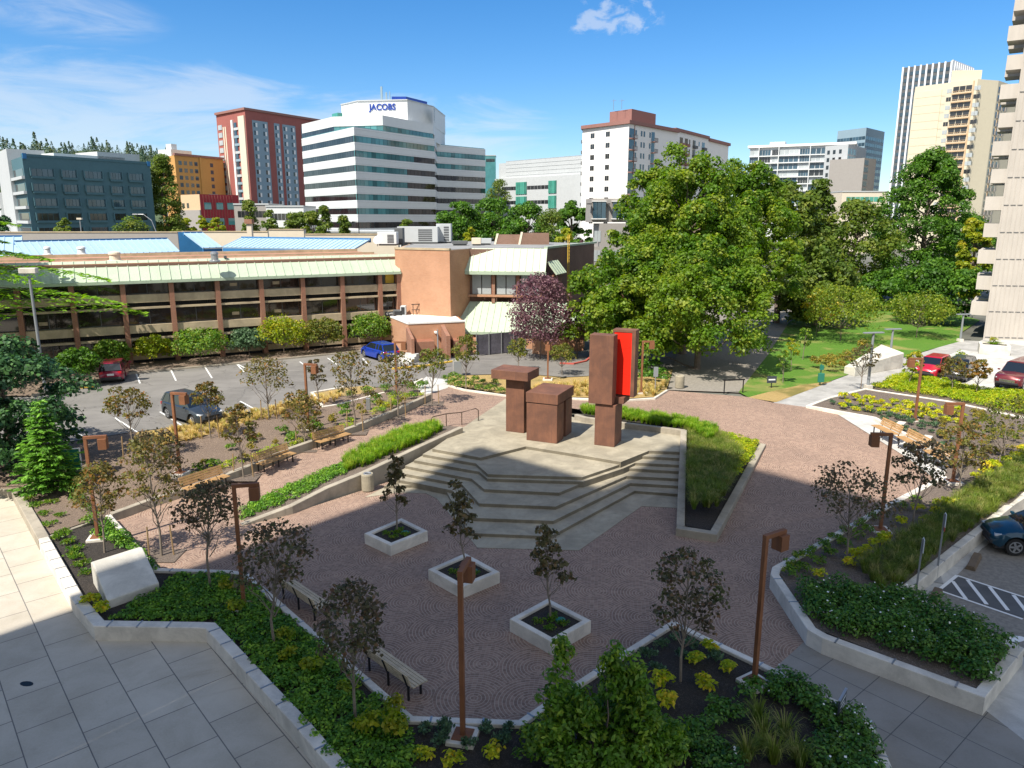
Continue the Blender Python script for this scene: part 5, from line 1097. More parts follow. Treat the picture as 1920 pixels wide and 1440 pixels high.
# ---- blue metal roofs behind the wing
def blue_roofs():
    for i, (u0, u1, d0, d1, za, zb, run, lab) in enumerate([(-60, 30, 79, 81, 8.9, 10.9, 4.0, 'left stub of the blue ribbed metal roof'), (36, 331, 80, 92, 8.95, 10.4, 3.2, 'long blue ribbed metal roof behind the brick wing'), (376, 412, 92, 94, 9.4, 11.1, 4.2, 'short blue ribbed roof bay'), (412, 660, 92, 84, 9.5, 10.5, 3.2, 'tapering blue ribbed metal roof behind the wing end')]):
        a, b = XY(u0, d0), XY(u1, d1); o = empty('metal_roof', Vector((a.x, a.y, 8.2)), lab, 'metal roof'); m = MB(); q = mansard(m, a, b, za, zb, run, .7, ribw=.05); c = Vector(o.location)
        m.v = [tuple(Vector(w) - c) for w in m.v]; m.build('sheet', M['broof'], o); e = (b - a).normalized(); n = Vector((-e.y, e.x)); L_ = (b - a).length
        f = MB(); 
        for t, z0, z1 in ((.02, za - .55, za - .14), (run + .05, zb - .3, zb + .18)):
            p0 = a + n * t; p1 = b + n * t; f.hexa([Vector((p0.x, p0.y, z0)) - c, Vector((p1.x, p1.y, z0)) - c, Vector((p1.x + n.x * .2, p1.y + n.y * .2, z0)) - c, Vector((p0.x + n.x * .2, p0.y + n.y * .2, z0)) - c], [Vector((p0.x, p0.y, z1)) - c, Vector((p1.x, p1.y, z1)) - c, Vector((p1.x + n.x * .2, p1.y + n.y * .2, z1)) - c, Vector((p0.x + n.x * .2, p0.y + n.y * .2, z1)) - c])
        f.build('fascia', M['bfascia'], o)
        w = MB(); p0, p1 = a + n * .4, b + n * .4; w.prism([(p0.x - c.x, p0.y - c.y), (p1.x - c.x, p1.y - c.y), (p1.x + n.x * (run - .5) - c.x, p1.y + n.y * (run - .5) - c.y), (p0.x + n.x * (run - .5) - c.x, p0.y + n.y * (run - .5) - c.y)], -7.3, .2); w.build('wall', M['brickdk'], o)
    a, b = XY(331, 96), XY(376, 97); o = empty('roof_screen', Vector((a.x, a.y, 8)), 'flat blue wall between two blue metal roofs', 'roof screen'); d = b - a
    MB().hexa([(0, 0, -7), (d.x, d.y, -7), (d.x, d.y + .4, -7), (0, .4, -7)], [(0, 0, 3.2), (d.x, d.y, 3.2), (d.x, d.y + .4, 3.2), (0, .4, 3.2)]).build('panel', M['bfascia'], o)
    for k, (u0, u1, d, v, lab, m) in enumerate([(-60, 330, 104, 436, 'long grey concrete parapet behind the blue roof', 'taupe'), (330, 500, 108, 435, 'pale concrete parapet left of the chimney', 'cream'), (502, 568, 106, 431, 'taller pale parapet block right of the chimney', 'cream'), (570, 745, 104, 440, 'stained pale parapet running to the roof units', 'cream')]):
        a, b = XY(u0, d), XY(u1, d); z = zat(d, v); o = empty('parapet_wall', Vector((a.x, a.y, .9)), lab, 'wall'); MB().bx(0, b.x - a.x, 0, 1.2, 0, z - .9).build('wall', M[m], o); MB().bx(0, b.x - a.x, -.08, 1.28, z - .9, z - .78).build('coping', M['bandc'], o)
    p = PD(469, 437, 102); o = empty('chimney', Vector((p.x, p.y, 7)), 'slim concrete chimney stack behind the wing roof', 'chimney'); h = zat(102, 411) - 7; MB().bx(-.32, .32, -.32, .32, 0, h - .6).build('stack', M['cream'], o); MB().bx(-.5, .5, -.5, .5, h - .6, h).build('cap', M['brickc'], o)
blue_roofs()
# ---- brick block, annex
def block():
    P1, P2, P3, P4, P5 = (Vector((-11.2, 71.9)), Vector((-5.75, 69.3)), Vector((-4.1, 72.6)), Vector((3.3, 71.5)), Vector((9.6, 88)))
    B = Bld('brick_block', P2, 'big orange brick block with pale green sloping roofs', 'building'); zt = 10.05
    B.prism('wall', [P1, P2, P3, Vector((-12, 90))], .8, zt, 'brick')
    B.prism('wall', [P3 + Vector((0, .02)), P4 + Vector((.1, 1.6)), P5, Vector((-4, 96)), Vector((-12, 90.02))], .8, zt - .02, 'brickdk')
    B.part('coping', B.frame(P1, P2), [(0, (P2 - P1).length, zt + .002, zt + .18, -.3, .06)], 'bandc'); B.part('coping', B.frame(P4 + Vector((.1, 1.6)), P5), [(0, 17, zt, zt + .2, -.3, .06)], 'gfascia')
    MB().prism([(q.x - B.c.x, q.y - B.c.y) for q in (P1 + Vector((.4, .6)), P2 + Vector((0, .5)), P3 + Vector((.2, .6)), P4 + Vector((0, 2.2)), P5 + Vector((-.5, 0)), Vector((-4, 95.5)), Vector((-11.6, 90)))], zt + .01 - B.c.z, zt + .05 - B.c.z).build('roof', M['groofd'], B.o)
    fr = B.frame(P3, P4); L_ = fr[3]
    m = MB(); ea = P3 + fr[2] * .9 - fr[1] * .3; eb = P4 + fr[2] * .9; mansard(m, ea, eb, 8.0, 10.1, 1.5, .62, ribw=.022); m.v = [tuple(Vector(q) - B.c) for q in m.v]; m.build('mansard_roof', M['groof'], B.o); B.part('fascia', fr, [(-.35, L_ + .05, 7.68, 7.99, .72, .92)], 'gfascia')
    for i in range(3):
        s = .25 + i * (L_ - .3) / 3; w_ = (L_ - .3) / 3 - .55; B.win(fr, s, s + w_, 5.75, 7.6, 'wglass', .05, 'window', 2); B.part('pier', fr, [(s + w_ + .1, s + w_ + .42, 4.9, 7.66, .0, .3)], 'brickc')
    B.part('ledge', fr, [(-.2, L_, 5.5, 5.7, 0, .4)], 'brick')
    m = MB(); ea = P3 + fr[2] * 3.2 - fr[1] * .6; eb = P4 + fr[2] * 3.2 + fr[1] * 4; mansard(m, ea, eb, 2.5, 5.0, 3.15, .62, ribw=.022); m.v = [tuple(Vector(q) - B.c) for q in m.v]; m.build('lower_roof', M['groof'], B.o)
    B.part('base_wall', fr, [(-.4, L_ + 3.8, .8, 2.5, .1, 3.0)], 'brick'); B.part('fascia', fr, [(-.6, L_ + 4, 2.25, 2.49, 3.0, 3.22)], 'gfascia')
    f2 = B.frame(P4 + Vector((.05, .2)), P5); m = MB(); mansard(m, P4 + f2[2] * 1.0 + f2[1] * .2, P4 + f2[2] * 1.0 + f2[1] * 3.2, 7.7, 8.9, .95, .6); m.v = [tuple(Vector(q) - B.c) for q in m.v]; m.build('side_roof', M['groof'], B.o)
    B.part('side_bay', f2, [(.2, 3.0, .8, 7.6, 0, .6)], 'brickc')
    # ladder on the dark wall
    ld = MB(); s = 6.2
    for q in (s, s + .5): B.fbox(ld, f2, q, q + .06, 3.5, 11.3, .15, .21)
    for k in range(22): B.fbox(ld, f2, s + .062, s + .498, 3.7 + k * .34, 3.74 + k * .34, .16, .20)
    ld.build('ladder', M['yellow'], B.o)
    # brown screens and plant on the roof
    for u0, u1, d, vt, lab in ((930, 975, 84, 440, 'left brown roof screen on the brick block'), (976, 1030, 83, 437, 'right brown roof screen on the brick block')):
        a, b = XY(u0, d), XY(u1, d); o = empty('roof_screen', Vector((a.x, a.y, zt)), lab, 'roof screen'); h = zat(d, vt) - zt; MB().hexa([(0, 0, 0), (b.x - a.x, 0, 0), (b.x - a.x, 1.5, 0), (0, 1.5, 0)], [(.3, .3, h), (b.x - a.x, .3, h), (b.x - a.x, 1.2, h), (.3, 1.2, h)]).build('screen', M['brickdk'], o); MB().hexa([(-.25, -.05, 0), (-.02, -.05, 0), (-.02, 1.5, 0), (-.25, 1.5, 0)], [(.05, .25, h + .1), (.28, .25, h + .1), (.28, 1.2, h + .1), (.05, 1.2, h + .1)]).build('trim', M['cream'], o)
    def unit(u, v, d, w, dp, h, m, lab, louv=True):
        p = PD(u, v, d); p.z = zt + .05; o = empty('roof_unit', p, lab, 'air conditioner'); MB().bx(-w / 2, w / 2, 0, dp, .15, h).build('casing', M[m], o, bevel=.03); MB().bx(-w / 2 + .1, w / 2 - .1, .1, dp - .1, 0, .149).build('feet', M['dkgrey'], o)
        if louv:
            g = MB()
            for k in range(6): g.bx(w * .02, w * .36, -.03, 0, .3 + (h - .5) * k / 6, .3 + (h - .5) * (k + .6) / 6)
            g.build('grille', M['dkgrey'], o)
        return o
    unit(783, 452, 86, 4.6, 2.4, 1.9, 'silver', 'large grey rooftop air unit on the brick block'); unit(832, 452, 88, 1.7, 1.8, 2.2, 'palegrey', 'second grey rooftop unit right of the large one'); unit(726, 462, 80, 2.0, 1.6, 1.4, 'offwhite', 'white rooftop unit above the brick corner'); unit(748, 462, 82, .9, 1.5, 1.8, 'dkgrey', 'dark upright rooftop unit beside the white one', False)
    unit(893, 456, 80, 1.0, 1.0, .8, 'cream', 'small cream rooftop fan', False); unit(910, 458, 82, 1.3, .8, .7, 'silver', 'low silver rooftop unit near the brown screens', False); unit(862, 460, 80, 1.6, .8, .5, 'dkgrey', 'low dark rooftop pipes casing', False)
    p = PD(708, 462, 78); p.z = zt + .05; o = empty('satellite_dish', p, 'white satellite dish on the brick roof', 'satellite dish'); MB().tube([(0, 0, 0), (0, 0, .7)], .05, 6).build('mast', M['steel'], o); d = MB().lathe((0, 0, 0), [(.02, .02), (.3, .06), (.5, .18), (.52, .18), (.3, .03), (.02, 0)], 18, 'Y').build('dish', M['white'], o, (0, -.05, .8)); d.rotation_euler = (R(-35), 0, R(-20))
    B.done()
block()
def annex():
    c = P(767, 668, 1.0); B = Bld('brick_annex', (c.x, c.y), 'small brick annex with a white flat roof', 'building'); a = Vector((c.x, c.y)); b = Vector((P(872, 664, 1).x, P(872, 664, 1).y + .5)); l = Vector((-11.4, 69.3)); zt = 3.85
    B.prism('wall', [l, a, b, b + Vector((-1.2, 5)), l + Vector((1, 4.3))], .8, zt, 'brick'); B.prism('roof', [l + Vector((.3, .1)), a + Vector((.2, .3)), b + Vector((-.3, .3)), b + Vector((-1.4, 4.8)), l + Vector((1.1, 4.1))], zt + .01, zt + .06, 'wroof')
    fr = B.frame(a, b); fl = B.frame(l, a); B.part('coping', fr, [(0, fr[3], zt + .002, zt + .14, -.25, .05)], 'wroof'); B.part('coping', fl, [(0, fl[3], zt + .002, zt + .14, -.25, .05)], 'wroof')
    B.part('wall_lamp', fr, [(2.3, 2.5, 3.0, 3.15, 0, .5)], 'white'); B.done()
    for i, (s0, s1, h, dpt, lab) in enumerate([(-.2, .05, 2.6, 2.6, 'sloping brick wing wall at the annex steps'), (2.9, 3.25, 2.7, 2.3, 'tall narrow brick fin wall by the annex'), (.35, 2.0, 1.5, 1.6, 'low brick bin enclosure in front of the annex'), (3.7, 5.0, 1.45, 1.5, 'low brick enclosure at the right of the annex')]):
        o = empty('brick_wall', Vector((c.x, c.y, .95)), lab, 'wall'); T = Bld.__new__(Bld); T.c = Vector(o.location); m = MB()
        if h > 2.5: m.hexa([T.fpt(fr, s0, .9, dpt), T.fpt(fr, s1, .9, dpt), T.fpt(fr, s1, .9, .01), T.fpt(fr, s0, .9, .01)], [T.fpt(fr, s0, 1 + h * .75, dpt), T.fpt(fr, s1, 1 + h * .75, dpt), T.fpt(fr, s1, 1 + h, .01), T.fpt(fr, s0, 1 + h, .01)])
        else: T.fbox(m, fr, s0, s1, .9, 1 + h, .02, dpt)
        m.build('wall', M['brickc'], o)
    o = empty('entry_steps', P(752, 682, 1.0), 'pale concrete entry steps left of the brick annex', 'steps', R(-20))
    for k in range(4): MB().bx(-.9, .9, k * .35, 1.6, .17 * k - .05, .17 * (k + 1)).build('step', M['ltconc'], o)
    # steel frame on the annex roof
    p = PD(800, 590, 71); p.z = zt + .06; o = empty('steel_frame', p, 'brown steel screen frame on the annex roof', 'steel frame', R(18)); m = MB()
    for k in range(5): m.box((-1.3 + k * .65, 0, .5), (.06, .06, 1.0)); 
    m.box((0, 0, 1.02), (2.9, .08, .08)); m.box((0, 0, .5), (2.9, .05, .06)); m.build('frame', M['rail'], o)
    for k, (u, v, w, h, lab) in enumerate([(725, 590, .9, .5, 'dark rooftop fan on the annex roof'), (735, 595, .5, .9, 'grey upright unit on the annex roof')]):
        p = PD(u + 22, v, 70.6); p.z = zt + .06; o = empty('roof_unit', p, lab, 'roof unit'); MB().bx(-w / 2, w / 2, -.4, .4, 0, h).build('casing', M['dkgrey' if k == 0 else 'palegrey'], o, bevel=.03); MB().bx(-w / 3, w / 3, -.42, -.4, .1, h - .1).build('grille', M['trim'], o)
    # blue canopy + screened fence
    a, b = P(868, 645, 1.0), P(915, 640, 1.0); o = empty('blue_canopy', a, 'small blue metal canopy beside the annex', 'canopy'); d = b - a
    MB().hexa([(0, 0, 1.45), (d.x, d.y, 1.25), (d.x, d.y + 2.2, 2.1), (0, 2.2, 2.3)], [(0, 0, 1.53), (d.x, d.y, 1.33), (d.x, d.y + 2.2, 2.18), (0, 2.2, 2.38)]).build('roof', M['broof'], o)
    for x, y in ((.1, .1), (d.x - .1, .1 + d.y), (.1, 2.0), (d.x - .1, 2.0)): MB().bx(x - .05, x + .05, y - .05, y + .05, -.05, 1.26).build('post', M['steel'], o)
    a, b = P(893, 668, 1.0), P(985, 658, 1.0); o = empty('screened_fence', a, 'chain fence with a dark purple grey screen along the drive', 'fence', math.atan2(b.y - a.y, b.x - a.x)); L_ = (b - a).length; M['screen'] = mat('fence_screen', (0.10, 0.095, 0.115), 0.9, 0.4, 0.9, 6)
    MB().bx(.05, L_ - .05, -.015, .015, .08, 1.9).build('screen', M['screen'], o)
    for k in range(5): MB().tube([(L_ * k / 4, -.05, 0), (L_ * k / 4, -.05, 2.05)], .04, 6).build('post', M['steel'], o)
    a, b = P(880, 655, 1.0), P(900, 664, 1.0); o = empty('brick_wall', a, 'low brick wall under the blue canopy', 'wall', math.atan2(b.y - a.y, b.x - a.x)); MB().bx(-.3, 2.4, -.15, .15, -.1, 1.3).build('wall', M['brick'], o)
    a, b = P(1000, 662, 1.0), P(1065, 668, 1.0); o = empty('brick_wall', a, 'low brick wall behind the purple tree', 'wall', math.atan2(b.y - a.y, b.x - a.x)); MB().bx(0, 3.2, -.2, .2, -.1, 1.9).build('wall', M['brick'], o)
    a, b = XY(1088, 86), XY(1180, 92); o = empty('brick_wall', Vector((a.x, a.y, .9)), 'brick wall glimpsed under the big maples', 'wall', math.atan2(b.y - a.y, b.x - a.x)); MB().bx(0, (b - a).length, -.2, .2, 0, 3.8).build('wall', M['brick'], o)
    a, b = XY(1024, 78), XY(1075, 80); o = empty('timber_fence', Vector((a.x, a.y, zat(78, 548))), 'grey slatted timber screen by the dark brick wall', 'fence', math.atan2(b.y - a.y, b.x - a.x)); m = MB(); L_ = (b - a).length
    for k in range(16): m.box((L_ * (k + .5) / 16, 0, .6), (L_ / 22, .06, 1.5))
    m.build('slats', M['cream'], o); MB().box((L_ / 2, .06, .9), (L_, .05, .1)).build('rail', M['cream'], o); MB().bx(0, L_, .1, .3, -6, -.16).build('base_wall', M['brick'], o)
annex()

# ---- the white banded office tower
def banded():
    Lf, C, Rt = XY(574, 228), XY(671, 199), XY(818, 228); R2a, R2b = XY(829, 240), XY(911, 262); bk = XY(740, 285)
    B = Bld('banded_office_tower', C, 'white banded office tower with ribbon windows and a blue rooftop sign', 'office building'); N2 = XY(822, 246)
    poly = [Lf, C, Rt, N2, R2b, XY(900, 300), bk, XY(585, 262)]; zt = zat(199, 238); fl = 3.62; band = 2.05
    cen = sum(poly, Vector((0, 0))) / len(poly)
    ins = [q + (cen - q).normalized() * .35 for q in poly]; k = 0; z = zt
    B.prism('core', ins, .8, zt + .2, 'tglass')
    while z > 2 and k < 10:
        B.prism('spandrel', poly, z - band, z, 'offwhite'); z0 = z - fl; z1 = z - band
        for (p, q), mm in zip(((Lf, C), (C, Rt), (Rt, N2), (N2, R2b)), ('dglass', 'tglass' if k < 2 else 'tglass', 'dglass', 'tglass' if k < 2 else 'dglass')):
            fr = B.frame(p, q); n = max(int(fr[3] / 1.55), 1); mb = MB(); mb2 = MB()
            for i in range(n):
                t = (i + .5) / n; dark = (mm == 'tglass' and p is C and ((k == 1 and t > .72) or (k >= 2 and t > .62) or k > 5)); tgt = mb2 if dark else mb
                B.fbox(tgt, fr, fr[3] * i / n + .05, fr[3] * (i + 1) / n - .05, z0 + .01, z1 - .01, -.3, -.12)
            if mb.v: mb.build('window_band', M[mm], B.o)
            if mb2.v: mb2.build('window_band', M['brglass'], B.o)
            B.part('seam', fr, [(0, fr[3], z - .5, z - .44, 0, .03), (0, fr[3], z - band + .3, z - band + .36, 0, .03)], 'silver')
        z -= fl; k += 1
    # top storey with a chamfered corner, then the penthouse
    tp = [XY(576, 229), XY(634, 212), XY(724, 209), XY(816, 230), XY(822, 246), bk, XY(600, 260)]; z0 = zt + fl - band
    B.prism('spandrel', tp, z0, z0 + band + .5, 'offwhite'); ti = [q + (cen - q).normalized() * .4 for q in tp]; B.prism('core', ti, zt + .1, z0, 'tglass')
    for p, q in zip(tp[:3], tp[1:4]):
        fr = B.frame(p, q); n = max(int(fr[3] / 1.7), 1); mb = MB()
        for i in range(n): B.fbox(mb, fr, fr[3] * i / n + .05, fr[3] * (i + 1) / n - .05, zt + .02, z0 - .02, -.3, -.15)
        mb.build('window_band', M['tglass' if p is not tp[0] else 'dglass'], B.o)
    zp = z0 + band + .5; ph = [XY(650, 231), XY(660, 229), XY(680, 224), XY(770, 222), XY(817, 235), XY(838, 256), XY(740, 282), XY(655, 260)]; h = zat(222, 188) - zp
    B.prism('penthouse', ph, zp + .01, zp + h, 'offwhite'); B.prism('penthouse_base', [XY(817.5, 235.5), XY(837, 256), XY(780, 275), XY(770, 250)], zt + .02, zp, 'offwhite'); B.prism('coping', [cen + (q - cen) * 1.01 for q in ph], zp + h, zp + h + .25, 'silver')
    B.prism('roof_cap', [XY(742, 228), XY(768, 228), XY(806, 238), XY(806, 250), XY(745, 250)], zp + h + .3, zp + h + 1.9, 'navy')
    fr = B.frame(ph[2], ph[3]); 
    t = text('roof_sign', 'JACOBS', 2.35, M['navy'], B.o, B.fpt(fr, fr[3] * .5, zp + h - 1.75, .12), (R(90), 0, math.atan2(fr[1].y, fr[1].x)), .12); t.scale = (.95, 1, 1)
    for i, (s, hh, w) in enumerate(((.42, 4.2, .55), (.52, 2.6, .4), (.6, 2.8, .16))): B.part('antenna', fr, [(fr[3] * s, fr[3] * s + w, zp + h, zp + h + hh, -2.5, -2.2)], 'bluegrey')
    B.part('roof_unit', B.frame(tp[0], tp[1]), [(15.5, 19, zp, zp + 1.5, -4, -2.5)], 'gglass')
    f2 = B.frame(Rt, N2); B.win(f2, 1, 6, zp + 1, zp + 4.5, 'bglass'); B.done()
banded()
# ---- red and grey student tower
def student():
    A, K, E = XY(421, 322), XY(474, 306), XY(640, 352); B = Bld('apartment_tower', K, 'tall red brick and grey panel apartment tower left of the banded office', 'apartment building'); zt = zat(306, 206)
    B.prism('wall', [A, K, E, E + Vector((-10, 18)), A + Vector((8, 18))], .8, zt, 'rbrickf'); B.prism('cornice', [A + Vector((-.5, -.5)), K + Vector((0, -.7)), E + Vector((.5, -.4)), E + Vector((-10, 18)), A + Vector((8, 18))], zt + .01, zt + .9, 'mauve')
    fr = B.frame(K, E); fl = 3.0; nf = 19; z0 = zt - 4.2
    cols = [(3.2, 11.2), (14.6, 17.6), (19.2, 26.5), (30, 38)]
    for s0, s1 in cols:
        for g in range(7): B.part('panel', fr, [(s0, s1, max(z0 - g * 9 - 8.3, 1.5), z0 - g * 9 + .8, 0, .10)], 'bluegrey')
        for f in range(nf):
            z = z0 - f * fl - 1.2
            if z < 3: break
            for s in ([s0 + .6, s1 - 2.6] if s1 - s0 > 5 else [s0 + .5]): B.win(fr, s, s + .95, z - .5, z + 1.1, 'dglass', .16); B.part('window_frame', fr, [(s + 1.0, s + 1.9, z - .5, z + 1.1, .1, .16)], 'white')
    f2 = B.frame(A, K); L2 = f2[3]
    B.part('cream_stack', f2, [(L2 - 5.2, L2 - .5, 1, zt - 2, 0, .5)], 'cream'); B.part('white_stack', f2, [(L2 - 11, L2 - 9.6, 1, zt - 3, 0, .6)], 'aptwhite')
    for f in range(nf):
        z = zt - 6 - f * fl
        if z < 3: break
        B.win(f2, L2 - 9, L2 - 7.2, z, z + 1.9, 'bglass', .35); B.win(f2, 1.2, 4.4, z, z + 1.9, 'wglass', .2)
        if f % 1 == 0: B.part('bay_panel', f2, [(L2 - 9.4, L2 - 5.6, z - 1.0, z - .05, 0, .4)], 'bluegrey' if f % 3 else 'palegrey')
    for s in (4.9, 6.6): B.part('light_strip', f2, [(s, s + .9, 2, zt - 5, 0, .12)], 'cream')
    B.done()
student()
def boxtower(name, label, A, K, E, zt, m, dep=18, cat='building'):
    B = Bld(name, K, label, cat); n = Vector((0, dep)); B.prism('wall', [A, K, E, E + (A - K)], .8, zt, m); return B, B.frame(A, K), B.frame(K, E)
# ---- ochre mid rise
A, K, E = XY(306, 312), XY(338, 296), XY(427, 318); zt = zat(296, 291); B, f1, f2 = boxtower('ochre_midrise', 'ochre orange mid rise block with small grey windows', A, K, E, zt, 'ocre')
for f in range(10):
    z = zt - 3.4 - f * 2.75
    if z < 3: break
    for s in (1.6, 4.2, 6.8, 9.3, 17.2): B.win(f2, s, s + 1.5, z, z + 1.5, 'bglass', .05, 'window', 2)
    for s in (1.2, 3.4, 5.6): B.win(f1, s, s + 1.3, z, z + 1.4, 'wglass')
B.part('pilaster', f2, [(11.7, 12.6, 1, zt + .3, 0, .5)], 'ocre'); B.part('cornice', f2, [(-.3, f2[3] + .2, zt, zt + .8, -.4, .5)], 'mauve'); B.part('lift_house', f2, [(3, 13, zt + .1, zt + 2.6, -12, -5)], 'offwhite'); B.part('lift_house', f2, [(6, 8.6, zt + 2.7, zt + 5, -11, -8)], 'silver'); B.part('grey_bay', f2, [(15.2, 19.5, 1, zt - 14, 0, .6)], 'palegrey'); B.done()
# ---- red clad low building
A, K, E = XY(343, 236), XY(378, 228), XY(450, 238); zt = zat(228, 364); B, f1, f2 = boxtower('red_clad_building', 'low dark red metal clad building under the ochre block', A, K, E, zt, 'maroon')
rb = [(s * .95, s * .95 + .12, 2, zt - .2, 0, .12) for s in range(1, 12)]; B.part('ribs', f2, rb, 'rbrickf'); B.part('pink_wall', f1, [(0, f1[3], 8, zt - .02, 0, .1)], 'tan'); B.part('base', f1, [(-2, f1[3], 1, zt - 4.6, 0, .4)], 'taupe')
for z in (zt - 4.4, zt - 9): [B.win(f2, s, s + 2.2, z, z + 2.0, 'tglass', .14) for s in (1.2, 5.1, 8.7)]
for s in (.8, 3.6): B.win(f1, s, s + 1.4, zt - 4, zt - 2.5, 'dglass', .14, 'window', 2)
B.done()
# ---- slate office on the left
def slate():
    A, K, E = XY(28, 160), XY(57, 146), XY(291, 168); zt = zat(146, 293); B, f1, f2 = boxtower('slate_office', 'slate blue five storey office block with deep set windows at far left', A, K, E, zt, 'slate', 22, 'office building'); fl = 2.78
    zr = zat(168, 310); 
    for k in range(6):
        z = zt - 2.0 - k * fl
        s = 1.2; q_ = (f2[3] - 1.4) / 30.0
        for w_, g in ((5.0, 1.0), (3.4, 1.0), (4.4, 1.1), (3.0, 1.0), (3.9, .8)):
            w_ *= q_; g = (g + 1) * q_ - 1
            if s + w_ < f2[3]: B.win(f2, s, s + w_, z - 1.5, z - .15, 'dglass' if k > 2 else 'bglass', .06, 'window', 4); B.part('sill', f2, [(s - .1, s + w_ + .1, z - 1.95, z - 1.52, 0, .35)], 'slate'); [B.part('reveal', f2, [(q_0, q_0 + .23, z - 1.5, z, 0, .35)], 'slate') for q_0 in (s - .25, s + w_ + .02)]
            s += w_ + g + 1.0
        B.win(f1, f1[3] * .35, f1[3] * .95, z - 1.5, z - .1, 'dglass', .06); B.part('sill', f1, [(f1[3] * .3, f1[3], z - 2.1, z - 1.55, 0, .5)], 'palegrey')
    B.part('parapet', f2, [(0, f2[3], zt + .002, zt + .5, -.4, .1)], 'slate')
    for s in (.0, f2[3] - .7): B.part('blue_corner', f2, [(s, s + .7, zt - .4, zt + .6, .1, .25)], 'bfascia')
    for x0, x1, h, mm in ((9, 24, 1.5, 'offwhite'), (18, 27.5, 2.4, 'palegrey')): B.part('plant_room', f2, [(x0, x1, zt + .01, zt + h, -12 - h, -6)], mm)
    B.part('stair_tower', f1, [(-9, f1[3] * .30, .5, zt + 2.2, -6, .6)], 'palegrey'); B.part('stair_tower', f1, [(-20, -9.02, .5, zt - 6, -6, 1.2)], 'offwhite'); B.part('porch', f1, [(-2, f1[3] + 1, 6, 7.2, .7, 3)], 'offwhite'); B.done()
slate()
# ---- silver long building with green glass
def silver():
    a, b = XY(928, 285), XY(1095, 252); B = Bld('silver_hall', a, 'long silver clad hall with green glass bays', 'building'); zt0 = zat(285, 303); fr = B.frame(a, b); L_ = fr[3]; zw = zat(268, 331)
    B.part('wall', fr, [(0, L_, .8, zw, -25, 0)], 'silver'); B.part('upper_hall', fr, [(4.5, L_, zw + .01, zat(268, 297), -24, -1.5)], 'silver'); B.part('upper_hall', fr, [(0, 4.4, zw + .01, zt0 - .6, -24, -2)], 'palegrey')
    for k in range(5): B.part('seam', fr, [(4.5, L_, zw + .9 + k * 1.3, zw + .98 + k * 1.3, -1.5, -1.42)], 'palegrey')
    for z in (zw - 4.2, zw - 9.2):
        for s0, s1, m in ((4, 11.5, 'dglass'), (17.5, 28, 'dglass')): B.win(fr, s0, s1, z, z + 1.2, m, .1, 'window', 6)
        for s0, s1 in ((11.7, 17.3), (28.2, 32)): B.win(fr, s0, s1, z - 1.6, z + 2.6, 'gglass', .25, 'glass_bay', 5)
    B.done()
silver()
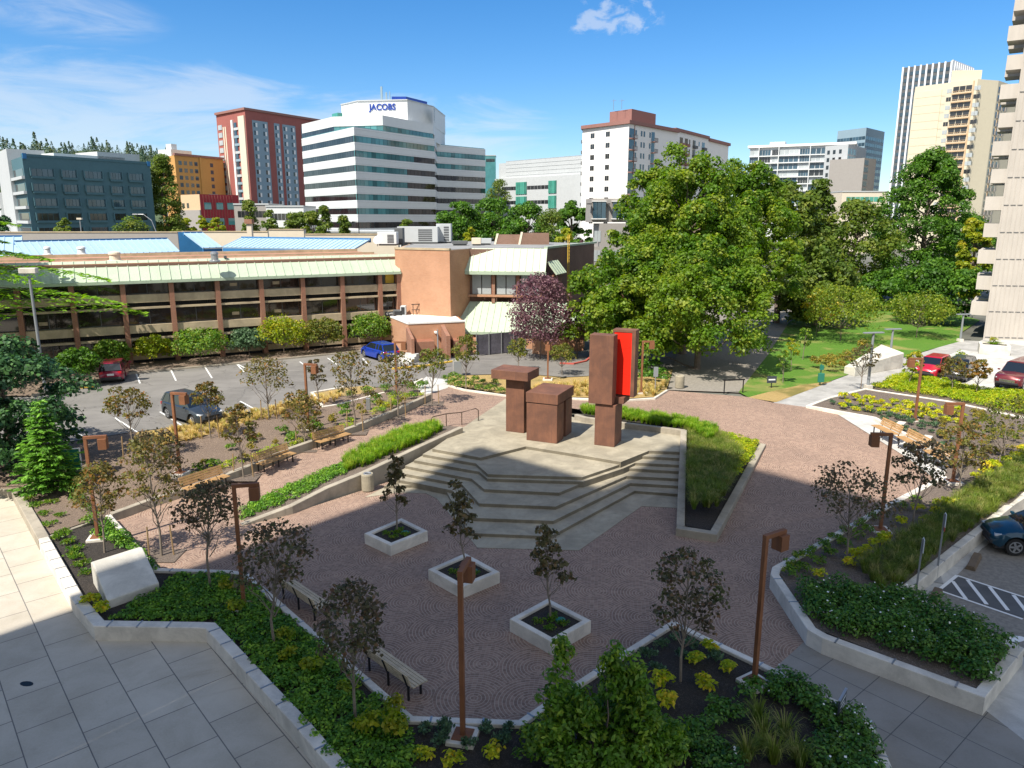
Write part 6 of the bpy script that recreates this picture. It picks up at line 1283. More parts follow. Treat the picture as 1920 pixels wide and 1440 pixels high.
# ---- white apartment block
def apt():
    A, K, E = XY(1089, 206), XY(1174, 194), XY(1263, 214); zt = zat(194, 232); B = Bld('white_apartment_block', K, 'white apartment tower with mauve cornices and corner balconies', 'apartment building')
    B.prism('wall', [A, K, E, E + Vector((-4, 15)), A + Vector((3, 15))], .8, zt, 'aptwhite'); B.prism('cornice', [A + Vector((-.5, -.5)), K + Vector((0, -.8)), E + Vector((.6, -.4)), E + Vector((-4, 15.5)), A + Vector((2.5, 15.5))], zt + .01, zt + .85, 'mauve')
    f1, f2 = B.frame(A, K), B.frame(K, E); fl = 2.72
    B.prism('lift_house', [XY(1138, 208), XY(1178, 202), XY(1222, 212), XY(1200, 222), XY(1145, 220)], zt + .86, zt + 4.6, 'mauve')
    for k in range(13):
        z = zt - 2.5 - k * fl
        if z < 2: break
        for s in (3.0, 8.3): B.win(f1, s, s + 1.35, z, z + 1.2, 'dglass', .05, 'window', 2)
        B.part('floor_line', f1, [(0, f1[3], z - .85, z - .8, 0, .03)], 'palegrey')
        for s in (3.1, 5.9, 7.3, 10.3): B.win(f2, s, s + .75, z, z + 1.3, 'dglass')
        for s0, s1 in ((0.05, 2.6), (11.3, 13.2)):
            B.win(f2, s0 + .1, s1 - .1, z - .7, z + 1.5, 'bglass', .04, 'balcony_door'); b_ = B.part('balcony', f2, [(s0, s1, z - 1.05, z - .9, 0, 1.1)], 'mauve'); B.part('railing', f2, [(s0, s1, z - .1, z - .03, 1.02, 1.1)] + [(s0 + i * (s1 - s0) / 8, s0 + i * (s1 - s0) / 8 + .05, z - .89, z - .11, 1.03, 1.08) for i in range(9)], 'dkgrey', b_)
        B.part('balcony', f1, [(-1.0, 0, z - 1.0, z - .1, -2.5, -.6)], 'dkgrey') if k < 8 else None
    B.part('reveal', f2, [(2.6, 2.75, 1, zt - .1, 0, .12)], 'mauve')
    A2, E2 = XY(1258, 222), XY(1358, 262); zt2 = zat(222, 245); B.prism('rear_wing', [A2, E2, E2 + Vector((-6, 14)), A2 + Vector((-4, 14))], .8, zt2, 'aptwhite'); f3 = B.frame(A2, E2)
    B.part('cornice', f3, [(-.2, f3[3] * .58, zt2 + .01, zt2 + .8, -12, .5), (f3[3] * .585, f3[3] + .5, zt2 - .6, zt2 + .3, -12, .55)], 'mauve')
    for k in range(6):
        z = zt2 - 2.8 - k * fl
        for s in (1.0, 11.5, 19.5): B.win(f3, s, s + .9, z, z + 1.3, 'dglass')
        for s in (4, 8, 14.5, 22.5): B.win(f3, s, s + 2.4, z - .7, z + 1.4, 'dglass', .04, 'balcony_door'); B.part('balcony', f3, [(s, s + 2.4, z - 1.0, z - .2, .1, .9)], 'mauve' if s < 10 else 'dkgrey')
    for s, h in ((3.2, 4.5), (6.0, 4.0)): B.part('antenna', f1, [(s + 3, s + 3.08, zt + 4.6, zt + 4.6 + h * .6, -5, -4.92), (s + 2.2, s + 3.9, zt + 4.2 + h * .6, zt + 4.26 + h * .6, -5, -4.95)], 'steel')
    B.done()
    a, b = XY(1108, 118), XY(1185, 118.6); B = Bld('grey_townhouse', a, 'grey townhouse with white framed bay windows behind the maples', 'house'); fr = B.frame(a, b); zt = zat(118, 372); B.part('wall', fr, [(0, 1.4, .8, zt - 7.3, -9, 0), (1.42, fr[3], .8, zt - 3.8, -5, .0)], 'taupe'); B.part('upper_wall', fr, [(.1, fr[3], zt - 3.6, zt, -5, -.6)], 'taupe')
    for s in (.3, 3.4):
        B.win(fr, s, s + 2.0, zt - 3.0, zt - .5, 'bglass', .02, 'window', 3); f = [(s - .1, s + 2.1, zt - 3.15, zt - 3.02, -.6, .15), (s - .1, s + 2.1, zt - .48, zt - .36, -.6, .1)]; B.part('window_frame', fr, f, 'white')
        for k in range(3): B.win(fr, s + .3, s + 1.3, zt - 6.6 - k * 3.0, zt - 4.9 - k * 3.0, 'wglass', .06, 'window', 2)
    B.part('bracket', fr, [(-.6, .0, zt - .9, zt - .75, -.5, .5), (2.5, 2.9, zt - .9, zt - .75, -.5, .5)], 'black'); B.done()
apt()
# ---- condos, glass tower, ribbed tower, beige tower on the right
def right_side():
    A, E = XY(1398, 372), XY(1590, 352); B = Bld('white_glass_condos', A, 'long white condominium block with blue glass and wide balconies', 'apartment building'); fr = B.frame(A, E); zt = zat(360, 271); L_ = fr[3]; B.part('wall', fr, [(0, L_, .8, zt - .6, -20, 0)], 'offwhite'); B.part('roof_slab', fr, [(-1, L_ + .6, zt - .6, zt + .5, -20, 1)], 'aptwhite')
    for k in range(9):
        z = zt - 1.0 - (k + 1) * 3.25
        for i, (s0, s1) in enumerate([(0, 4), (4.5, 9.5), (10.2, 13), (13.6, 22), (22.6, 27), (27.5, 36)]):
            B.win(fr, s0, min(s1, L_ - .3), z, z + 2.5, ('wglass', 'bglass', 'dglass', 'wglass', 'bglass', 'bglass')[(i + k) % 6], .1, 'window', 4)
        B.part('balcony', fr, [(0, L_, z - .55, z - .1, 0, 1.0)], 'offwhite')
    for s in (4.1, 13.1, 27.0): B.part('fin', fr, [(s, s + .35, 2, zt - .7, .1, 1.1)], 'offwhite')
    B.part('plant_room', fr, [(8, 15, zt + .51, zt + 2.4, -12, -6)], 'silver'); B.done()
    A, K, E = XY(1536, 322), XY(1578, 312), XY(1612, 332); zt = zat(312, 270); B, f1, f2 = boxtower('grey_condo_tower', 'grey condominium corner block with small square windows', A, K, E, zt, 'palegrey')
    for k in range(8):
        z = zt - 3.4 - k * 3.0
        for s in (1.2, 4, 7): B.win(f1, s, s + 1.3, z, z + 1.6, 'dglass')
        for s in range(6): B.win(f2, .5 + s * 1.9, 1.6 + s * 1.9, z - .4, z + 1.9, 'dglass' if s % 2 else 'tglass')
    B.done()
    A, E = XY(1610, 305), XY(1632, 312); B = Bld('brown_grid_tower', A, 'narrow brown grey gridded tower right of the condominiums', 'building'); fr = B.frame(A, E); zt = zat(305, 296); B.part('wall', fr, [(0, fr[3], .8, zt, -14, 0)], 'taupe')
    for k in range(10): [B.win(fr, .4 + i * 1.2, 1.3 + i * 1.2, zt - 2.6 - k * 2.7, zt - .8 - k * 2.7, 'dglass') for i in range(3)]
    B.done()
    A, K, E = XY(1556, 520), XY(1608, 500), XY(1642, 525); zt = zat(500, 239); B, f1, f2 = boxtower('teal_glass_tower', 'teal banded glass tower far behind the condominiums', A, K, E, zt, 'bluegrey', 24, 'office building')
    for k in range(11):
        z = zt - 5.2 - k * 4.0; B.win(f1, .3, f1[3] - .3, z - 2.0, z, 'bglass', .1, 'window_band', 9); B.win(f2, .3, f2[3] - .3, z - 2.0, z, 'bglass', .1, 'window_band', 8)
    B.done()
    A, K, E = XY(1664, 458), XY(1750, 440), XY(1788, 462); zt = zat(440, 115); B, f1, f2 = boxtower('ribbed_tower', 'tall tower of dark glass between white vertical ribs', A, K, E, zt, 'dkgrey', 26, 'office building')
    for i in range(9): s = f1[3] * i / 8; B.part('rib', f1, [(s - .45, s + .45, 1, zt + .25, 0, .9)], 'ribwhite')
    for i in range(1, 11): s = f2[3] * i / 10; B.part('rib', f2, [(s - .5, s + .4, 1, zt + .25, 0, .9)], 'ribwhite')
    B.part('top_band', f2, [(0, f2[3], zt - 12, zt + .8, 0, .5)], 'ribwhite')
    for k in range(26):
        z = zt - 3 - k * 3.7; B.win(f1, .8, f1[3] - .8, z - 1.6, z + .3, 'bglass', .15, 'window_band', 8)
    B.done()
    # beige tower
    a, c, d, e, f = XY(1689, 292), XY(1738, 282), XY(1800, 276), XY(1838, 279), XY(1885, 296); zt = zat(280, 152); B = Bld('beige_tower', c, 'beige residential tower with brown balconies in front of the ribbed tower', 'apartment building'); B.prism('wall', [a, d, e, f, f + f.normalized() * 18, a + a.normalized() * 20], .8, zt, 'beige')
    f1 = B.frame(a, d); f2 = B.frame(e, f); f3 = B.frame(d, e)
    B.part('left_shoulder', f1, [(-.02, 9.5, 1, zt - 2.0, 0, .25)], 'beige'); B.prism('lift_house', [XY(1752, 286), XY(1806, 285), XY(1806, 296), XY(1752, 296)], zt + .01, zt + 4.6, 'beige'); fl = 2.82
    for k in range(17):
        z = zt - 3.6 - k * fl
        if z < 2: break
        B.win(f1, 13.2, 19.3, z, z + 1.9, 'dglass', .06, 'balcony_door', 3); b_ = B.part('balcony', f1, [(13.0, 19.5, z - .75, z - .45, 0, .6)], 'tan'); B.part('railing', f1, [(13.0, 19.5, z + .28, z + .36, .5, .58)] + [(13.0 + i * 6.4 / 9, 13.1 + i * 6.4 / 9, z - .44, z + .27, .52, .56) for i in range(10)], 'tan', b_)
        for s in (11.2, 20.1): B.win(f1, s, s + (1.6 if s < 15 else 2.0), z, z + 1.4, 'wglass' if (k + int(s)) % 3 else 'dglass', .06, 'window', 2)
        B.part('floor_line', f1, [(.3, 10.9, z - .6, z - .54, .25, .29), (22.3, f1[3], z - .6, z - .54, 0, .04)], 'tan')
        for s in (1.0, 4.4, 8.2): B.win(f2, s, s + 1.4, z - .3, z + 1.7, 'dglass', .05); B.part('balcony_screen', f2, [(s + 1.5, s + 2.4, z - .4, z + .9, 0, .3)], 'taupe')
    B.part('tan_stripe', f2, [(2.9, 4.0, 1, zt - 3, 0, .12)], 'tan'); B.part('corner_trim', f1, [(19.55, 19.95, 2, zt - .4, 0, .35)], 'tan'); B.done()
    # low pale buildings peeking between trees
    for u0, u1, D, v, m, lab in ((1575, 1660, 260, 360, 'cream', 'low cream building between the trees and the ribbed tower'), (910, 930, 420, 292, 'tglass', 'distant blue glass tower behind the banded office'), (500, 570, 190, 388, 'offwhite', 'low white shed behind the trees left of the banded office'), (440, 505, 200, 384, 'taupe', 'low brown building under the student tower'), (560, 830, 150, 436, 'offwhite', 'low white podium in front of the banded office')):
        a, b = XY(u0, D), XY(u1, D); B = Bld('low_building', a, lab, 'building'); fr = B.frame(a, b); z = zat(D, v); B.part('wall', fr, [(0, fr[3], .5, z, -12, 0)], m); B.part('roof_edge', fr, [(-.1, fr[3] + .1, z + .01, z + .35, -12, .2)], 'palegrey'); B.win(fr, fr[3] * .1, fr[3] * .9, max(z - 3.2, 1.2), z - 1.6, 'gglass' if m == 'cream' else 'dglass', .05, 'window', 8); B.done()
right_side()
# ---- concrete tower on the right edge with stacked balconies
def right_tower():
    a = P(1843, 637, 1.0); B = Bld('concrete_tower', (a.x, a.y), 'pale ribbed concrete tower with stacked balconies cut off by the right edge', 'apartment building'); a2 = Vector((a.x, a.y)); b2 = a2 + Vector((14, -2.6)); dv = Vector((9.2, 13)).normalized() * 13
    zt = 75; B.prism('wall', [a2, b2, b2 + dv, a2 + dv], .5, zt, 'towerconc'); fr = B.frame(a2, b2); fl = 2.58
    rib = [(.12 + i * .42, .17 + i * .42, 1.2, zt - 1, 0, .03) for i in range(33)]; B.part('board_marks', fr, rib, 'towerconc')
    for k in range(27): B.part('joint', fr, [(.15 + i * .6, .15 + i * .6 + .45, 1.25 + k * fl, 1.31 + k * fl, .03, .045) for i in range(23)], 'dkgrey')
    fs = B.frame(a2 + dv, a2)                                   # left face, outward to the left
    L_ = fs[3]
    for k in range(1, 26):
        z = 1.2 + k * fl - .2
        b_ = B.part('balcony', fs, [(L_ - 2.9, L_ - .5, z - .2, z + 1.12, 0.02, 1.25 + .2 * (k % 2))], 'towerconc'); B.win(fs, L_ - 2.8, L_ - .6, z + 1.13, z + fl - .22, 'dglass', .05, 'balcony_door')
        B.part('balcony', fs, [(L_ - 7.2, L_ - 4.6, z - .2, z + 1.12, 0.02, 1.5)], 'towerconc')
    B.done()
    # white block on the lawn and flower boxes
    c = P(1602, 705, 1.02); o = empty('white_ramp_block', c, 'low white concrete block beside the grey path on the lawn', 'concrete block'); q = [P(1582, 700, 1.02) - c, P(1602, 706, 1.02) - c, P(1692, 690, 1.02) - c, P(1650, 672, 1.02) - c]; t = [v_ + Vector((0, 0, h)) for v_, h in zip(q, (.55, .75, 1.25, 1.25))]; MB().hexa(q, t).build('block', M['wblock'], o, bevel=.03)
    for i, (u, v, lab) in enumerate(((1797, 692, 'nearer white concrete flower box in front of the tower'), (1861, 662, 'farther white concrete flower box in front of the tower'))):
        c = P(u, v, 1.02); o = empty('flower_box', c, lab, 'planter', R(-28)); m = MB().wall([(-1.0, -.8), (1.1, -.8), (1.1, .8), (-1.0, .8)], .25, 0, .85, True); m.build('box', M['wblock'], o); MB().bx(-.88, .98, -.68, .68, 0, .75).build('soil', M['soil'], o)
        g = link('box_grass', tuft_mesh('box_grass', .55, .3, 'grass', 3, 160, .03)); g.location = c + Vector((0, 0, .74)); g.scale = (1.3, 1.0, 1); tag(g, ['grass filling the nearer white flower box', 'grass filling the farther white flower box'][i], 'grass')
        g = link('box_shrub', shrub_mesh('box_shrub', .5, .9, 'lime', 5 + i, 120, .16)); g.location = c + Vector((0.1, 0, .74)); tag(g, ['small lime shrub in the nearer white flower box', 'small lime shrub in the farther white flower box'][i], 'shrub')
right_tower()
# ---- wooded hills far left
def hills():
    rng = np.random.default_rng(8)
    for name, u0, u1, D, prof, lab, n, hs in (('hill', -260, 150, 520, [(-260, 262), (-60, 262), (20, 268), (60, 270), (110, 272), (150, 300)], 'near wooded hill at the far left', 260, 13), ('hill', 60, 345, 900, [(60, 300), (140, 274), (180, 272), (230, 280), (290, 284), (330, 292), (345, 300)], 'farther blue green wooded ridge', 420, 15)):
        top = []
        for i in range(25):
            u = u0 + (u1 - u0) * i / 24; v = np.interp(u, [p[0] for p in prof], [p[1] for p in prof]); p = PD(u, v, D); top.append(Vector((p.x, p.y, max(p.z - hs * .35, 2))))
        m = MB()
        for i in range(24):
            a, b = top[i], top[i + 1]; c = Vector((a.x * .72, a.y * .72, .9)); d = Vector((b.x * .72, b.y * .72, .9)); e = Vector((b.x * 1.3, b.y * 1.3, 1)); f = Vector((a.x * 1.3, a.y * 1.3, 1)); m.add([c, d, b, a, e, f], [(0, 1, 2, 3), (3, 2, 4, 5)])
        n = int(n * 1.5); o = m.build(name, M['hillside']); tag(o, lab, 'hill'); o['kind'] = 'structure'
        P_, N_, S_ = [], [], []
        for _ in range(n):
            i = rng.random() * 23.99; a = top[int(i)].lerp(top[int(i) + 1], i % 1); t = 1 - .10 * rng.random() ** 1.5 * (2 if name else 1); q = Vector((a.x * t, a.y * t, .9 + (a.z - .9) * (t - .72) / .28)); rd = rng.random() < .5; h = hs * (.4 + .6 * rng.random()) * (.6 if rd else 1); w = h * (.6 if rd else .28)
            for _ in range(46):
                s = rng.random() ** .7; r = w * ((1 - s * s) ** .5 if rd else (1 - s)) * (.6 + .5 * rng.random()); az = rng.random() * 6.28; P_.append((q.x + r * math.cos(az), q.y + r * math.sin(az), q.z + h * s)); N_.append((math.cos(az) + rng.normal() * .4, math.sin(az) + rng.normal() * .4, .5)); S_.append(h * .17)
        o = link('hill_forest', leafmesh('hill_forest', P_, N_, S_, LM['pine'], rng, .6, .1)); tag(o, 'conifer forest on the ' + lab, 'forest', None, 'stuff')
hills()
# ================================================================== TREES AND PLANTS
def far(u, D, z=.95): p = PD(u, 408, D); return Vector((p.x, p.y, z))
def ftree(name, u, vt, D, wpx, leaf, seed, label, cb=.15, group=None, z=.95, **k):
    b = far(u, D, z); h = ht(b, vt); w = wpx * mpp(Vector((b.x, b.y, h * .6))); return big_tree(name, b, h, w, h * cb, leaf, seed, label, group, **k)
G1 = 'large maples behind the plaza'
ftree('big_maple', 1290, 252, 66, 270, 'big', 11, 'tallest bright green maple right of the white apartment tower', .10, G1, ncl=460, per=130, ls=.26, cr=.07, lobes=18)
ftree('big_maple', 1178, 440, 62, 235, 'big', 12, 'low spreading maple over the left end of the shaded path', .0, G1, ncl=300, per=125, ls=.25, cr=.072, lobes=13)
ftree('big_maple', 1222, 282, 72, 165, 'big', 13, 'maple peak just left of the tallest maple', .2, G1, ncl=220, per=90, ls=.28, cr=.08, lobes=9)
ftree('big_maple', 1400, 272, 74, 200, 'big', 14, 'broad maple right of the tallest maple', .16, G1, ncl=340, per=115, ls=.27, cr=.072, lobes=14)
ftree('big_maple', 1322, 425, 59, 290, 'big', 15, 'low maple whose boughs overhang the shaded path', .01, G1, ncl=300, per=125, ls=.25, cr=.072, lobes=13)
ftree('big_maple', 1470, 335, 86, 155, 'bigm', 16, 'mid green maple between the broad maple and the dark conifer', .12, G1, cr=.14, ncl=110, per=105, ls=.42)
ftree('spruce_tree', 1532, 322, 96, 120, 'bigm', 17, 'dark upright tree left of the olive trees', .1, G1, cr=.14, ncl=110, per=105, ls=.42, prof=lambda t: max(.12, 1 - t * .85))
ftree('lawn_tree', 1608, 372, 105, 150, 'bigm', 18, 'olive yellow tree in front of the condominium block', .12, None, cr=.14, ncl=100, per=105, ls=.42)
ftree('lawn_tree', 1545, 470, 84, 150, 'bigm', 19, 'shaded tree behind the golden shrub on the lawn', .1, None, cr=.14, ncl=90, per=110, ls=.38)
ftree('dark_maple', 1738, 272, 110, 185, 'bigd', 20, 'great deep green tree in front of the beige tower', .1, None, ncl=420, per=95, ls=.34, cr=.085, prof=lambda t: (1 - t ** 2.2) ** .6 * (.8 + .2 * min(1, t * 4)))
ftree('dark_maple', 1815, 400, 118, 110, 'bigd', 21, 'deep green tree right of the great dark tree', .1, None, cr=.14, ncl=80, per=105, ls=.42)
ftree('lime_tree', 1836, 398, 98, 62, 'lime', 22, 'yellow green tree against the concrete tower', .1, None, cr=.14, ncl=70, per=100, ls=.36)
ftree('dark_maple', 1770, 482, 86, 150, 'bigd', 23, 'rounded dark tree behind the small lawn maples', .15, None, cr=.14, ncl=100, per=110, ls=.34)
ftree('dark_maple', 1668, 500, 100, 120, 'bigd', 24, 'dark tree filling the gap behind the lawn', .1, None, cr=.14, ncl=80, per=110, ls=.38)
def stree(name, u, v, z, vt, wpx, leaf, seed, label, cbf=.45, **k):
    b = P(u, v, z) if z is not None else hit(u, v); h = ht(b, vt); w = wpx * mpp(Vector((b.x, b.y, b.z + h * .6))); return small_tree(name, b, h, w, h * cbf, leaf, seed, label, **k)
# Japanese maples on the lawn
stree('lawn_maple', 1575, 640, 1.02, 541, 165, 'lawnmaple', 31, 'broad olive lawn maple left of its twin', .30, ncl=34, per=120, ls=.22, shape='flat', bark='bark'); stree('lawn_maple', 1718, 633, 1.02, 556, 118, 'lawnmaple', 32, 'round lime green lawn maple near the concrete tower', .30, ncl=30, per=110, ls=.21, shape='flat', bark='bark'); stree('golden_shrub', 1535, 622, 1.02, 540, 70, 'gold', 33, 'golden shrub tree at the left of the lawn', .15, ncl=18, per=100, ls=.22, cat='shrub')
for i, (u, v, vt, w, lab) in enumerate([(1468, 717, 655, 32, 'young lawn tree nearest the plaza'), (1483, 695, 630, 34, 'second young lawn tree from the plaza'), (1505, 674, 612, 34, 'third young lawn tree from the plaza'), (1530, 630, 580, 36, 'young lawn tree farthest from the plaza')]): stree('young_tree', u, v, 1.03, vt, w, 'lime' if i % 2 else 'grn', 40 + i, lab, .35, ncl=10, per=50, ls=.16)
# purple plum trees by the brick block
stree('plum_tree', 1012, 672, 1.02, 512, 128, 'plum', 50, 'purple leaved plum tree in front of the brick block', .12, ncl=105, per=90, ls=.19, bark='bark'); stree('plum_tree', 1082, 668, 1.02, 560, 60, 'plum', 51, 'smaller purple plum at the edge of the big maples', .2, ncl=24, per=100, ls=.22, bark='bark')
# middle distance trees
G2 = 'trees along the street behind the roofs'
for i, (u, vt, D, w, leaf, lab, kw) in enumerate([(312, 287, 172, 66, 'bigm', 'tall columnar tree right of the slate office', dict(prof=lambda t: (1 - t ** 2) ** .7 * .9 + .1, ncl=170)), (246, 404, 118, 92, 'bigm', 'round bushy tree in front of the slate office', {}), (348, 402, 185, 30, 'lime', 'first clipped lime tree under the red clad building', {}), (377, 400, 185, 30, 'lime', 'second clipped lime tree under the red clad building', {}), (404, 402, 185, 30, 'lime', 'third clipped lime tree under the red clad building', {}), (468, 372, 160, 52, 'bigm', 'grey green tree above the chimney stack', dict(prof=lambda t: max(.1, 1 - .9 * t))), (505, 388, 150, 48, 'bigm', 'mid green tree right of the chimney stack', {}), (556, 386, 150, 52, 'bigm', 'leftmost tree at the foot of the banded office', {}), (585, 392, 148, 46, 'bigm', 'second tree at the foot of the banded office', {}), (608, 380, 146, 46, 'bigm', 'pointed tree at the foot of the banded office', dict(prof=lambda t: max(.1, 1 - .9 * t))), (645, 402, 146, 46, 'bigm', 'rightmost conical tree at the foot of the banded office', dict(prof=lambda t: max(.1, 1 - .9 * t))), (764, 404, 118, 38, 'bigm', 'small tree behind the rooftop air units', {}), (860, 372, 170, 100, 'bigd', 'dark tree right of the banded office', dict(ncl=130, cr=.12, ls=.5)), (925, 366, 175, 110, 'bigd', 'dark broad tree below the silver hall', dict(ncl=130, cr=.12, ls=.5)), (990, 376, 165, 100, 'bigd', 'dark tree in front of the silver hall', dict(ncl=130, cr=.12, ls=.5)), (1030, 385, 140, 84, 'bigm', 'grey green pointed tree before the white apartment tower', dict(prof=lambda t: max(.1, 1 - .85 * t))), (1072, 372, 160, 70, 'bigd', 'dark tree touching the white apartment tower', dict(ncl=130, cr=.12, ls=.5)), (935, 334, 235, 58, 'bigm', 'willow like tree at the corner of the silver hall', {}), (880, 418, 112, 30, 'lime', 'small lime tree behind the brown roof screens', {}), (1062, 424, 100, 40, 'lime', 'lime shrub tree beside the dark brick wall', {}), (118, 403, 125, 40, 'bigm', 'thin tree in front of the slate office left half', {}), (-12, 370, 120, 50, 'dark', 'dark tree cut off by the left edge', {})]):
    ftree('street_tree', u, vt, D, w, leaf, 60 + i, lab, .08, G2, **{**dict(ncl=60, per=95, ls=.42 if D > 140 else .3, cr=.17), **kw})
p = PD(1100, 0, 96); ftree('plum_tree', 1096, 432, 98, 26, 'plum', 90, 'small purple tree beside the grey townhouse', .1, None, ncl=16, per=60, ls=.35)
# far street lamp
b = far(290, 112); o = empty('street_lamp', b, 'curved grey street lamp in front of the columnar tree', 'street lamp'); h = ht(b, 402); MB().tube([(0, 0, 0), (0, 0, h * .8), (-.5, 0, h * .93), (-1.6, 0, h), (-2.6, 0, h + .02)], [.1, .08, .06, .06, .05], 8).build('pole', M['steel'], o); MB().box((-2.8, 0, h), (.8, .3, .14)).build('lamp_head', M['steel'], o, bevel=.03)
b = far(149, 110); o = empty('street_lamp', b, 'small roof flood lamp mast before the slate office', 'street lamp'); h = ht(b, 410); MB().tube([(0, 0, 0), (0, 0, h)], .07, 6).build('pole', M['steel'], o); MB().box((0, 0, h), (.7, .4, .25)).build('lamp_head', M['cream'], o)
b = far(672, 116); o = empty('street_lamp', b, 'dark square arm lamp in front of the banded office', 'street lamp'); h = ht(b, 416); MB().tube([(0, 0, 0), (0, 0, h), (-1.0, 0, h)], .07, 6).build('pole', M['black'], o); MB().box((-1.0, 0, h - .15), (.5, .3, .25)).build('lamp_head', M['black'], o)

# left edge: cedar boughs, dark tree, young fir
conifer('cedar_tree', Vector((-42.0, 53.5, .95)), 19, 28, 'cedar', 101, 'bright green cedar reaching in from the left edge', None, 10, 6, .5, .24, 'tree', 520, cb=.28, pw=1.7)
b = P(22, 862, .95); big_tree('dark_evergreen', b, ht(b, 622), 7.2, .4, 'dark', 102, 'dark glossy evergreen at the left edge of the parking lot', None, 95, 110, .22, cr=.11)
b = P(-60, 900, .7); big_tree('dark_evergreen', b, 6.0, 6.0, .3, 'dark', 103, 'dark evergreen shrub mass cut off by the left edge', None, 70, 100, .22)
b = P(96, 922, .42); conifer('fir_tree', b, ht(b, 741), 115 * mpp(b), 'fir', 104, 'bright green young fir in the mulch at the left', None, 17, 9, .30, .12, 'tree', 60)
# building shrubs along the wing
for i, (u, v, vt, w, leaf, lab) in enumerate([(152, 722, 655, 60, 'bigd', 'shaded dark shrub left of the red hatchback'), (212, 690, 640, 54, 'grn', 'bright shrub behind the red hatchback'), (289, 682, 634, 58, 'lime', 'round lime shrub between two brick piers'), (376, 680, 624, 94, 'grn', 'wide shrub tree with several stems against the wing'), (468, 668, 619, 62, 'blue', 'grey green shrub tree on thin stems by the wing'), (533, 664, 600, 84, 'lime', 'widest bright green shrub by the wing'), (608, 660, 600, 66, 'maple_green', 'olive shrub beside the widest bright one'), (697, 650, 593, 72, 'grn', 'green shrub behind the blue hatchback')]):
    b = P(u, v, 1.1); h = ht(b, vt); small_tree('wall_shrub', b, h, w * 1.2 * mpp(b), h * .28, leaf, 110 + i, lab, 'shrub', 'shrubs along the brick wing', 34, 95, .19, 'bark', shape='flat')

# young bronze maples
MP = [(667, 1356, .3, 1083, 150, 'maple_dark', 'dark bronze maple by the nearest weathered bench', .42, {}), (515, 1213, .3, 976, 160, 'maple_dark', 'widest dark maple, overhanging the left kerb bench', .45, {}), (395, 1105, .3, 902, 128, 'maple_dark', 'dark maple with bare lower twigs beside the front left lamp', .58, {}), (303, 1042, 0.02, 815, 110, 'maple', 'staked bronze maple in a square soil pit on the bricks', .42, {}), (196, 1036, .3, 868, 100, 'maple', 'olive bronze maple beside the leftmost lamp', .45, {}), (250, 862, .95, 730, 94, 'maple', 'bronze topped maple with bare twigs near the parking lot', .60, {}), (302, 905, .6, 805, 100, 'maple_dark', 'low dark maple on the mulch left of the second lamp', .25, {}), (395, 820, 1.05, 713, 62, 'maple', 'small maple in front of the dark grey car', .50, {}), (457, 895, .45, 750, 64, 'maple', 'staked maple behind the first left bench', .40, {}), (505, 787, 1.05, 672, 104, 'maple', 'wide bronze maple standing against the asphalt', .50, {}), (572, 842, .66, 730, 78, 'maple', 'staked maple between the middle and far left benches', .40, {}), (599, 765, 1.1, 670, 40, 'sapling', 'sparse thin maple in the gravel triangle', .45, dict(sparse=True)), (666, 810, .88, 652, 84, 'maple', 'tall bronze maple at the end of the far left bench', .38, {}), (747, 782, 1.0, 655, 84, 'maple', 'bronze maple with stakes near the blue car lamp', .40, {}), (810, 757, 1.05, 655, 64, 'maple_green', 'olive maple with stakes at the end of the left wall', .55, {}), (874, 732, 1.1, 628, 58, 'maple_green', 'olive maple beside the utility cabinet', .48, {}), (972, 695, 1.06, 635, 46, 'maple_green', 'small green maple in front of the screened fence', .40, {}), (1054, 702, 1.06, 645, 52, 'maple_green', 'small green maple right of the purple tree lamp', .40, {}),
      (1710, 988, .5, 822, 108, 'maple_dark', 'bronze maple standing right of the dark right lamp', .42, {}), (1587, 1052, .5, 880, 168, 'maple_dark', 'widest bronze maple of the right bed, over the plaza edge', .48, {}), (1796, 930, .7, 788, 84, 'maple', 'maple hiding the last right bench', .30, {}), (1872, 880, .8, 742, 112, 'maple_green', 'large olive maple at the right edge', .35, {}), (1783, 737, 1.12, 672, 56, 'maple', 'bronze maple in front of the bright red car', .42, {}), (1830, 741, 1.12, 672, 42, 'maple_orange', 'orange maple in front of the maroon pickup', .40, {}), (1614, 729, 1.2, 645, 66, 'sapling', 'sparse maple in front of the white concrete block', .42, dict(sparse=True)), (1705, 722, 1.12, 655, 36, 'lime', 'small yellow green tree left of the bright red car', .30, {}), (1276, 1277, .3, 1035, 140, 'maple_dark', 'dark bronze maple at the point of the front bed', .38, {})]
for i, (u, v, z, vt, w, leaf, lab, cbf, kw) in enumerate(MP):
    near = v > 1000; stree('bronze_maple', u, v, z, vt, w, leaf, 200 + i, lab, cbf, group='young bronze maples', ncl=26 if near else 19, per=52 if near else 50, ls=.125 if near else .15, **kw)
for i, (c, vt, w, lab) in enumerate(zip(PL, (850, 905, 978), (58, 78, 98), ('thin sapling in the far left square planter', 'thin sapling in the middle square planter', 'thin sapling in the nearest square planter'))):
    b = c + Vector((0, .15, .36)); h = ht(b, vt); small_tree('planter_sapling', b, h, w * mpp(b), h * .30, 'sapling', 240 + i, lab, 'tree', 'saplings in the square planters', 15, 40, .155, shape='cone', sparse=False)
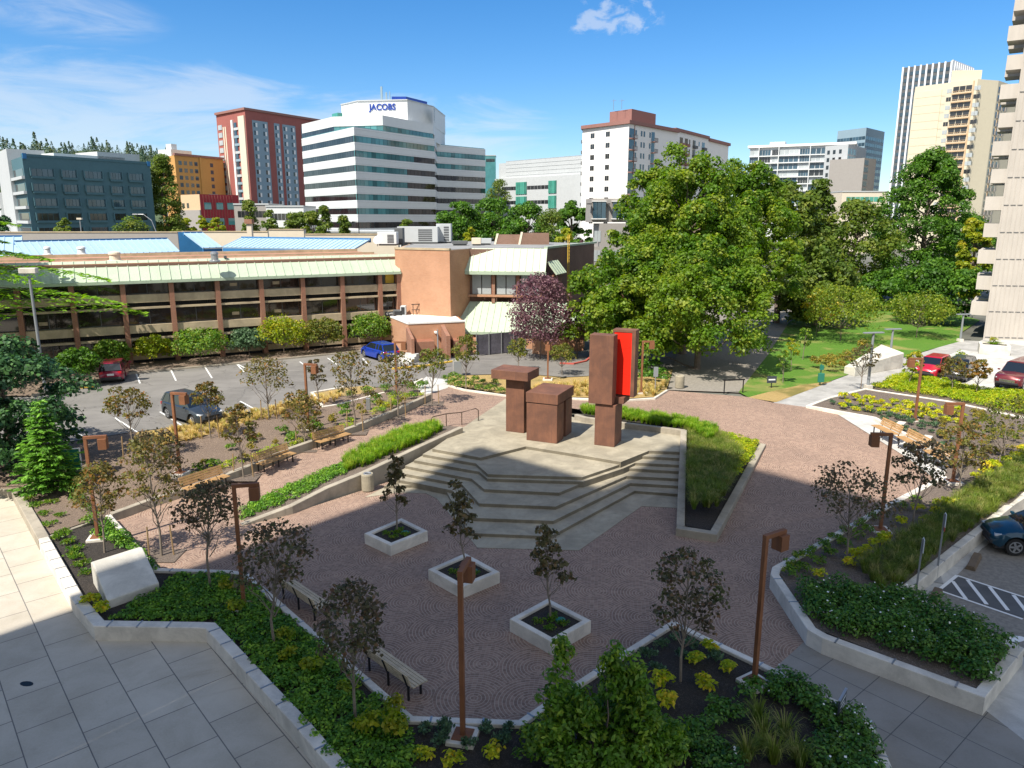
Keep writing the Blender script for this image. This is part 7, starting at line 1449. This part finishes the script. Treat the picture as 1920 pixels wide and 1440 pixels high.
for i, (u, v, z) in enumerate([(303, 1042, 0.02), (457, 895, .45), (572, 842, .66), (666, 810, .88), (747, 782, 1.0), (810, 757, 1.05), (395, 820, 1.05), (250, 862, .95), (505, 787, 1.05)]):
    b = P(u, v, z)
    for s in (-1, 1):
        o = MB().tube([(0, 0, -.1), (-s * .04, 0, 1.25)], .03, 6).build('tree_stake', M['stake']); o.location = b + Vector((s * .45, s * .08, 0)); tag(o, 'slim wooden stake beside a young bronze maple', 'tree stake', 'wooden tree stakes')
    if i in (0, 1, 2, 3, 4, 5):
        q = MB().sheet([b + Vector(d) for d in ((-.75, -.6, .012), (.75, -.6, .012), (.75, .6, .012), (-.75, .6, .012))]).build('tree_pit', M['mulch']); q['kind'] = 'structure'; q['label'] = 'square soil pit round a young maple'; q['category'] = 'soil'

# ---------------- beds
SH = {k: [shrub_mesh('shrub_' + k, r, h, k2, s + i, n, ls, .6, sp) for i in range(3)] for k, (r, h, k2, s, n, ls, sp) in {'yel': (.36, .5, 'yel', 300, 150, .13, False), 'grn': (.33, .42, 'grn', 310, 150, .10, False), 'blue': (.24, .30, 'blue', 320, 150, .085, True), 'olv': (.30, .55, 'olv', 330, 150, .10, False), 'low': (.30, .16, 'grn', 340, 130, .085, True), 'big': (.50, .62, 'grn', 350, 260, .11, False)}.items()}
def px(pts, z=None): return [hit(*q) if z is None else P(q[0], q[1], z) for q in pts]
# front bed, left leg: dense ground cover
cover('ground_cover', scatter([(206, 1162), (240, 1142), (305, 1108), (330, 1080), (430, 1086), (462, 1094), (648, 1264), (765, 1366), (780, 1400), (760, 1500), (668, 1490), (540, 1322), (414, 1178), (395, 1166)], .30, 1, .3), 'pachy', 400, 'dense green ground cover filling the near left bed', 'ground cover', .24, .22, 70, .105)
cover('ground_cover', scatter([(175, 1010), (205, 975), (296, 1074), (262, 1076), (240, 1030)], .28, 2, .3), 'pachy', 401, 'green ground cover between the leftmost lamp and the brick plaza', 'ground cover', .24, .24, 60, .10)
plants(px([(535, 1205), (655, 1300), (735, 1345), (430, 1110), (540, 1240), (590, 1258), (690, 1375), (745, 1385), (445, 1150)], .34), 'yellow_green_shrub', [shrub_mesh('yellow_green_shrub', .42, .6, 'lime', 410 + i, 170, .13) for i in range(3)], 'yellow green shrub rising from the near left ground cover', 'shrub', 'yellow green shrubs in the near left bed', 3)
plants(px([(170, 1135), (196, 1150)], .32), 'yellow_green_shrub', SH['yel'], 'bright shrub at the left corner of the sloping concrete block', 'shrub', 'bright shrubs by the sloping block', 4)
plants(px([(55, 937), (65, 950), (96, 945), (82, 965), (115, 966), (92, 985), (40, 930)]), 'low_shrub', SH['low'], 'low pale green shrub in the mulch below the young fir', 'shrub', 'low shrubs below the fir', 5, 1.0, 1.4)
plants(px([(120, 1000), (128, 1018), (140, 1032), (148, 1048), (155, 1060), (112, 1008), (135, 1042), (160, 1075)], .31), 'low_shrub', SH['low'], 'low pale green shrub beside the thick walkway kerb', 'shrub', 'low shrubs by the walkway kerb', 6, 1.0, 1.4)
plants(px([(130, 905), (140, 925), (150, 940), (165, 960), (172, 985), (150, 910)]), 'leafy_shrub', SH['big'], 'leafy green shrub between the fir and the leftmost lamp', 'shrub', 'leafy shrubs right of the fir', 7, .8, 1.3)
# front bed, right part
plants(px([(1300, 1245), (1330, 1225), (1360, 1262), (1322, 1290), (1245, 1330), (1240, 1290)], .3), 'yellow_shrub', SH['yel'], 'bright yellow shrub in the dark soil of the front bed', 'shrub', 'yellow shrubs in the front bed', 8, .9, 1.15)
plants(px([(795, 1420), (925, 1425), (1005, 1385), (850, 1440)], .3), 'yellow_green_shrub', SH['yel'], 'small yellow green shrub at the bottom edge of the front bed', 'shrub', 'yellow green shrubs at the bottom edge', 9, .7, 1.0)
plants(px([(800, 1375), (840, 1372), (912, 1372), (955, 1375), (880, 1400), (940, 1400), (825, 1395), (760, 1405), (1215, 1235), (1240, 1215), (1280, 1235), (1265, 1200), (1300, 1215), (1232, 1260), (1345, 1240)], .3), 'blue_green_shrub', SH['blue'], 'small blue green shrub in the dark soil of the front bed', 'shrub', 'blue green shrubs in the front bed', 10, .9, 1.3)
plants(px([(1400, 1310), (1350, 1335), (1330, 1360), (1305, 1375), (1370, 1350), (1290, 1400), (1260, 1425), (1320, 1395)], .3), 'leafy_shrub', [shrub_mesh('leafy_shrub', .45, .5, 'rose', 420 + i, 220, .10) for i in range(3)], 'dark leafy shrub below the lamp in the front bed', 'shrub', 'dark leafy shrubs in the front bed', 11, .8, 1.3)
cover('flowering_shrubs', scatter([(1440, 1290), (1470, 1275), (1530, 1310), (1605, 1348), (1640, 1400), (1665, 1500), (1560, 1500), (1520, 1420), (1560, 1390), (1500, 1340), (1450, 1320)], .34, 12, .3), 'rose', 421, 'glossy shrubs with white blossoms by the grey slab walk', 'shrub mass', .30, .42, 110, .10, flowers=60)
cover('flowering_shrubs', scatter([(1310, 1420), (1360, 1400), (1400, 1440), (1380, 1500), (1290, 1500)], .34, 13, .3), 'rose', 422, 'glossy shrubs with white blossoms at the bottom edge of the front bed', 'shrub mass', .30, .36, 90, .10, flowers=12)
TG = [tuft_mesh('grass_tuft', .38, .55, 'dgrass', 430 + i, 110, .010) for i in range(3)]; TGr = [tuft_mesh('grass_tuft', .26, .50, 'grass', 440 + i, 70, .012) for i in range(3)]
plants(px([(1430, 1400), (1470, 1385), (1450, 1430), (1490, 1420), (1420, 1360), (1500, 1440), (1400, 1425)], .3), 'grass_tuft', TG, 'olive fountain grass tuft in the front bed', 'ornamental grass', 'fountain grass in the front bed', 14, 1.0, 1.4)
b = P(1130, 1445, .3)
def bigbush():
    rng = np.random.default_rng(77); o = empty('cherry_laurel', b, 'large bright green bush with upright shoots at the bottom centre', 'bush'); cs, rs = [], []; 
    for x, y, zt, r in ((-.98, .35, 3.15, .44), (0.22, .25, 3.3, .52), (.62, .1, 2.9, .50), (-.45, .0, 2.3, .5), (1.0, -.1, 2.2, .5), (-1.25, -.2, 1.5, .55), (1.35, -.1, 1.6, .5), (0, -.5, 1.7, .6), (-.7, -.7, 1.1, .6), (.7, -.7, 1.2, .6), (.2, .6, 1.9, .6), (-.75, .8, 1.6, .55), (.9, .7, 1.7, .55), (0, -1, .8, .55), (1.55, .4, 1.0, .5), (-1.55, .4, .9, .5)):
        for k in range(int(14 + 9 * zt)):
            d = rng.normal(size=3); d /= np.linalg.norm(d); q = (.55 + .45 * rng.random()); tp = 1 - .55 * max(0, d[2]); cs.append((x + d[0] * r * q * tp, y + d[1] * r * q * tp, zt * .5 + d[2] * zt * .5 * q)); rs.append(.17 + .09 * rng.random())
    p, n = clumps(rng, cs, rs, 34, .5, .25, 1.2); al = np.stack([p[:, 0] * .5, p[:, 1] * .5, np.full(len(p), .8)], 1) + rng.normal(size=p.shape) * .5
    link('crown', leafmesh('crown', p, n, .155 * (.6 + .7 * rng.random(len(p))), LM['laurel'], rng, .46, .12, al), o); tb = MB()
    for c in cs[4::14]: tb.tube(branch_path((0, 0, -.1), c, rng, -.05), [.05, .04, .03, .02, .01], 5)
    tb.build('trunk', M['bark'], o)
LM['laurel'] = leafmat('laurel_leaf', (0.055, 0.125, 0.012), (0.09, 0.18, 0.016), (0.15, 0.21, 0.02), .9, .3, .4); bigbush()
# left mulch slope
pts = scatter([(330, 890), (420, 850), (560, 790), (650, 762), (780, 742), (780, 752), (665, 798), (540, 838), (410, 890), (330, 925)], 1.15, 15)
plants(pts[::2], 'olive_shrub', SH['olv'], 'olive shrub dotted on the bleached mulch slope', 'shrub', 'olive shrubs on the mulch slope', 16, .8, 1.4); plants(pts[1::2], 'green_shrub', SH['grn'], 'green shrub dotted on the bleached mulch slope', 'shrub', 'green shrubs on the mulch slope', 17, .9, 1.5)
cover('low_hedge', scatter([(350, 895), (470, 852), (540, 832), (660, 792), (740, 762), (800, 738), (800, 745), (742, 770), (662, 800), (542, 842), (470, 864), (350, 908)], .42, 18), 'ygr', 450, 'low green planting along the top of the left retaining wall', 'low planting', .2, .22, 45, .08)
plants(px([(690, 738), (720, 735), (760, 725), (775, 735), (735, 745), (705, 752), (660, 745), (790, 728)]), 'yellow_green_shrub', SH['big'], 'yellow green shrub at the far end of the mulch slope', 'shrub', 'shrubs at the far end of the slope', 19, .8, 1.2)
grass_mass('dry_grass_tufts', scatter([(255, 822), (350, 800), (430, 778), (490, 772), (560, 750), (640, 740), (640, 750), (480, 792), (420, 812), (300, 838)], .42, 20), [tuft_mesh('grass_tuft', .22, .34, 'dryg', 455, 40, .014)] if 'dryg' in LM else TGr, 21, 'straw coloured tufts along the lot verge', 'dry grass')
# grass strip behind the wedge wall
grass_mass('ornamental_grass', scatter([(640, 868), (700, 836), (760, 812), (812, 798), (830, 806), (785, 832), (700, 868), (650, 888)], .26, 22, None), TGr, 23, 'bright green long grass behind the wedge shaped wall', 'ornamental grass')
cover('ground_cover', scatter([(450, 955), (520, 924), (590, 892), (640, 868), (655, 884), (610, 905), (545, 940), (455, 976)], .26, 24), 'pachy', 460, 'low green plants at the narrow end of the wedge bed', 'ground cover', .22, .18, 55, .09)
# triangular planter behind the stage
grass_mass('ornamental_grass', scatter([(1085, 768), (1175, 776), (1290, 792), (1350, 808), (1330, 830), (1290, 806), (1168, 789), (1096, 779)], .26, 25, 1.15), TGr, 26, 'bright green long grass behind the stage wall', 'ornamental grass')
grass_mass('fountain_grass', scatter([(1292, 810), (1340, 818), (1385, 850), (1375, 900), (1345, 950), (1300, 955), (1290, 900)], .33, 27, .75), TG, 28, 'tall olive fountain grass in the triangular planter', 'ornamental grass', .85, 1.25)
cover('ground_cover', scatter([(1345, 812), (1420, 830), (1400, 870), (1372, 905), (1362, 850)], .28, 29, .85), 'ygr', 461, 'sunlit green ground cover at the right of the triangular planter', 'ground cover', .22, .2, 60, .09)
# right bed
def zr(u, v): return hit(u, v)
plants(px([(1580 + i * 24 + (j % 2) * 10, 748 + i * 3.0 + j * 9.5) for i in range(10) for j in range(3)]), 'yellow_shrub', SH['yel'], 'bright yellow shrub in the rows behind the right benches', 'shrub', 'yellow shrub rows behind the right benches', 30, .85, 1.15)
plants(px([(1560 + i * 15, 758 + i * 3.4) for i in range(14)] + [(1640 + i * 18, 783 + i * 8) for i in range(9)] + [(1665 + i * 20, 780 + i * 8) for i in range(9)]), 'blue_green_shrub', SH['blue'], 'small blue green shrub dotted in the mulch behind the right benches', 'shrub', 'blue green shrubs behind the right benches', 31, .9, 1.3)
plants(scatter([(1725, 790), (1800, 775), (1870, 785), (1930, 815), (1900, 850), (1800, 905), (1795, 855)], .95, 46), 'olive_shrub', SH['olv'], 'sparse olive shrub in the mulch right of the benches', 'shrub', 'olive shrubs right of the benches', 32, .8, 1.2)
plants(px([(1905, 862), (1885, 872), (1865, 880), (1848, 890), (1830, 900), (1850, 880), (1775, 955), (1755, 968), (1738, 980), (1760, 950), (1790, 948), (1720, 960), (1692, 985), (1660, 1012), (1640, 1025), (1622, 1038), (1605, 1048), (1590, 1060), (1655, 1020), (1535, 1085), (1915, 850)]), 'yellow_shrub', SH['yel'], 'bright yellow shrub in the line beside the right hand grasses', 'shrub', 'yellow shrub line in the right bed', 33, .8, 1.15)
plants(px([(1480, 1062), (1500, 1050), (1520, 1040), (1545, 1024), (1565, 1012), (1590, 1000), (1612, 988), (1635, 975), (1505, 1072), (1530, 1058), (1555, 1045), (1580, 1025), (1605, 1010), (1480, 1080), (1690, 955), (1715, 940), (1625, 1000)]), 'green_shrub', SH['grn'], 'small dark green shrub along the right plaza kerb', 'shrub', 'dark green shrubs along the right plaza kerb', 34, .9, 1.2)
grass_mass('fountain_grass', scatter([(1600, 1075), (1680, 1020), (1760, 960), (1850, 905), (1930, 850), (1990, 870), (1900, 935), (1780, 1020), (1700, 1090), (1650, 1110)], .36, 35), TG, 36, 'swath of fountain grass in the right bed', 'ornamental grass', .75, 1.1)
cover('flowering_shrubs', scatter([(1500, 1110), (1560, 1110), (1640, 1120), (1720, 1130), (1800, 1170), (1895, 1215), (1845, 1285), (1800, 1270), (1700, 1230), (1560, 1185), (1515, 1150)], .34, 37, .48), 'rose', 470, 'glossy dark shrubs with white blossoms spilling over the right bed wall', 'shrub mass', .34, .55, 120, .105, flowers=190)
cover('ground_cover', scatter([(1636, 728), (1690, 704), (1752, 714), (1840, 733), (1940, 740), (1985, 790), (1865, 767), (1778, 748)], .40, 38), 'ygr', 471, 'yellow green ground cover in front of the parked cars', 'ground cover', .30, .32, 60, .12)
# bed behind the plaza and lawn shrubs
plants(px([(845, 722), (862, 726), (880, 728), (900, 732), (920, 734), (938, 737), (850, 712), (866, 716), (905, 720), (928, 722), (838, 714), (890, 716)], 1.12), 'green_shrub', SH['big'], 'green shrub in the bed behind the plaza left of the sculpture', 'shrub', 'green shrubs behind the plaza', 40, .8, 1.2)
grass_mass('dry_grass_tufts', scatter([(1040, 722), (1110, 720), (1250, 722), (1250, 732), (1225, 742), (1165, 746), (1060, 742), (960, 735)], .5, 41, 1.12), [tuft_mesh('grass_tuft', .25, .4, 'dryg2', 456, 40, .016)], 42, 'dry straw tufts behind the sculpture', 'dry grass')
plants(px([(1195, 705), (1215, 715), (1235, 708), (1245, 716), (1180, 712), (1205, 695), (1228, 690)], 1.1), 'dark_shrub', [shrub_mesh('dark_shrub', .8, 1.1, 'rose', 480 + i, 260, .2) for i in range(2)], 'dark leafy shrub under the big maples behind the sculpture', 'shrub', 'dark shrubs under the big maples', 43, .8, 1.2)
plants(px([(1530, 690), (1545, 682), (1560, 690), (1575, 684), (1590, 676), (1605, 668), (1555, 698), (1580, 695), (1598, 686), (1618, 662)], 1.03), 'olive_shrub', [shrub_mesh('olive_shrub', .6, 1.2, 'olv', 490 + i, 200, .17) for i in range(2)], 'tall olive shrub beside the white concrete block', 'shrub', 'tall olive shrubs by the white block', 44, .8, 1.2)
for c, g in zip(PL, ('far left', 'middle', 'nearest')):
    plants([c + Vector(d) for d in ((-.40, -.02, .36), (.10, .42, .36), (.42, -.12, .36), (-.02, -.42, .36), (-.05, .1, .36))], 'low_shrub', SH['low'], 'small green plant in the %s square planter' % g, 'plant', 'small plants in the %s planter' % g, 45, .7, .95)
